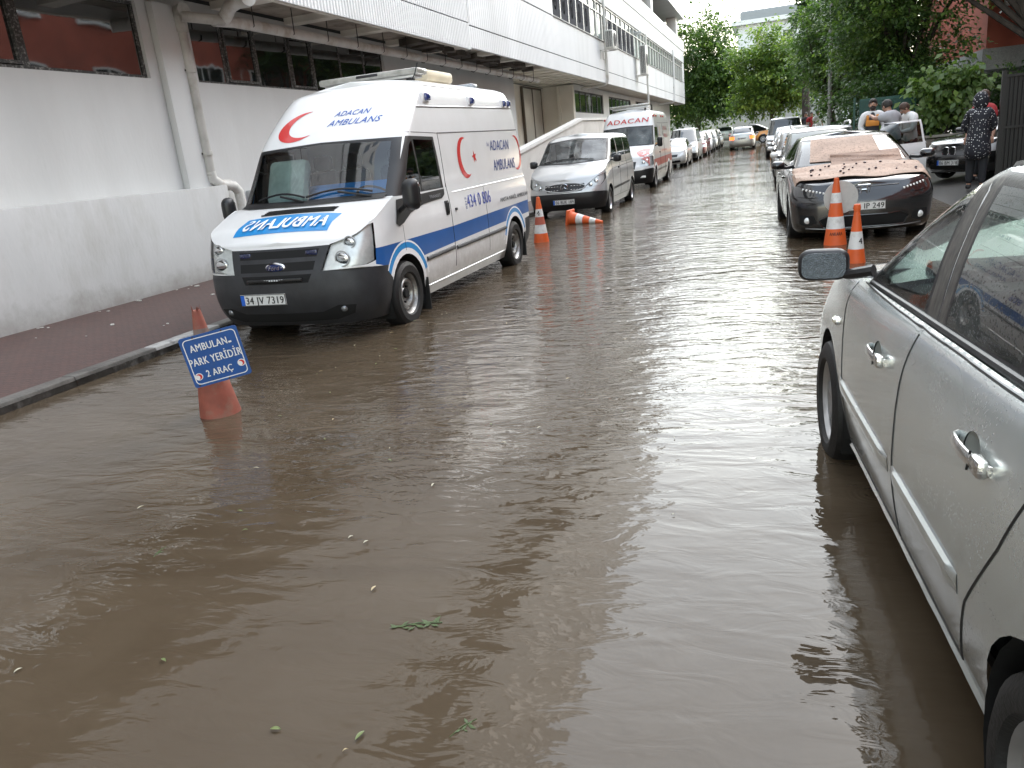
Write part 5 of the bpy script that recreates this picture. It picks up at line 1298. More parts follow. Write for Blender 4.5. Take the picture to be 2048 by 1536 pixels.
# kerb and pavement at the left
PAVER = mat('red_paver', (.062, .036, .034), .55, var=.3, vscale=6, dirt=(.08, .07, .062), dscale=1.2, damt=.7, bump=.4, bscale=40)
t, b, o_ = nodes(PAVER)
tc = N(t, 'ShaderNodeTexCoord'); br = N(t, 'ShaderNodeTexBrick'); br.inputs['Scale'].default_value = 5.0; br.inputs['Mortar Size'].default_value = .02; br.inputs['Color1'].default_value = (.100, .050, .041, 1); br.inputs['Color2'].default_value = (.070, .040, .035, 1); br.inputs['Mortar'].default_value = (.018, .016, .015, 1)
t.links.new(tc.outputs['Object'], br.inputs['Vector']); src = b.inputs['Base Color'].links[0].from_socket; mx = N(t, 'ShaderNodeMix', data_type='RGBA'); mx.inputs[0].default_value = .8
t.links.new(src, mx.inputs[6]); t.links.new(br.outputs[0], mx.inputs[7]); t.links.new(mx.outputs[2], b.inputs['Base Color'])
sheet_grid('pavement', [-8.6, -7.2, -5.99], YS, lambda x, y: rise(y) + .085 + (-6 - x) * .05, PAVER)
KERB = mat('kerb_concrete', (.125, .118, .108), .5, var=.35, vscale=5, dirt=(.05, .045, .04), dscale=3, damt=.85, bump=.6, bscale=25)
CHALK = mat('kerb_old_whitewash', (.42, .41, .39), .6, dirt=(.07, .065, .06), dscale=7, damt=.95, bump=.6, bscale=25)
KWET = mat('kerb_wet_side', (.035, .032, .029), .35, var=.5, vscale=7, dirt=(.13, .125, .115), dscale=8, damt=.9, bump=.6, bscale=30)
a = Acc(); rk = random.Random(2); y = -8.0
while y < 92:
    l = 1.0; zt_ = rise(y + .5) + .095 + rk.uniform(-.006, .006); xo = rk.uniform(-.006, .006)
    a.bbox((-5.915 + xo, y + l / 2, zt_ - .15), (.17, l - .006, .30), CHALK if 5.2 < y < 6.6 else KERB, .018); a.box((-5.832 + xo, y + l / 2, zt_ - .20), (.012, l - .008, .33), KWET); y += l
struct(a.build('kerb'))

# ------------------------------------------------------------------ hospital block at the left
PLAST = mat('wall_plaster', (.60, .605, .595), .75, var=.07, vscale=1.3, dirt=(.50, .49, .47), dscale=.45, damt=.3, bump=.3, bscale=18, stretch=(1, 1, .35))
PLINTH = mat('plinth_plaster', (.46, .465, .465), .65, var=.07, vscale=2, dirt=(.33, .32, .30), dscale=1.6, damt=.5, bump=.45, bscale=22, stretch=(1, 1, .4))
def splash(m, z0, z1, col, amt):
    """tide of mud spray along the foot of a wall"""
    t, b, o = nodes(m); tc = N(t, 'ShaderNodeTexCoord'); sz = N(t, 'ShaderNodeSeparateXYZ'); t.links.new(tc.outputs['Object'], sz.inputs[0])
    n3 = N(t, 'ShaderNodeTexNoise'); n3.inputs['Scale'].default_value = 3.5; n3.inputs['Detail'].default_value = 9; n3.inputs['Roughness'].default_value = .72; t.links.new(tc.outputs['Object'], n3.inputs['Vector'])
    zz = N(t, 'ShaderNodeMath', operation='MULTIPLY_ADD'); t.links.new(n3.outputs[0], zz.inputs[0]); zz.inputs[1].default_value = .8; t.links.new(sz.outputs[2], zz.inputs[2])
    z2 = N(t, 'ShaderNodeMapRange'); z2.inputs[1].default_value = z0; z2.inputs[2].default_value = z1; z2.inputs[3].default_value = amt; z2.inputs[4].default_value = 0; t.links.new(zz.outputs[0], z2.inputs[0])
    src = b.inputs['Base Color'].links[0].from_socket; m4 = N(t, 'ShaderNodeMix', data_type='RGBA'); t.links.new(z2.outputs[0], m4.inputs[0]); t.links.new(src, m4.inputs[6]); m4.inputs[7].default_value = (*col, 1); t.links.new(m4.outputs[2], b.inputs['Base Color'])
splash(PLINTH, .55, .88, (.20, .185, .165), .6)
PANEL = mat('panel_white', (.74, .74, .735), .5, var=.05, vscale=1.0, dirt=(.52, .52, .50), dscale=.4, damt=.35, stretch=(1, 1, .25))
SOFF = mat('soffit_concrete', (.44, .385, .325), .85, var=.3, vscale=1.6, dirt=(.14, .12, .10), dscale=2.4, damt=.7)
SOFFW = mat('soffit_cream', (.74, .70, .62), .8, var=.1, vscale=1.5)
BEIGE = mat('wall_beige', (.72, .68, .60), .8, var=.08, vscale=1.2)
WFR = mat('window_frame_flaking', (.045, .045, .043), .7, dirt=(.30, .295, .28), dscale=30, damt=1.0, bump=.5, bscale=60)
WGL = mat('window_glass_dark', (.012, .015, .015), .03, 0, 0)
WGL.node_tree.nodes['Principled BSDF'].inputs['IOR'].default_value = 2.6
WGG = mat('window_glass_green', (.035, .06, .045), .05, 0, .6, spec=1.0)
PIPE = mat('pvc_pipe', (.46, .45, .42), .45, var=.15, vscale=3, dirt=(.20, .16, .12), dscale=2.5, damt=.6)
PIPEW = mat('pvc_pipe_pale', (.62, .61, .58), .45, var=.1, vscale=3, dirt=(.30, .22, .15), dscale=2.5, damt=.6)
IRON = mat('bracket_iron', (.045, .04, .036), .7)
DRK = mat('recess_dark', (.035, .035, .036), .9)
hb = thing('hospital_building', 'long white street building with overhanging ribbed upper storey', 'building', (-7.2, 30, 0))
def hpart(a, name, par=None):
    a.v = [(x + 7.2 if par is None else x + 7.2, y - 30, z) for x, y, z in a.v]
    return a.build(name, hb if par is None else par)
XW = -8.4; XF = -7.1
a = Acc()
# lower wall with real openings for the windows
def wall_x(a, x, y0, y1, z0, z1, th, m, holes=()):
    """wall in the plane x, holes (ya, yb, za, zb) sorted by y, built as butted blocks"""
    y = y0
    for (ya, yb, za, zb) in holes:
        if ya > y: a.box((x - th / 2, (y + ya) / 2, (z0 + z1) / 2), (th, ya - y, z1 - z0), m)
        if za > z0: a.box((x - th / 2, (ya + yb) / 2, (z0 + za) / 2), (th, yb - ya, za - z0), m)
        if zb < z1: a.box((x - th / 2, (ya + yb) / 2, (zb + z1) / 2), (th, yb - ya, z1 - zb), m)
        y = yb
    if y < y1: a.box((x - th / 2, (y + y1) / 2, (z0 + z1) / 2), (th, y1 - y, z1 - z0), m)
wall_x(a, XW, -12, 27.2, .1, 4.28, .3, PLAST, [(-1.6, 9.72, 3.12, 4.14), (10.75, 17.3, 3.12, 4.10)])
hpart(a, 'wall')
a = Acc(); a.bbox((XW + .13, -.75, .80), (.26, 22.7, 1.52), PLINTH, .02); hpart(a, 'plinth')
a = Acc(); a.bbox((XW + .06, 10.22, 2.2), (.12, .62, 3.9), PLAST, .02); hpart(a, 'pilaster')
a = Acc()
for k in range(6): a.bbox((XW + .05, 11.9 + 1.05 * k, .78), (.10, 1.03, 1.3), PLINTH, .012)
hpart(a, 'plinth_slab')
def window_x(x, y0, y1, z0, z1, fr=.05, dep=.07, glassm=WGL, frm=WFR, sash=False, back=.09, yaw=.05):
    a = Acc(); xm = x - back
    a.box((xm, y0 + fr / 2, (z0 + z1) / 2), (dep, fr, z1 - z0), frm); a.box((xm, y1 - fr / 2, (z0 + z1) / 2), (dep, fr, z1 - z0), frm)
    a.box((xm, (y0 + y1) / 2, z0 + fr / 2), (dep, y1 - y0 - 2 * fr, fr), frm); a.box((xm, (y0 + y1) / 2, z1 - fr / 2), (dep, y1 - y0 - 2 * fr, fr), frm)
    if sash:
        f2 = .04; ya, yb, za, zb = y0 + fr + .01, y1 - fr - .01, z0 + fr + .01, z1 - fr - .01
        a.box((xm + .03, ya + f2 / 2, (za + zb) / 2), (.05, f2, zb - za), frm); a.box((xm + .03, yb - f2 / 2, (za + zb) / 2), (.05, f2, zb - za), frm)
        a.box((xm + .03, (ya + yb) / 2, za + f2 / 2), (.05, yb - ya - 2 * f2, f2), frm); a.box((xm + .03, (ya + yb) / 2, zb - f2 / 2), (.05, yb - ya - 2 * f2, f2), frm)
    o = hpart(a, 'window')
    g = Acc(); n = 6; rw_ = random.Random(int(y0 * 100))
    # old panes are not quite flat; added yaw aims reflections at the red building
    vs = []; tilt = rw_.uniform(-.004, .004)
    for i in range(n + 1):
        for j in range(n + 1):
            vs.append((xm - .012 + yaw * (y1 - y0 - 2 * fr) * (i / n - .5) * min(1, .9 / (y1 - y0)) + tilt * (i / n - .5) + .0015 * math.sin(i * 1.7 + y0) * math.sin(j * 1.3), y0 + fr + (y1 - y0 - 2 * fr) * i / n, z0 + fr + (z1 - z0 - 2 * fr) * j / n))
    g.add(vs, [(i * (n + 1) + j, (i + 1) * (n + 1) + j, (i + 1) * (n + 1) + j + 1, i * (n + 1) + j + 1) for i in range(n) for j in range(n)], glassm, smooth=True)
    g.v = [(x_ + 7.2, y_ - 30, z_) for x_, y_, z_ in g.v]; g.build('pane', o)
    return o
for y0, y1, sa in ((-1.6, .6, 0), (.6, 2.8, 0), (2.8, 5.0, 0), (5.0, 6.35, 0), (6.35, 7.75, 1), (7.75, 9.72, 0)): window_x(XW, y0, y1, 3.12, 4.14, sash=sa, fr=.045)
for y0, y1, sa in ((10.75, 11.55, 0), (11.55, 12.45, 1), (12.45, 13.45, 0), (13.45, 14.3, 1), (14.3, 15.35, 0), (15.35, 16.4, 0), (16.4, 17.3, 0)): window_x(XW, y0, y1, 3.12, 4.10, sash=sa, yaw=.10, fr=.035)
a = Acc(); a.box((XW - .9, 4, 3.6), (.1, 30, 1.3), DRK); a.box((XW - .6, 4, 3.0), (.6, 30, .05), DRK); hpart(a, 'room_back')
# recess with the double door, then the far ground floor
a = Acc()
a.box((-9.95, 31.6, 2.1), (.3, 8.8, 4.3), BEIGE); a.box((-9.13, 27.1, 2.1), (1.34, .2, 4.3), BEIGE)
a.box((-9.1, 36.15, 2.1), (1.4, .3, 4.3), BEIGE); a.bbox((-9.05, 35.94, 2.1), (.14, .12, 4.3), BEIGE, .01)
hpart(a, 'recess_wall')
a = Acc(); a.box((-9.1, 31.6, .9), (1.4, 8.7, 1.9), BEIGE); hpart(a, 'landing')
for y in (32.55, 33.95):
    a = Acc(); a.bbox((-9.74, y + .68, 3.02), (.10, 1.34, 2.2), mat('door_beige', (.50, .48, .43), .5, var=.06), .015); o = hpart(a, 'door')
    a = Acc()
    for yy in (y, y + 1.37): a.box((-9.73, yy, 3.02), (.12, .05, 2.26), mat('door_frame_brown', (.10, .08, .06), .6))
    a.box((-9.73, y + .685, 4.16), (.12, 1.42, .05), MATS['door_frame_brown']); hpart(a, 'door_frame')
a = Acc(); wall_x(a, XW, 36.3, 73.0, .2, 4.28, .3, PLAST, [(36.4, 43.0, 3.08, 4.05), (44.6, 52, 3.08, 4.05), (54, 62, 3.08, 4.05)]); hpart(a, 'wall')
for ya, yb, n in ((36.4, 43.0, 5), (44.6, 52, 6), (54, 62, 6)):
    for k in range(n): window_x(XW, ya + (yb - ya) * k / n, ya + (yb - ya) * (k + 1) / n, 3.08, 4.05, glassm=WGG, fr=.05)
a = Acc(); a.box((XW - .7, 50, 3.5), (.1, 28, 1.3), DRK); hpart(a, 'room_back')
# ribbed cladding of the upper storey
def ribbed(a, y0, y1, z0, z1, x, pitch, dep, m):
    n = int((y1 - y0) / pitch); rows = []; pr = []
    for k in range(n):
        ya = y0 + k * pitch
        for f, d in ((0, 0), (.40, 0), (.5, dep), (.90, dep)): pr.append((x + d, ya + f * pitch))
    pr.append((x, y1))
    vs = [(p[0], p[1], z0) for p in pr] + [(p[0], p[1], z1) for p in pr]; k = len(pr)
    a.add(vs, [(i, i + 1, k + i + 1, k + i) for i in range(k - 1)], m)
a = Acc()
ribbed(a, -12, 19.65, 4.16, 4.76, XF, .105, .035, PANEL); a.box((XF - .06, 3.8, 4.46), (.10, 31.7, .58), PANEL)
ribbed(a, -12, 19.65, 4.79, 5.95, XF, .105, .022, PANEL); a.box((XF - .06, 3.8, 5.37), (.10, 31.7, 1.14), PANEL)
ribbed(a, 19.7, 73.4, 4.22, 4.72, XF, .16, .012, PANEL); a.box((XF - .06, 46.5, 4.47), (.10, 53.6, .48), PANEL)
ribbed(a, 19.7, 73.4, 4.75, 5.95, XF, .16, .012, PANEL); a.box((XF - .06, 46.5, 5.35), (.10, 53.6, 1.18), PANEL)
ribbed(a, -12, 28.3, 5.99, 7.52, XF, .16, .012, PANEL); a.box((XF - .06, 8.15, 6.75), (.10, 40.2, 1.50), PANEL)
ribbed(a, -12, 73.4, 7.55, 8.45, XF, .16, .012, PANEL); a.box((XF - .06, 30.7, 8.0), (.10, 85.2, .88), PANEL)
a.box((XF - .03, 30.7, 8.87), (.16, 85.4, .80), PANEL); a.box((XF - .06, 72.75, 6.75), (.10, 1.3, 1.5), PANEL)
a.box((XF - .5, 73.45, 6.7), (.9, .12, 5.0), PANEL)
hpart(a, 'cladding')
a = Acc()
for z in (4.745, 5.97, 7.535): a.box((XF - .05, 30.7, z), (.08, 85.2, .022), SEAM)
a.box((XF - .05, 19.675, 5.0), (.06, .05, 1.7), SEAM); a.bbox((XF + .02, 50, 5.965), (.07, 43.5, .03), mat('sill_grey', (.30, .30, .29), .5), .008); hpart(a, 'joint')
# soffit, beams, upper slab and block
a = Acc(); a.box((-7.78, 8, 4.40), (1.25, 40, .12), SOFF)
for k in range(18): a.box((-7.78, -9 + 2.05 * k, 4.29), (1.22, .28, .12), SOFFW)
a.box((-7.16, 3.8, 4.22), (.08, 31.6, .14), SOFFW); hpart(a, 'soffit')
a = Acc(); a.box((-8.6, 51, 4.40), (2.9, 45.4, .12), SOFFW)
for k in range(40): a.box((-8.55, 29 + 1.1 * k, 4.325), (2.75, .10, .05), SOFFW)
hpart(a, 'soffit')
rr_ = random.Random(8)
for k in range(14):
    a = Acc(); y = 17.5 + k * .72; a.box((-7.55 - rr_.random() * .6, y, 4.24), (.3 + rr_.random() * .3, .28 + .3 * rr_.random(), .08 + .1 * rr_.random()), mat('broken_soffit', (.10, .085, .07), .9, var=.4), Matrix.Rotation(rr_.uniform(-.3, .3), 3, 'Z'))
    hpart(a, 'soffit_patch')
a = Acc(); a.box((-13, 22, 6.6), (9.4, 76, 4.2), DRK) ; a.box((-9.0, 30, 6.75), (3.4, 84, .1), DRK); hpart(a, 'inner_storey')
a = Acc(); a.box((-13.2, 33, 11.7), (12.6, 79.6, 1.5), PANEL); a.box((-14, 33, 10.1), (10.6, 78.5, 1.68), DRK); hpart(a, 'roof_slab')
for y in (71.0, 56.0, 41.0):
    a = Acc(); a.bbox((-7.75, y, 10.1), (.8, 1.0, 1.68), PANEL, .02); hpart(a, 'roof_column')
a = Acc(); a.box((-13.0, 16, 16.2), (11.6, 64, 7.5), PANEL)
for k in range(22):
    for z in (14.2, 17.4): a.box((-7.19, -13 + 2.8 * k, z), (.06, 1.2, 1.9), WGL)
hpart(a, 'upper_block')
# windows of the upper storey: banners behind the first, blinds behind the rest
BAN = mat('banner_charcoal', (.050, .052, .060), .9, spec=.1); BANW = mat('banner_print_white', (.62, .62, .62), .4)
ALU = mat('window_aluminium', (.50, .50, .49), .4, .3); CUR = mat('blind_pale', (.42, .47, .44), .6, var=.2, vscale=3)
def up_window(y0, y1, kind):
    a = Acc(); z0, z1 = 5.99, 7.52; f = .045; x = XF - .07
    for yy in (y0 + f / 2, y1 - f / 2): a.box((x, yy, (z0 + z1) / 2), (.08, f, z1 - z0), ALU)
    for zz in (z0 + f / 2, z1 - f / 2, 7.10): a.box((x, (y0 + y1) / 2, zz), (.075, y1 - y0 - 2 * f, f), ALU)
    o = hpart(a, 'window')
    g = Acc(); g.box((x - .02, (y0 + y1) / 2, 7.30), (.012, y1 - y0 - .09, .36), WGG); g.box((x - .02, (y0 + y1) / 2, 6.55), (.012, y1 - y0 - .09, 1.06), WGG if kind != 'ban' else WGL)
    if kind == 'blind': g.box((x - .010, y0 + (y1 - y0) * .30, 6.6), (.006, (y1 - y0) * .36, .95), CUR)
    g.v = [(p[0] + 7.2, p[1] - 30, p[2]) for p in g.v]; g.build('pane', o)
    if kind == 'ban':
        b_ = Acc(); xx = x + .012; ym = (y0 + y1) / 2; b_.box((xx, ym, 6.56), (.008, y1 - y0 - .10, 1.08), BAN)
        q = Acc(); fl = lambda a_, c_: Vector((xx + .006, ym + a_, 6.62 + c_))
        n = 24; rim = []
        for i in range(n):
            t = 2 * PI * i / n; rim += [(.24 * math.cos(t), .34 * math.sin(t) - .02), (.15 * math.cos(t), .24 * math.sin(t) - .02)]
        b_.add([fl(*p) for p in rim], [(2 * i, (2 * i + 2) % (2 * n), (2 * i + 3) % (2 * n), 2 * i + 1) for i in range(n)], BANW, flip=False); b_.add([fl(*p) for p in rim], [((2 * i + 1), (2 * i + 3) % (2 * n), (2 * i + 2) % (2 * n), 2 * i) for i in range(n)], BANW)
        b_.add([fl(.07 * math.cos(2 * PI * i / 12), .12 * math.sin(2 * PI * i / 12) - .04) for i in range(12)], [tuple(range(12))], BANW); b_.add([fl(.07 * math.cos(-2 * PI * i / 12), .12 * math.sin(-2 * PI * i / 12) - .04) for i in range(12)], [tuple(range(12))], BANW)
        hpart(b_, 'banner')
y = 28.3
for k in range(34):
    y1 = y + 1.28
    if y1 > 72.2: break
    up_window(y, y1, 'ban' if k < 14 and k not in (5, 6) else 'blind'); y = y1
# pipes, air conditioners, lamps
def pthing(name, label, cat, a, group=None):
    return tag(a.build(name), label, cat, group)
a = Acc(); xd = XW + .13
a.tube([(xd, 10.42, 3.86), (xd, 10.42, 1.72)], .075, PIPE, 16); a.tube([(xd, 10.42, 1.78), (xd, 10.44, 1.66), (xd + .03, 10.58, 1.57), (xd + .03, 10.80, 1.55)], .082, PIPEW, 16)
a.tube([(xd + .03, 10.72, 1.55), (xd + .03, 10.88, 1.53), (xd + .03, 10.98, 1.44), (xd + .03, 11.0, 1.3), (xd + .03, 11.0, .2)], .08, PIPEW, 16)
a.tube([(xd, 10.42, 3.78), (xd, 10.42, 3.96), (xd + .05, 10.40, 4.06), (xd + .16, 10.36, 4.06)], .10, PIPE, 16)
a.tube([(xd + .10, 10.34, 3.98), (xd + .34, 10.62, 3.94), (xd + .40, 10.9, 3.94)], .075, PIPE, 16)
for z in (3.25, 2.05): a.lathe([(.074, -.03), (.092, -.03), (.092, .03), (.074, .03)], PIPE, 18, Matrix.Translation((xd, 10.42, z)), caps=False); a.box((xd - .05, 10.42, z), (.12, .2, .025), IRON)
a.box((xd + .0, 11.0, 1.0), (.16, .2, .03), IRON)
pthing('drainpipe', 'grey plastic drainpipe with elbows running down the white wall beside the plinth', 'pipe', a)
a = Acc(); a.tube([(-7.96, 10.8, 3.94), (-7.90, 11.2, 3.96), (-7.9, 16, 3.97), (-7.9, 22, 3.98), (-7.9, 28.6, 3.99)], .085, PIPEW, 14)
a.tube([(-7.92, 10.95, 3.95), (-7.80, 10.90, 4.0), (-7.66, 10.84, 4.1), (-7.5, 10.82, 4.14), (-7.32, 10.80, 4.13), (-7.15, 10.6, 4.10)], .10, PIPEW, 16)
y = 11.6
while y < 28: a.tube([(-7.9, y, 3.885), (-7.81, y, 3.93), (-7.80, y, 4.36)], .009, IRON, 5); a.tube([(-7.99, y, 3.96), (-7.97, y, 3.89), (-7.9, y, 3.875)], .012, IRON, 5); y += 1.15
pthing('soffit_pipe', 'long pale pipe hung on iron straps under the overhang', 'pipe', a)
for y, zt_, lab in ((37.2, 9.3, 'white rainwater pipe on the facade behind the smaller air conditioner'), (64.5, 7.9, 'slim white rainwater pipe near the far end of the facade')):
    a = Acc(); a.tube([(XF + .09, y, zt_), (XF + .09, y, 4.35), (XF + .05, y, 4.2), (XF - .1, y, 4.14), (XW + .1, y + .1, 4.10)], .065, PANEL if y > 50 else PIPEW, 12)
    for z in (5.2, 7.0): a.box((XF + .05, y, z), (.12, .2, .03), PIPEW)
    pthing('rainwater_pipe', lab, 'pipe', a, 'rainwater pipes on the facade')
def aircon(y, z0, z1, lab, w_=.85):
    r = thing('air_conditioner', lab, 'air conditioner', (XF + .45, y, z0), 0, 'air conditioners on the facade')
    a = Acc(); h = z1 - z0; a.bbox((0, 0, h / 2), (.34, w_, h), mat('aircon_case', (.62, .61, .57), .5, var=.08), .025); a.build('case', r)
    g = Acc(); n = max(6, int(h / .05))
    g.box((0, -w_ / 2 - .004, h / 2), (.27, .012, h - .12), mat('aircon_grille_dark', (.03, .03, .03), .8))
    for k in range(n): g.box((0, -w_ / 2 - .014, .06 + (h - .12) * k / (n - 1)), (.28, .012, .012), MATS['aircon_case'])
    for k in range(3): g.box((-.09 + .09 * k, -w_ / 2 - .016, h / 2), (.012, .012, h - .12), MATS['aircon_case'])
    g.build('grille', r)
    f = Acc(); f.lathe([(.0, .02), (min(w_, h) * .36, .02), (min(w_, h) * .38, 0)], MATS['aircon_grille_dark'], 24, Matrix.Translation((.17, 0, h / 2)) @ Matrix.Rotation(PI / 2, 4, 'Y'), caps=False); f.build('fan', r)
    b_ = Acc()
    for yy in (-w_ * .38, w_ * .38): b_.box((-.12, yy, -.03), (.66, .04, .04), PIPEW); b_.box((-.43, yy, -.2), (.03, .04, .36), PIPEW)
    b_.build('bracket', r)
aircon(36.6, 5.55, 6.30, 'small white air conditioner unit hung just under the banner windows')
aircon(46.4, 5.05, 6.55, 'tall air conditioner unit with dark grille, farther along the facade')
def street_lamp(x, y, h, lab, arm):
    r = thing('street_lamp', lab, 'street lamp', (x, y, rise(y)), 0)
    a = Acc(); a.tube([(0, 0, 0), (0, 0, h * .5), (0, 0, h)], [.07, .06, .045], PIPEW, 10); a.cyl((0, 0, 0), (0, 0, .35), .11, .10, PIPEW, 12); a.build('pole', r)
    a = Acc(); a.tube([(0, 0, h - .05), (arm * .3, 0, h + .08), (arm, 0, h + .12)], .03, PIPEW, 8); a.build('arm', r)
    a = Acc(); a.bbox((arm + .05, 0, h + .13), (.5, .22, .12), mat('lamp_head_grey', (.5, .5, .49), .5), .05); a.bbox((arm + .05, 0, h + .065), (.36, .16, .03), LAMPIN, .01); a.build('lamp_head', r)
street_lamp(-6.55, 46.8, 7.0, 'thin white street lamp rising past the tall air conditioner', -.5)
# sloping ramp parapet by the pavement
RAMP = mat('ramp_plaster', (.62, .595, .555), .7, var=.1, vscale=1.4, dirt=(.36, .33, .29), dscale=1.1, damt=.4, bump=.2, bscale=25)
CAPM = mat('ramp_cap', (.70, .69, .66), .6, var=.08)
r = thing('ramp_parapet', 'cream sloping ramp wall with pale coping behind the silver van', 'wall', (-7.0, 12, .1))
a = Acc(); pr = [(0, 0), (0, .22), (19.2, 2.44), (27.0, 2.52), (27.0, 0)]; a.prism(pr, lambda y_, z_, t_: Vector((t_, y_, z_)), -.18, RAMP); a.build('parapet', r)
a = Acc(); rows = []
for y_, z_ in ((-.03, .225), (6.4, .955), (12.8, 1.70), (19.2, 2.445), (27.0, 2.53)): rows.append([Vector((.05, y_, z_ - .0)), Vector((.05, y_, z_ + .10)), Vector((-.23, y_, z_ + .10)), Vector((-.23, y_, z_))])
a.rings(rows, CAPM, True, True, False); a.build('coping', r)
random.seed(3)
ambulance_a(); silver_van(); ambulance_b(); near_saloon(); graphite_saloon()
# ------------------------------------------------------------------ right side: buildings, walls, fence, gate
REDW = mat('red_render', (.42, .115, .075), .8, var=.12, vscale=1.2, dirt=(.26, .08, .055), dscale=1.1, damt=.5)
BAND = mat('terrazzo_band', (.33, .34, .34), .6, var=.25, vscale=26)
rb = thing('red_building', 'red rendered building with grey stone band behind the gate', 'building', (12, 34, 0))
def rpart(a, name, par=None):
    a.v = [(x - 12, y - 34, z) for x, y, z in a.v]; return a.build(name, par or rb)
a = Acc(); a.box((14.4, 41, 8.0), (14.0, 14, 9.0), REDW); a.box((16.5, 12, 8.0), (14.6, 43.6, 9.0), REDW); rpart(a, 'wall')
a = Acc(); a.box((14.4, 40.9, 3.14), (14.3, 14.3, .72), BAND); a.box((16.4, 11.6, 3.14), (15.0, 44, .72), BAND); rpart(a, 'stone_band')
a = Acc(); a.box((15.5, 42.2, 1.4), (12.5, 12.8, 2.8), mat('red_base_grey', (.20, .19, .18), .8)); a.box((17.0, 12, 1.4), (14, 43, 2.8), MATS['red_base_grey']); rpart(a, 'ground_floor')
WWH = mat('window_white_frame', (.72, .72, .70), .5)
def rwin(cx, cy, cz, w_, h_, face):
    a = Acc(); g = Acc()
    if face == 'x':
        for d in (-w_ / 2, 0, w_ / 2): a.box((cx - .04, cy + d, cz), (.12, .08, h_), WWH)
        for d in (-h_ / 2, h_ / 2): a.box((cx - .05, cy, cz + d), (.14, w_ + .12, .09), WWH)
        g.box((cx - .01, cy, cz), (.03, w_, h_), WGL)
    else:
        for d in (-w_ / 2, 0, w_ / 2): a.box((cx + d, cy - .04, cz), (.08, .12, h_), WWH)
        for d in (-h_ / 2, h_ / 2): a.box((cx, cy - .05, cz + d), (w_ + .12, .14, .09), WWH)
        g.box((cx, cy - .01, cz), (w_, .03, h_), WGL)
    o = rpart(a, 'window'); rpart(g, 'pane', o)
for z in (5.6, 8.8):
    for k in range(11): rwin(9.2, -7 + 3.7 * k, z, 1.7, 1.5, 'x')
    for k in range(3): rwin(8.55 + 2.6 * k, 34.0, z + .1, 1.3, 1.6, 'y')
FENG = mat('fence_green', (.02, .075, .055), .5)
r = thing('mesh_fence', 'dark green wire mesh fence in front of the trees', 'fence', (2.5, 27.6, .2))
a = Acc()
for k in range(34): a.box((.1 * k, 0, .95), (.008, .012, 1.8), FENG)
for k in range(13): a.box((1.68, .012, .1 + .145 * k), (3.4, .008, .012), FENG)
a.build('mesh_panel', r)
for k in range(3):
    a = Acc(); a.box((1.7 * k, 0, 1.0), (.06, .06, 2.0), FENG); a.build('post', r)
a = Acc(); a.box((.9, .05, 1.62), (1.5, .03, .62), mat('green_sheet', (.02, .085, .07), .5)); a.build('wind_sheet', r)
STONE = mat('wall_stone', (.27, .235, .20), .8, var=.35, vscale=5, dirt=(.12, .10, .085), dscale=4, damt=.6, bump=.8, bscale=14)
r = thing('stone_wall', 'low rough stone wall with flat cap under the fence', 'wall', (2.4, 26.6, .1))
a = Acc(); rk = random.Random(4)
for row in range(3):
    x = 0
    while x < 2.9:
        l = rk.uniform(.28, .5); a.bbox((x + l / 2, rk.uniform(-.02, .02), .12 + .23 * row), (l - .015, .32, .215), STONE, .035); x += l
a.build('stones', r)
a = Acc(); a.bbox((1.5, 0, .75), (3.15, .42, .07), mat('cap_stone', (.34, .31, .27), .7, var=.2, vscale=4), .015); a.build('cap', r)
GATE = mat('gate_black', (.008, .008, .009), .45)
r = thing('black_gate', 'tall black metal gate at the right edge', 'gate', (4.24, 17.9, .12))
for x in (0, 1.5, 3.0):
    a = Acc(); a.box((x, 0, 1.03), (.07, .07, 2.06), GATE); a.build('post', r)
a = Acc()
for z in (.12, 1.02, 1.96): a.box((1.5, 0, z), (3.0, .05, .05), GATE)
for k in range(42): a.box((.07 * k + .05, 0, 1.04), (.016, .016, 1.84), GATE)
a.box((1.5, .05, 1.02), (2.95, .012, 1.84), GATE); a.build('panel', r)
a = Acc(); a.box((1.5, .03, 1.02), (3.0, .01, .02), mat('gate_grey', (.3, .3, .3), .5)); a.build('rail', r)
r = thing('end_wall', 'pale concrete wall closing the far end of the street', 'wall', (-1, 90, rise(90)))
a = Acc(); ENDW = mat('end_wall_plaster', (.78, .78, .75), .8, var=.08, vscale=.5, dirt=(.42, .42, .40), dscale=.3, damt=.35)
xs = [-14, -9, -6.8, -6.7, -3.6, -3.5, 0, 3, 8]; zs = [2.7, 2.75, 2.55, 2.65, 2.5, 2.6, 2.75, 3.0, 3.1]
a.rings([[Vector((x, 0, 0)), Vector((x, 0, z)), Vector((x, .3, z)), Vector((x, .3, 0))] for x, z in zip(xs, zs)], ENDW, True, True, False); a.build('wall_body', r)
r = thing('white_building', 'plain white building with grey roof rising above the far trees', 'building', (6, 126, 0))
WB = mat('far_white_wall', (.66, .69, .70), .7, var=.04, vscale=.3)
a = Acc(); a.box((0, 0, 7.6), (20.4, 12, 15.2), WB); a.build('wall', r)
a = Acc(); a.box((0, 0, 15.45), (22.0, 13.4, .55), mat('far_cornice', (.70, .72, .72), .6)); a.build('cornice', r)
a = Acc(); a.bbox((.3, 0, 16.35), (20.4, 12, 1.25), mat('far_roof_grey', (.26, .28, .29), .7), .3); a.build('roof', r)
for k in range(5):
    for z in (5.5, 9.5, 13):
        a = Acc(); a.box((-7 + 3.4 * k, -6.02, z), (1.4, .06, 1.8), WGG); a.build('window', r)
street = thing('street_lamp', 'grey lamp post standing among the right-hand trees', 'street lamp', (2.35, 36.5, rise(36.5)))
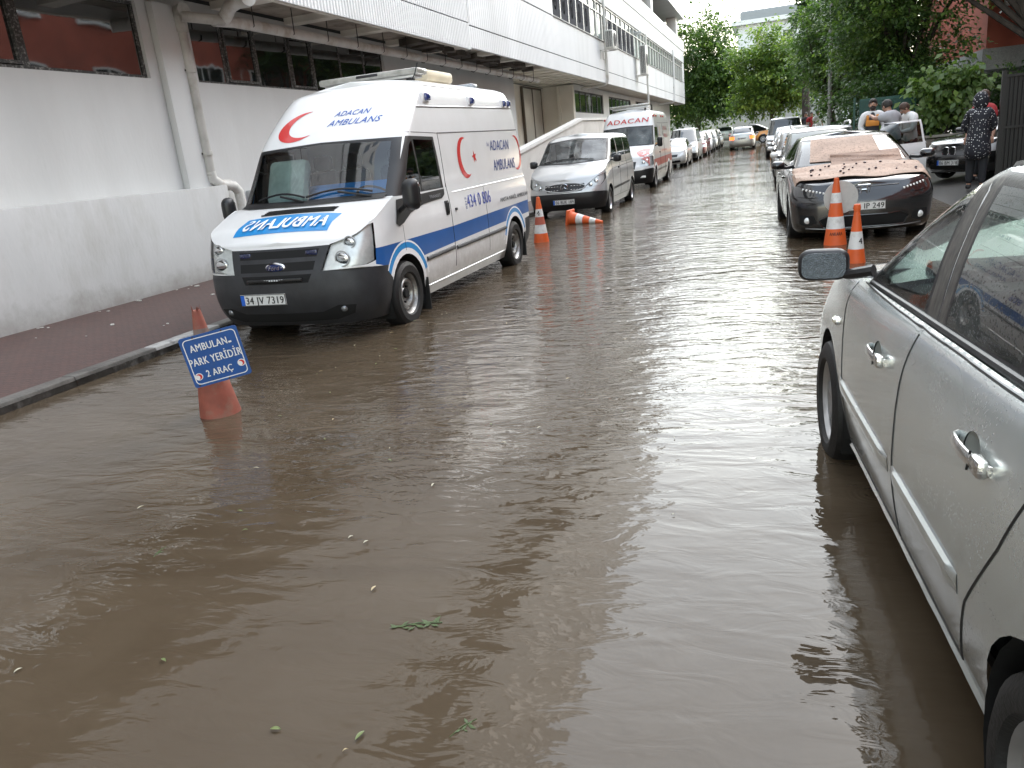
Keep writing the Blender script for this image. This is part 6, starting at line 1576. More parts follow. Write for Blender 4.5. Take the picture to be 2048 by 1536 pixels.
a = Acc(); GP = mat('galvanised', (.30, .31, .30), .5, .4, var=.2); a.tube([(0, 0, -.1), (0, 0, 3), (0, 0, 7.6)], [.09, .075, .05], GP, 12); a.build('pole', street)
a = Acc(); a.tube([(0, 0, 7.5), (-.5, 0, 7.75), (-1.1, 0, 7.8)], .035, GP, 8); a.build('arm', street)
a = Acc(); a.bbox((-1.3, 0, 7.8), (.6, .22, .12), GP, .05); a.build('lamp_head', street)

# ------------------------------------------------------------------ trees
BARK = mat('bark', (.055, .045, .036), .9, var=.4, vscale=6, bump=.8, bscale=18, stretch=(1, 1, .3))
def leafmat(name, col, tr=.35):
    if name in MATS: return MATS[name]
    m = mat(name, col, .42, var=.25, vscale=1.2, spec=.5)
    t, b, out = nodes(m)
    tl = N(t, 'ShaderNodeBsdfTranslucent'); tl.inputs[0].default_value = (col[0] * 1.5, col[1] * 1.7, col[2] * .9, 1)
    mx = N(t, 'ShaderNodeMixShader'); mx.inputs[0].default_value = tr
    t.links.new(b.outputs[0], mx.inputs[1]); t.links.new(tl.outputs[0], mx.inputs[2]); t.links.new(mx.outputs[0], out.inputs[0])
    return m
TONES = {'dark': [leafmat('leaf_deep', (.032, .063, .020)), leafmat('leaf_dark', (.050, .097, .028)), leafmat('leaf_mid', (.086, .148, .040))],
         'mid': [leafmat('leaf_dark', (.050, .097, .028)), leafmat('leaf_mid', (.086, .148, .040)), leafmat('leaf_fresh', (.14, .215, .050))],
         'light': [leafmat('leaf_mid', (.086, .148, .040)), leafmat('leaf_fresh', (.14, .215, .050)), leafmat('leaf_lime', (.235, .31, .06))],
         'pale': [leafmat('leaf_fresh', (.14, .215, .050)), leafmat('leaf_pale', (.19, .27, .11)), leafmat('leaf_mid', (.086, .148, .040))]}
def add_leaf(vs, fs, p, d, n, L, W_):
    s_ = d.cross(n).normalized(); b = len(vs)
    vs += [p, p + d * L * .5 + s_ * W_ * .5 + n * L * .08, p + d * L, p + d * L * .5 - s_ * W_ * .5 + n * L * .08]
    fs.append((b, b + 1, b + 2, b + 3))
def tree(name, label, cat, base, trunk_h, crowns, tone, seed, leaf=.16, per=26, tr=.22, droop=.25, cl=.42, group='trees along the street', wide=.55):
    """crowns: (cx, cy, cz, rx, ry, rz, clumps) relative to the base"""
    rn = random.Random(seed); r = thing(name, label, cat, base, 0, group)
    a = Acc(); lean = Vector((rn.uniform(-.2, .2), rn.uniform(-.2, .2), 0))
    top = Vector((crowns[0][0] * .6, crowns[0][1] * .6, trunk_h)) + lean
    pts = [Vector((0, 0, -.3)) + (top + Vector((0, 0, .3))) * q + Vector((rn.uniform(-.06, .06), rn.uniform(-.06, .06), 0)) * (1 if 0 < q < 1 else 0) for q in (0, .1, .35, .7, 1)]
    a.tube(pts, [tr * 1.35, tr * 1.05, tr * .9, tr * .75, tr * .6], BARK, 10)
    cen = []
    for (cx, cy, cz, rx, ry, rz, nc) in crowns:
        # limbs to this mass
        for k in range(5):
            t = rn.random() * 2 * PI; e = Vector((cx + rx * .7 * math.cos(t), cy + ry * .7 * math.sin(t), cz + rz * rn.uniform(-.3, .6)))
            s_ = pts[3].lerp(pts[4], rn.random()); mid = s_.lerp(e, .5) + Vector((rn.uniform(-.2, .2), rn.uniform(-.2, .2), rn.uniform(0, .4)))
            a.tube([s_, mid, e], [tr * .42, tr * .24, tr * .08], BARK, 6)
        for k in range(int(nc * 1.5)):
            u = rn.random() ** .45; th = rn.random() * 2 * PI; z = rn.uniform(-1, 1); q = math.sqrt(1 - z * z)
            w_ = 1 + .22 * math.sin(3 * th + seed) * q + .16 * math.sin(5 * z + 2 * th + seed * 2)
            c = Vector((cx + rx * u * w_ * q * math.cos(th), cy + ry * u * w_ * q * math.sin(th), cz + rz * u * w_ * z)); cen.append((c, Vector((c.x - cx, c.y - cy, (c.z - cz) * .8)).normalized() if u > .05 else Vector((0, 0, 1))))
    a.build('trunk', r)
    la = Acc(); buckets = {}
    ms = TONES[tone]
    for c, out in cen:
        mk = rn.choices((0, 1, 2), (.36, .42, .22))[0]
        vs, fs = buckets.setdefault(mk, ([], []))
        rad = cl * rn.uniform(.6, 1.3); ax = (out + Vector((rn.uniform(-.8, .8), rn.uniform(-.8, .8), rn.uniform(-.5, .5)))).normalized()
        for k in range(int(per * rn.uniform(.6, 1.3))):
            f = rn.uniform(-1, 1); p = c + ax * rad * f * 1.3 + Vector((rn.gauss(0, .33), rn.gauss(0, .33), rn.gauss(0, .25))) * rad
            d = (ax * .6 + Vector((rn.uniform(-1, 1), rn.uniform(-1, 1), rn.uniform(-.8, .5) - droop))).normalized()
            n = Vector((rn.uniform(-.7, .7), rn.uniform(-.7, .7), 1)).normalized(); n = (n - d * n.dot(d))
            n = n.normalized() if n.length > .05 else d.orthogonal().normalized()
            L = leaf * rn.uniform(.6, 1.3); add_leaf(vs, fs, p, d, n, L, L * wide)
    for mk, (vs, fs) in buckets.items(): la.add(vs, fs, ms[mk])
    la.build('crown', r); return r
tree('tree', 'tall green tree just past the far corner of the white building', 'tree', (-7.0, 82, .5), 4.0, [(.9, 0, 7.2, 3.7, 3.4, 5.2, 420), (2.9, -1, 5.0, 2.3, 2.0, 3.0, 160), (-1.5, 2, 4.2, 3.0, 3.0, 2.6, 120)], 'mid', 11, .34, 30, .3, cl=.75)
tree('tree', 'bright yellow-green tree in the middle at the end of the street', 'tree', (.3, 72, .5), 2.6, [(-.4, 0, 5.5, 2.8, 2.5, 3.2, 330), (-1.3, -.6, 3.7, 1.7, 1.7, 1.3, 90), (1.6, 0, 4.6, 1.8, 1.8, 2.4, 110)], 'light', 12, .30, 30, .2, cl=.65)
tree('tree', 'very dark slim ivy-covered tree rising out of the top of the picture', 'tree', (2.7, 66, .4), 9.0, [(-.2, 0, 9.5, 1.1, 1.2, 6.0, 130), (0, 0, 17, 2.8, 2.8, 3.0, 140)], 'dark', 13, .26, 30, .32, cl=.5)
tree('tree', 'leafy mid-green tree over the white cars of the right row', 'tree', (3.3, 45, .3), 2.6, [(-.4, 0, 5.0, 2.0, 2.4, 2.6, 250), (.6, -.5, 3.2, 1.9, 2.2, 1.5, 120), (1.6, 1, 7.2, 2.2, 2.4, 2.2, 150)], 'mid', 14, .22, 30, .2, cl=.55)
tree('tree', 'broad dark tree directly above the people and the parked row', 'tree', (4.6, 33, .2), 2.6, [(-.6, 0, 5.0, 2.3, 2.5, 2.5, 330), (.9, -.5, 7.0, 2.6, 2.6, 2.3, 230), (-.3, -.6, 2.9, 2.2, 1.7, 1.2, 130), (-1.4, .4, 7.6, 1.9, 2.2, 2.0, 130)], 'mid', 15, .17, 32, .24, cl=.5)
tree('tree', 'overhanging tree whose low branches fill the top right corner', 'tree', (9.6, 31.2, .2), 4.0, [(-2.9, -.6, 8.4, 3.3, 2.0, 2.4, 330), (-.2, 0, 10.2, 3.2, 2.2, 2.6, 150), (-4.6, .4, 6.8, 1.6, 1.3, 1.3, 90), (-2.2, -.8, 6.7, 1.8, 1.0, .7, 70)], 'dark', 16, .17, 30, .28, droop=.5, cl=.5)
tree('small_tree', 'small pale-leaved tree in front of the red building', 'tree', (5.05, 26.8, .2), 1.2, [(-.1, 0, 2.05, .75, .6, .6, 44), (-.45, -.1, 1.35, .5, .45, .5, 20), (.30, 0, 2.3, .45, .4, .4, 14)], 'pale', 17, .22, 16, .06, droop=.7, cl=.36, group='small trees and shrubs by the fence', wide=.7)
tree('shrub', 'dark ivy shrub growing through the green mesh fence', 'shrub', (3.9, 28.4, .2), .8, [(-.6, 0, 1.2, 1.5, .5, 1.0, 120), (.9, 0, 1.0, 1.0, .5, .9, 70), (0, .2, 2.2, 2.2, .6, .6, 60)], 'dark', 18, .13, 28, .06, cl=.3, group='small trees and shrubs by the fence')
tree('shrub', 'wide dark hedge-like shrub filling the gap behind the fence and the small tree', 'shrub', (6.0, 31.0, .2), .8, [(-1.6, 0, 1.3, 2.0, .8, 1.4, 130), (1.6, 0, 1.3, 2.0, .8, 1.4, 130)], 'dark', 23, .15, 28, .08, cl=.36, group='small trees and shrubs by the fence')
tree('tree', 'distant dark tree behind the mid-green tree, at the far right', 'tree', (7.5, 82, .4), 4, [(-1, 0, 6.4, 4.4, 3.0, 4.6, 260), (4, -2, 7, 4.0, 3, 5, 160)], 'dark', 19, .36, 28, .3, cl=.8)
tree('tree', 'dark tree behind the pale end wall, left of the yellow-green tree', 'tree', (-4.0, 95, .4), 4, [(-3, 0, 5.0, 4.6, 2.4, 3.4, 170), (3.5, 0, 5.2, 3.4, 2.4, 2.6, 120)], 'dark', 20, .36, 28, .3, cl=.8)

# ------------------------------------------------------------------ parked rows and distant cars
WHITE2 = paint('white_paint_far', (.70, .70, .69), 0, .35); DGREY = paint('dark_grey_paint', (.10, .105, .11), .4, .3, 0, .08, .3); REDC = paint('dark_red_paint', (.20, .012, .016), .2, .3); BEIGEC = paint('beige_paint', (.52, .50, .44), .2, .3); BLACKC = paint('black_paint', (.012, .012, .013), .1, .2, 0, .03, .10); ORANGE = paint('taxi_orange', (.80, .30, .02), 0, .35); GREENW = paint('pale_green_grey_paint', (.48, .52, .48), .3, .35)
def open_door(V):
    hinge = Vector((-.42, .83, 0)); M_ = Matrix.Translation(hinge) @ Matrix.Rotation(R(-62), 4, 'Z') @ Matrix.Translation(-hinge)
    for k in ('*front_door|1', '*door_glass|1'):
        a = V.parts[k]; a.v = [tuple(M_ @ Vector(p)) for p in a.v]; a.n = [None if q is None else [tuple(M_.to_3x3() @ Vector(x)) for x in q] for q in a.n]
    a = V.acc('*front_door|1'); a.bbox(M_ @ Vector((-.92, .74, .62)), (1.0, .07, .62), FABRIC, .03, M_.to_3x3())
G1 = 'cars parked along the right side'; G2 = 'cars parked along the left kerb'
S_ = -PI / 2
car('parked_car', 'white hatchback with roof rails and an open door, right behind the cardboard-covered saloon', 'car', (1.06, 17.75, 0), S_, WHITE, 'hatch', L=4.2, H=1.50, group=G1, rails=True, glassm=CGLASS, plate='06 BZ 7714', fine=.8, doors_open=open_door)
car('parked_car', 'dark grey saloon, second car behind the cardboard-covered one', 'car', (.98, 23.6, 0), S_, DGREY, 'sedan', group=G1, plate='06 FEK 31', glassm=CGLASS, mir=WHITE2)
car('parked_car', 'silver wagon with roof rails, third behind the cardboard-covered saloon', 'car', (.95, 29.6, 0), S_, SILVER, 'wagon', L=4.5, group=G1, rails=True, plate='34 HU 552')
car('parked_car', 'white hatchback standing just ahead of the tall white off-roader', 'car', (.92, 35.4, rise(36)), S_, WHITE2, 'hatch', L=4.1, H=1.5, group=G1, plate='06 AD 874')
car('parked_suv', 'tall white off-road car with black bumper, last of the right row', 'car', (.72, 42.3, rise(43)), S_, WHITE2, 'suv', L=4.5, W=1.84, H=1.86, group=G1, black_low=True, mir=BLACK, plate='06 TT 190')
car('parked_car', 'small white hatchback right behind the red-striped ambulance', 'car', (-4.75, 41.3, rise(41)), S_, WHITE2, 'hatch', L=3.8, W=1.62, H=1.40, group=G2, plate='06 VN 482')
car('parked_minivan', 'white boxy minivan with black bumper on the left kerb', 'van', (-4.70, 46.6, rise(47)), S_, WHITE2, 'mpv', L=4.3, W=1.72, H=1.82, group=G2, black_low=True, plate='06 GH 311')
car('parked_car', 'dark red hatchback on the left kerb', 'car', (-4.62, 52.2, rise(53)), S_, REDC, 'hatch', L=4.0, group=G2, plate='34 ER 77')
car('parked_car', 'white saloon parked behind the dark red hatchback', 'car', (-4.62, 57.6, rise(58)), S_, WHITE2, 'sedan', group=G2, plate='06 ZA 90')
car('parked_car', 'grey hatchback parked behind the white saloon on the left', 'car', (-4.60, 63.2, rise(64)), S_, SILVER, 'hatch', L=4.1, group=G2, plate='06 LK 20')
car('parked_car', 'beige saloon at the far end of the left kerb', 'car', (-4.55, 69.0, rise(70)), S_ + .12, BEIGEC, 'sedan', group=G2, plate='06 SD 83')
car('parked_car', 'pale greenish car standing before the end wall', 'car', (-4.1, 82.5, rise(82)), PI / 2, GREENW, 'sedan', L=4.2, H=1.5, plate='06 PR 66')
car('moving_car', 'silver saloon driving away with both tail lights lit', 'car', (-1.80, 60.3, rise(59)), PI / 2, SILVER, 'sedan', L=4.2, W=1.70, H=1.50, tail_on=True, plate='06 BUN 07')
car('crossing_car', 'black saloon crossing at the far junction', 'car', (.2, 76.0, rise(76)), 0, BLACKC, 'sedan', L=4.6, H=1.45, plate='06 CC 41')
car('taxi', 'orange taxi half hidden behind the white off-roader', 'taxi', (-.55, 70.0, rise(70)), PI, ORANGE, 'sedan', L=4.4, H=1.42, plate='06 T 1290')
car('black_car', 'black saloon with chrome twin grille, nose toward the street beside the polka-dot coat', 'car', (4.25, 19.5, .12), math.atan2(-.62, -.80), BLACKC, 'sedan', L=4.6, W=1.80, H=1.42, plate='06 BM 318', fine=.8)
# chrome kidneys on that car
bc = [o for o in bpy.data.objects if o.name.startswith('black_car')][0]
for y in (-.085, .085):
    a = Acc(); n = 20; rim = [Vector((.845, y + .074 * (abs(math.cos(2 * PI * i / n)) ** .5) * (1 if math.cos(2 * PI * i / n) > 0 else -1), .615 + .075 * (abs(math.sin(2 * PI * i / n)) ** .5) * (1 if math.sin(2 * PI * i / n) > 0 else -1))) for i in range(n)]
    a.tube(rim + [rim[0]], .010, CHROME, 6); a.add([q + Vector((-.004, 0, 0)) for q in rim], [tuple(range(n))], DARK); a.build('grille_surround', bc)
# ------------------------------------------------------------------ cones and signs
ORG = mat('cone_orange', (.72, .115, .02), .5, var=.12, vscale=8, dirt=(.30, .10, .05), dscale=4, damt=.4); ORGF = mat('cone_faded', (.27, .075, .048), .7, var=.25, vscale=9, dirt=(.22, .14, .10), dscale=7, damt=.8)
CWH = mat('cone_white', (.72, .72, .70), .4, dirt=(.40, .38, .35), dscale=9, damt=.7); CWHF = mat('cone_white_dirty', (.40, .40, .39), .6, var=.3, vscale=12, dirt=(.16, .13, .12), dscale=9, damt=.9); CGR = mat('cone_grey_film', (.17, .12, .10), .6, var=.4, vscale=8)
def cone(label, loc, h, rb, bands, rz=0, M_=None, mats=None, base=.20, ring=False, words=None, broken=False, tex=None):
    """bands: (z0, z1, material) up the cone as fractions"""
    r = thing('traffic_cone', label, 'traffic cone', (loc[0], loc[1], loc[2] - (.085 if M_ is None else 0)), rz, 'orange traffic cones'); rt = .030
    if M_ is not None: r.rotation_euler = M_
    a = Acc(); rad = lambda f: rb + (rt - rb) * f
    for z0, z1, m in bands:
        k = 4; a.lathe([(rad(z0 + (z1 - z0) * i / k), h * (z0 + (z1 - z0) * i / k)) for i in range(k + 1)], m, 36, caps=False)
    bm_ = bands[0][2]
    a.lathe([(rt, h), (rt - .008, h + .006), (rt - .014, h), (rt - .016, h - .05)], bands[-1][2], 24, caps=False)
    if broken:
        for t, q in ((0, .05), (1.4, .025), (2.9, .045), (4.2, .02), (5.3, .035)):
            c, s_ = math.cos(t) * rt, math.sin(t) * rt; a.add([(c * 1.02, s_ * 1.02, h - .01), (math.cos(t + .7) * rt, math.sin(t + .7) * rt, h - .01), (math.cos(t + .35) * rt * 1.1, math.sin(t + .35) * rt * 1.1, h + q)], [(0, 1, 2), (2, 1, 0)], bands[-1][2])
    if ring: a.lathe([(rt + .006, h - .01), (rt + .012, h + .03), (rt + .004, h + .065), (rt - .008, h + .07), (rt - .01, h)], bands[-1][2], 24, caps=False)
    a.build('body', r)
    b_ = Acc(); b_.bbox((0, 0, -.015), (base * 2, base * 2, .05), bm_, .02); b_.lathe([(rb + .02, .0), (rb + .012, .03), (rb, .035)], bm_, 36, caps=False); b_.build('base', r)
    if words:
        txt, fz, sz, ang, m = words; w_ = Acc()
        def fn(x, z):
            zz = h * fz + z; q = rad(zz / h) + .003; t = -PI / 2 + ang + x / q; return Vector((q * math.cos(t), q * math.sin(t), zz))
        put_text(w_, txt, fn, sz, m, width=sz * .62 * len(txt), bold=.02, align='C'); w_.build('lettering', r)
    return r
TALL = [(0, .30, ORG), (.30, .47, CWH), (.47, .66, ORG), (.66, .80, CWH), (.80, 1, ORG)]
cone('tall orange cone with two white bands before the round sign', (.83, 11.28, .02), .93, .155, TALL, words=('ANKARA', .21, .045, 0, PLTXT), base=.21)
cone('shorter orange cone with one wide white band and a lifting ring', (.94, 9.72, .02), .66, .115, [(0, .34, ORG), (.34, .64, CWH), (.64, 1, ORG)], ring=True, words=('4', .43, .07, .55, PLTXT), base=.17)
cone('upright orange and white cone at the back wheel of the ambulance', (-3.955, 13.65, .02), .86, .150, [(0, .26, ORG), (.26, .44, CWH), (.44, .60, mat('cone_red_dull', (.42, .10, .06), .6)), (.60, .76, CWH), (.76, 1, ORG)], words=('4', .63, .09, 0, PLTXT), base=.19)
cone('toppled orange and white cone lying in the water', (-4.10, 16.55, .13), .75, .140, [(0, .22, ORG), (.22, .42, CWH), (.42, .62, ORG), (.62, .80, CWH), (.80, 1, ORG)], M_=(0, R(99), R(-12)), base=.18)
sc_ = cone('faded broken cone carrying the blue parking sign', (-3.80, 4.37, .015), .83, .155, [(0, .42, ORGF), (.42, .64, CWHF), (.64, .78, CWHF), (.78, .85, CGR), (.85, 1, ORGF)], broken=True, base=.2)
sc_.rotation_euler = (0, R(-1.5), 0)
SGB = mat('sign_blue', (.010, .085, .32), .35, coat=.5, var=.15, vscale=8, dirt=(.02, .06, .16), dscale=9, damt=.5)
r = thing('parking_sign', 'blue metal sign reading ambulance parking for two vehicles, hung on the faded cone', 'sign', (-3.595, 4.20, .47), R(34))
def rrect(w_, h_, c, n=5):
    o = []
    for sx, sy, a0 in ((1, 1, 0), (-1, 1, 90), (-1, -1, 180), (1, -1, 270)):
        for i in range(n + 1):
            t = R(a0 + 90 * i / n); o.append((sx * (w_ / 2 - c) + c * math.cos(t), sy * (h_ / 2 - c) + c * math.sin(t)))
    return o
RT = Matrix.Rotation(R(-7), 3, 'Y') @ Matrix.Rotation(R(4), 3, 'X')
sf = lambda x, z, y=0: RT @ Vector((x, -y, z))
W0, H0 = .385, .36
a = Acc(); a.prism(rrect(W0, H0, .02), lambda x, z, t_: sf(x, z, t_), .004, SGB)
for i_, (wo, ho) in enumerate(((W0 - .035, H0 - .035),)):
    o1 = rrect(wo, ho, .03); o2 = rrect(wo - .012, ho - .012, .025); n = len(o1)
    a.add([sf(*p, .0055) for p in o1] + [sf(*p, .0055) for p in o2], [(i, (i + 1) % n, n + (i + 1) % n, n + i) for i in range(n)], WHT2, flip=False)
put_text(a, 'AMBULAN', lambda x, z: sf(x, z, .006), .052, WHT2, width=.245, bold=.025, x0=-.14, z0=.070)
a.box(sf(.122, .078, .006), (.02, .002, .012), WHT2, RT)
put_text(a, 'PARK YERİDİR', lambda x, z: sf(x, z, .006), .056, WHT2, width=.345, bold=.025, x0=.0, z0=-.028, align='C')
put_text(a, '2 ARAÇ', lambda x, z: sf(x, z, .006), .050, WHT2, width=.175, bold=.025, x0=-.005, z0=-.122, align='C')
for x, z in ((-.145, -.105), (.148, -.085)):
    n = 20; a.add([sf(x + .026 * math.cos(2 * PI * i / n), z + .026 * math.sin(2 * PI * i / n), .006) for i in range(n)], [tuple(range(n))], WHT2)
    vs, fs = crescent(x, z, .020, R(200), .35, 20); a.add([sf(p, q, .0075) for p, q in vs], fs, REDP, flip=True)
for x, z in ((-.10, .168), (.09, .168), (.04, -.170), (-.16, -.165)):
    a.cyl(sf(x, z, .003), sf(x, z, .009), .006, .006, mat('rust_bolt', (.06, .03, .02), .7), 8)
a.build('plate', r)
a = Acc(); a.tube([sf(-.10, .168, -.002), sf(-.06, .15, -.05), sf(.0, .15, -.08), sf(.09, .168, -.002)], .004, IRON, 6); a.build('wire', r)
r = thing('round_sign', 'round pale sign disc standing behind the tall cone', 'sign', (.90, 11.44, .60), R(2))
a = Acc(); a.cyl((0, -.006, 0), (0, .006, 0), .215, .215, mat('sign_back_pale', (.50, .50, .48), .5, var=.1, vscale=6, dirt=(.3, .3, .28), dscale=5), 40); a.build('disc', r)
a = Acc(); a.tube([(0, .02, .2), (0, .02, -.62)], .016, GP, 8); a.build('stem', r)

# ------------------------------------------------------------------ people
SKIN = mat('skin', (.42, .24, .17), .5, var=.08, vscale=30); HAIRD = mat('hair_dark', (.018, .013, .010), .6, bump=.6, bscale=120, stretch=(1, 1, .3)); HAIRB = mat('hair_brown', (.06, .032, .02), .6, bump=.6, bscale=120, stretch=(1, 1, .3))
EYEW = mat('eye_white', (.6, .6, .58), .3)
def skinned(name, pts, edges, m, parent, root=0, sub=2):
    """pts: name -> (x, y, z, r) ; one continuous surface"""
    keys = list(pts); me = bpy.data.meshes.new(name); me.from_pydata([pts[k][:3] for k in keys], [(keys.index(a), keys.index(b)) for a, b in edges], [])
    me.materials.append(m)
    o = bpy.data.objects.new(name, me); COL.objects.link(o); o.parent = parent
    md = o.modifiers.new('Skin', 'SKIN'); md.use_smooth_shade = True; md.branch_smoothing = .3
    for i, k in enumerate(keys):
        sv = me.skin_vertices[0].data[i]; rr = pts[k][3]; sv.radius = rr if isinstance(rr, tuple) else (rr, rr); sv.use_root = i == root
    sb = o.modifiers.new('Subdivision', 'SUBSURF'); sb.levels = sub; sb.render_levels = sub
    return o
def person(label, loc, rz, H_=1.75, lean=0.0, bow=0.0, turn=0.0, armL=((.0, .26, 1.15), (.08, .27, .90)), armR=((.0, -.26, 1.15), (.08, -.27, .90)), top=None, legs=None, hair=HAIRD, sleeve='short', beard=False, hairlong=0.0, step=.06, female=False):
    """local: +x forward, y left. joints in metres for a 1.75 m body; lean tips the trunk forward, bow the head"""
    r = thing('person', label, 'person', loc, rz, 'people standing by the cars'); k = H_ / 1.75; r.scale = (k, k, k)
    def T(x, y, z):   # trunk lean about the hips
        if z > .95:
            d = z - .95; return (x + d * math.sin(lean), y, .95 + d * math.cos(lean))
        return (x, y, z)
    sw = .165 if female else .19
    P = {'hip': (*T(0, 0, .95), (.15, .11)), 'waist': (*T(0, 0, 1.10), (.13, .10)), 'chest': (*T(0, 0, 1.30), (.155, .115)), 'upper': (*T(0, 0, 1.42), (.12, .09)), 'neck': (*T(0, 0, 1.50), .058)}
    nb = Vector(P['neck'][:3]); hd = lambda f, u: tuple(nb + Vector((math.sin(lean + bow) * u + math.cos(lean + bow) * f, 0, math.cos(lean + bow) * u - math.sin(lean + bow) * f)))
    P['jaw'] = (*hd(.025, .085), .068); P['face'] = (*hd(.022, .155), (.080, .092)); P['crown'] = (*hd(.0, .205), (.075, .085))
    E_ = [('hip', 'waist'), ('waist', 'chest'), ('chest', 'upper'), ('upper', 'neck'), ('neck', 'jaw'), ('jaw', 'face'), ('face', 'crown')]
    for sg, n, arm in ((1, 'L', armL), (-1, 'R', armR)):
        P['sh' + n] = (*T(0, sg * sw, 1.42), .062); P['el' + n] = (*arm[0], .046); P['wr' + n] = (*arm[1], .030)
        E_ += [('upper', 'sh' + n), ('sh' + n, 'el' + n), ('el' + n, 'wr' + n)]
        fd = (Vector(arm[1]) - Vector(arm[0])).normalized(); sd_ = fd.cross(Vector((0, 0, 1))); sd_ = sd_.normalized() if sd_.length > .1 else Vector((1, 0, 0)); pd = sd_.cross(fd)
        pl = Vector(arm[1]) + fd * .075; P['pm' + n] = (*pl, (.038, .018)); E_.append(('wr' + n, 'pm' + n))
        for q in range(4):
            b0 = pl + sd_ * (.027 - .018 * q) + fd * .02; l = (.062, .074, .068, .052)[q]; m1 = b0 + fd * l * .55 - pd * .008; m2 = m1 + fd * l * .45 - pd * .022
            P['f%d%s' % (q, n)] = (*b0, .010); P['g%d%s' % (q, n)] = (*m1, .009); P['h%d%s' % (q, n)] = (*m2, .007); E_ += [('pm' + n, 'f%d%s' % (q, n)), ('f%d%s' % (q, n), 'g%d%s' % (q, n)), ('g%d%s' % (q, n), 'h%d%s' % (q, n))]
        t0 = Vector(arm[1]) + fd * .035 + sd_ * .035; t1 = t0 + fd * .035 + sd_ * .018; P['t' + n] = (*t0, .012); P['u' + n] = (*t1, .009); E_ += [('pm' + n, 't' + n), ('t' + n, 'u' + n)]
        P['hj' + n] = (.0, sg * .095, .88, .092); P['kn' + n] = (step * sg + .02, sg * .105, .49, .060); P['an' + n] = (step * sg - .01, sg * .11, .09, .042); P['to' + n] = (step * sg + .14, sg * .125, .03, .036)
        E_ += [('hip', 'hj' + n), ('hj' + n, 'kn' + n), ('kn' + n, 'an' + n), ('an' + n, 'to' + n)]
    skinned('body', P, E_, SKIN, r)
    def grow(v, d): return (*v[:3], tuple(q + d for q in v[3]) if isinstance(v[3], tuple) else v[3] + d)
    # trousers
    L_ = {q: grow(P[q], .026) for q in ('hip', 'hjL', 'hjR', 'knL', 'knR', 'anL', 'anR')}; L_['hip'] = (*P['hip'][:2], P['hip'][2] + .03, (.150, .125)); L_['belt'] = (*T(0, 0, 1.06), (.150, .122)); L_['hjL'] = (*P['hjL'][:3], .118); L_['hjR'] = (*P['hjR'][:3], .118)
    skinned('trousers', L_, [('hip', 'belt'), ('hip', 'hjL'), ('hip', 'hjR'), ('hjL', 'knL'), ('hjR', 'knR'), ('knL', 'anL'), ('knR', 'anR')], legs, r)
    for n in 'LR':
        a = Acc(); c = Vector(P['an' + n][:3]); d = Vector(P['to' + n][:3]); a.bbox(((c.x + d.x) / 2 + .02, (c.y + d.y) / 2, .045), (.27, .095, .09), BLACK, .035); a.build('shoe', r)
    if top is not None:
        S2 = {q: grow(P[q], .018) for q in ('hip', 'waist', 'chest', 'upper', 'shL', 'shR', 'elL', 'elR')}; S2['hip'] = (*P['hip'][:2], P['hip'][2] - .10, (.20, .155)); S2['waist'] = (*P['waist'][:3], (.175, .14)); S2['neck'] = (*P['neck'][:2], P['neck'][2] - .012, .082); S2['upper'] = (*P['upper'][:3], (.175, .140)); S2['chest'] = (*P['chest'][:3], (.195, .150)); S2['shL'] = (*P['shL'][:3], .108); S2['shR'] = (*P['shR'][:3], .108); S2['clL'] = (*((Vector(P['upper'][:3]) + Vector(P['shL'][:3])) / 2 + Vector((0, 0, .015))), .125); S2['clR'] = (*((Vector(P['upper'][:3]) + Vector(P['shR'][:3])) / 2 + Vector((0, 0, .015))), .125)
        E2 = [('hip', 'waist'), ('waist', 'chest'), ('chest', 'upper'), ('upper', 'neck'), ('upper', 'clL'), ('upper', 'clR'), ('clL', 'shL'), ('clR', 'shR')]
        for n in 'LR':
            if sleeve == 'short':
                v = Vector(S2['sh' + n][:3]).lerp(Vector(S2['el' + n][:3]), .75); S2['el' + n] = (*v, .078)
            E2.append(('sh' + n, 'el' + n))
            if sleeve == 'long': S2['wr' + n] = (*Vector(P['wr' + n][:3]).lerp(Vector(P['el' + n][:3]), .06), .040); E2.append(('el' + n, 'wr' + n))
        skinned('shirt', S2, E2, top, r)
    # hair, face
    C = Vector(P['face'][:3]); fw = Vector(hd(1, .155)) - Vector(hd(0, .155)); upv = Vector(hd(0, 1)) - Vector(hd(0, 0)); lf = Vector((0, 1, 0)); M_ = Matrix((fw, lf, upv)).transposed()
    at = lambda f, s_, u: C + fw * f + lf * s_ + upv * u
    a = Acc(); nu, nv = 18, 9; rows = []
    for i in range(nv + 1):
        th = PI * .5 * i / nv * 1.4; row = []
        for j in range(nu):
            ph = 2 * PI * j / nu; c = math.cos(ph); lim = 1.0 - .56 * max(0, c) ** 1.5; t = th * lim
            row.append(at(-.020 + .114 * math.sin(t) * c, .095 * math.sin(t) * math.sin(ph), .024 + .118 * math.cos(t)))
        rows.append(row)
    a.rings(rows, hair, True, False)
    if hairlong: a.ell(at(-.06, 0, -.06 - hairlong / 2), (.06, .085, .10 + hairlong / 2), hair, 14, 10)
    a.build('hair', r)
    f = Acc()
    for s_ in (-1, 1):
        f.ell(at(.078, s_ * .032, .018), (.010, .014, .008), EYEW, 8, 6, M_); f.ell(at(.086, s_ * .032, .018), (.004, .006, .006), DARK, 8, 6, M_); f.bbox(at(.086, s_ * .033, .040), (.010, .036, .008), hair, .003, M_)
        f.ell(at(-.004, s_ * .086, .0), (.020, .010, .030), SKIN, 8, 6, M_)
    f.ell(at(.094, 0, -.008), (.018, .013, .026), SKIN, 8, 6, M_); f.bbox(at(.086, 0, -.052), (.012, .044, .010), mat('lips', (.36, .13, .11), .5), .004, M_)
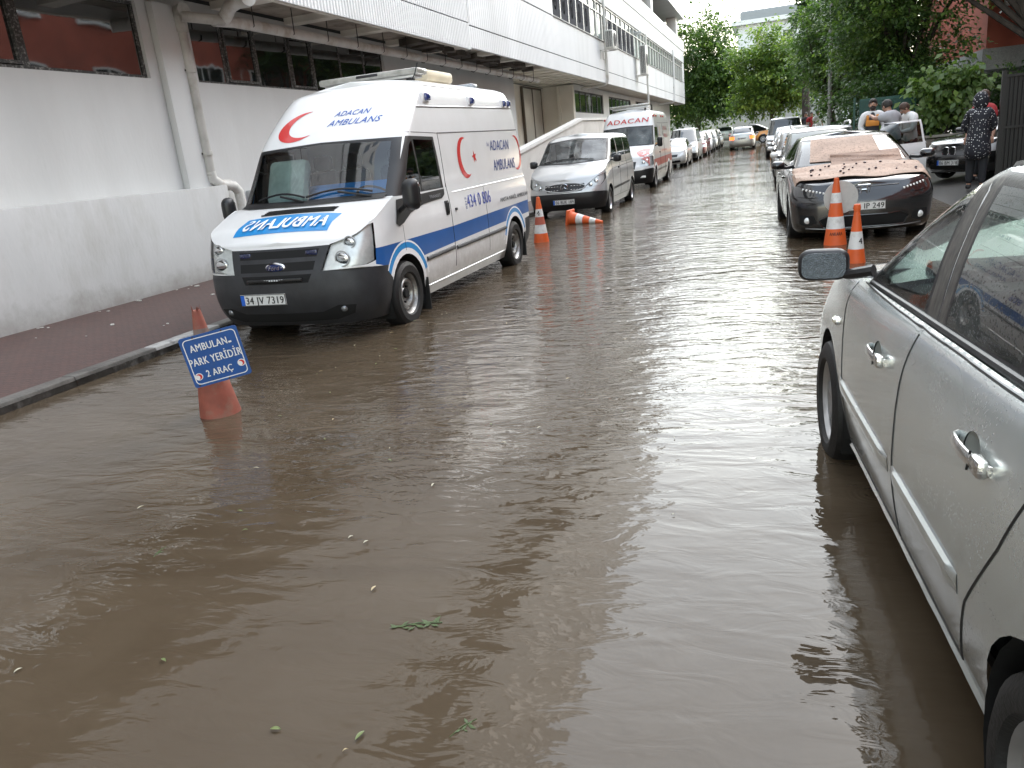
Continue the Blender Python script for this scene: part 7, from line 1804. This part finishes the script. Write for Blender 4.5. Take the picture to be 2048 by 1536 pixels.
    if beard:
        f.ell(at(.038, 0, -.070), (.062, .070, .050), HAIRD, 14, 8, M_); f.bbox(at(.092, 0, -.036), (.012, .05, .010), HAIRD, .004, M_)
    f.build('face', r)
    return r, P
JEAN = mat('trousers_dark', (.014, .015, .019), .8); TSG = mat('tee_grey', (.42, .42, .44), .85, var=.1, vscale=9, bump=.3, bscale=20); SHW = mat('shirt_white', (.72, .72, .71), .8, bump=.4, bscale=18); VEST = mat('vest_dark', (.03, .032, .04), .75); VORG = mat('vest_orange', (.70, .27, .04), .6)
p, P = person('bearded man facing the camera in white shirt and dark vest with orange panels', (2.24, 20.4, .18), -PI / 2 - .1, 1.76, top=SHW, legs=JEAN, sleeve='long', beard=True, armL=((.05, .25, 1.15), (.20, .16, 1.02)), armR=((.05, -.25, 1.15), (.22, -.12, 1.05)))
V_ = {'hip': (0, 0, .88, (.22, .175)), 'waist': (0, 0, 1.10, (.20, .165)), 'chest': (0, 0, 1.30, (.235, .20)), 'up': (0, 0, 1.415, (.21, .19)), 'sl': (0, .115, 1.435, .150), 'sr': (0, -.115, 1.435, .150)}
skinned('vest', V_, [('hip', 'waist'), ('waist', 'chest'), ('chest', 'up'), ('up', 'sl'), ('up', 'sr')], VEST, p)
a = Acc(); a.bbox((.185, .0, 1.26), (.03, .28, .13), VORG, .012); a.bbox((.178, -.10, 1.38), (.03, .06, .12), VORG, .012); a.bbox((.178, .10, 1.38), (.03, .06, .12), VORG, .012); a.build('vest_panel', p)
person('man in a grey t-shirt seen from behind, reaching out with a raised arm', (2.52, 19.0, .10), PI / 2 + .75, 1.80, lean=.22, bow=.25, top=TSG, legs=JEAN, armL=((.30, .22, 1.40), (.50, .10, 1.46)), armR=((.14, -.27, 1.18), (.34, -.20, 1.10)))
person('person in a loose white shirt looking down at their hands', (2.93, 19.55, .10), PI + .35, 1.72, lean=.12, bow=.55, top=SHW, legs=JEAN, sleeve='long', hair=HAIRB, armL=((.10, .25, 1.16), (.30, .08, 1.12)), armR=((.10, -.25, 1.16), (.30, -.06, 1.10)))
# polka-dot coat
def dots():
    m = mat('coat_polka', (.010, .011, .018), .75); t, b, o = nodes(m)
    tc = N(t, 'ShaderNodeTexCoord'); vo = N(t, 'ShaderNodeTexVoronoi'); vo.inputs['Scale'].default_value = 24; vo.inputs['Randomness'].default_value = .75
    t.links.new(tc.outputs['Object'], vo.inputs['Vector']); rp = N(t, 'ShaderNodeValToRGB'); rp.color_ramp.interpolation = 'CONSTANT'
    rp.color_ramp.elements[0].color = (.62, .62, .62, 1); rp.color_ramp.elements[1].position = .24; rp.color_ramp.elements[1].color = (.010, .011, .018, 1)
    t.links.new(vo.outputs['Distance'], rp.inputs[0]); t.links.new(rp.outputs[0], b.inputs['Base Color']); return m
POL = dots()
p, P = person('person in a hooded navy coat with white polka dots, back turned', (3.66, 16.9, .10), PI / 2 - .25, 1.70, bow=.12, top=None, legs=JEAN, armL=((.06, .24, 1.14), (.26, .10, 1.05)), armR=((.06, -.24, 1.14), (.26, -.10, 1.05)), female=True)
C_ = {'hem': (0, 0, .52, (.36, .28)), 'hip': (0, 0, .80, (.31, .24)), 'waist': (0, 0, 1.08, (.25, .20)), 'chest': (0, 0, 1.30, (.24, .19)), 'up': (0, 0, 1.42, (.20, .165)), 'nk': (0, 0, 1.52, .115), 'sl': (0, .165, 1.41, .112), 'sr': (0, -.165, 1.41, .112), 'el': (.06, .25, 1.14, .075), 'er': (.06, -.25, 1.14, .075), 'wl': (.24, .11, 1.05, .058), 'wr': (.24, -.11, 1.05, .058)}
skinned('coat', C_, [('hem', 'hip'), ('hip', 'waist'), ('waist', 'chest'), ('chest', 'up'), ('up', 'nk'), ('up', 'sl'), ('up', 'sr'), ('sl', 'el'), ('el', 'wl'), ('sr', 'er'), ('er', 'wr')], POL, p)
a = Acc(); rows = []
for i in range(11):
    th = PI * .92 * i / 10; row = []
    for j in range(17):
        ph = R(62) + R(236) * j / 16; row.append(Vector((.015 + .135 * math.sin(th) * math.cos(ph), .135 * math.sin(th) * math.sin(ph), 1.615 + .175 * math.cos(th))))
    rows.append(row)
a.rings(rows, POL, closed=False, caps=False); a.build('hood', p)
person('person in a red top with brown hair behind the polka-dot coat', (3.98, 18.1, .16), PI / 2 + 2.4, 1.68, top=mat('top_red', (.36, .03, .035), .8), legs=JEAN, hair=HAIRB, hairlong=.18, female=True)
person('distant person in a red shirt beyond the parked row', (2.25, 49.5, .42), -PI / 2, 1.70, top=MATS['top_red'], legs=JEAN)
person('distant person in a white shirt beyond the parked row', (2.55, 49.0, .42), -PI / 2 + .4, 1.74, top=SHW, legs=JEAN)
person('distant person in dark clothes beyond the parked row', (1.98, 50.2, .42), -PI / 2 - .4, 1.72, top=VEST, legs=JEAN, sleeve='long')

# ------------------------------------------------------------------ floating litter
rn = random.Random(31); CHIP = mat('plaster_chip', (.55, .54, .51), .7)
fp = None
for i in range(46):
    y = 4.5 + 8 * rn.random() ** 1.2; x = -8.10 + abs(rn.gauss(0, .10)) if i < 34 else -8.0 + 1.9 * rn.random()
    if fp is None:
        a = Acc(); a.prism([(-.03, -.012), (.01, -.02), (.032, .004), (.008, .02), (-.022, .014)], lambda p, q, h: Vector((p, q, h)), .010, CHIP); fp = o = a.build('plaster_chip')
    else: o = fp.copy(); COL.objects.link(o)
    tag(o, 'small pale plaster chip lying on the red pavement by the wall', 'debris', 'plaster chips on the pavement'); o.location = (x, y, .087 + (-6 - x) * .05); s_ = rn.uniform(.4, 1.3); o.scale = (s_, s_, s_); o.rotation_euler = (0, 0, rn.random() * 6.28)
rn = random.Random(77)
LEAFC = [mat('float_leaf_cream', (.36, .34, .25), .5), mat('float_leaf_green', (.12, .155, .05), .5), mat('float_leaf_tan', (.40, .32, .18), .5)]
def leaflet(m, L, W_):
    a = Acc(); n = 6; vs = []
    for i in range(n + 1):
        q = i / n; w_ = W_ * math.sin(PI * min(.98, q * .94 + .03)) ** .8 * .5; z = .002 + .004 * math.sin(PI * q)
        vs += [(L * (q - .5), -w_, z + .002), (L * (q - .5), 0, z), (L * (q - .5), w_, z + .002)]
    a.add(vs, [(3 * i + j, 3 * i + j + 3, 3 * i + j + 4, 3 * i + j + 1) for i in range(n) for j in range(2)], m, smooth=True); return a
protos = {}
for i in range(75):
    k = rn.choices((0, 1, 2), (.55, .30, .15))[0]; Y = 1.4 + 6.5 * rn.random() ** 1.3; X = -3.4 + 4.0 * rn.random() + (Y - 2) * -.12
    if X > .1 - .02 * Y or X < -5.5: continue
    lab = ('small cream leaf floating on the flood water', 'small green leaf floating on the flood water', 'small tan leaf floating on the flood water')[k]
    if k not in protos: o = leaflet(LEAFC[k], .045, .016).build('floating_leaf'); protos[k] = o
    else: o = protos[k].copy(); COL.objects.link(o)
    tag(o, lab, 'leaf', 'leaves floating on the water'); o.location = (X, Y, rise(Y) + .003); s_ = rn.uniform(.35, .9); o.scale = (s_, s_ * rn.uniform(.7, 1.3), 1); o.rotation_euler = (0, 0, rn.random() * 6.28)
for n_, (X, Y, c, lab) in enumerate(((-1.21, 2.16, 15, 'green leafy twig drifting in the middle of the near water'), (-.86, 1.70, 7, 'little green leaf tuft near the bottom edge of the picture'), (-2.68, 2.49, 6, 'faint green leaf tuft drifting at the left'))):
    a = Acc(); GL = mat('twig_leaf_green', (.045, .075, .018), .45)
    a.tube([(-.10, 0, .004), (0, .01, .006), (.10, -.005, .005)], .003, GL, 5)
    for i in range(c):
        t = rn.random() * 6.28; L = .05 * rn.uniform(.6, 1.2); x = rn.uniform(-.10, .10) * (c / 15); d = Vector((math.cos(t), math.sin(t), .06)); s_ = Vector((-math.sin(t), math.cos(t), 0)); q = Vector((x, rn.uniform(-.015, .015), .006))
        a.add([q, q + d * L * .5 + s_ * L * .18, q + d * L, q + d * L * .5 - s_ * L * .18], [(0, 1, 2, 3)], GL)
    o = tag(a.build('leafy_twig'), lab, 'twig', None); o.location = (X, Y, -.002); o.scale = (.85 if n_ == 0 else .5,) * 3; o.rotation_euler = (0, 0, R(20 + 40 * n_))
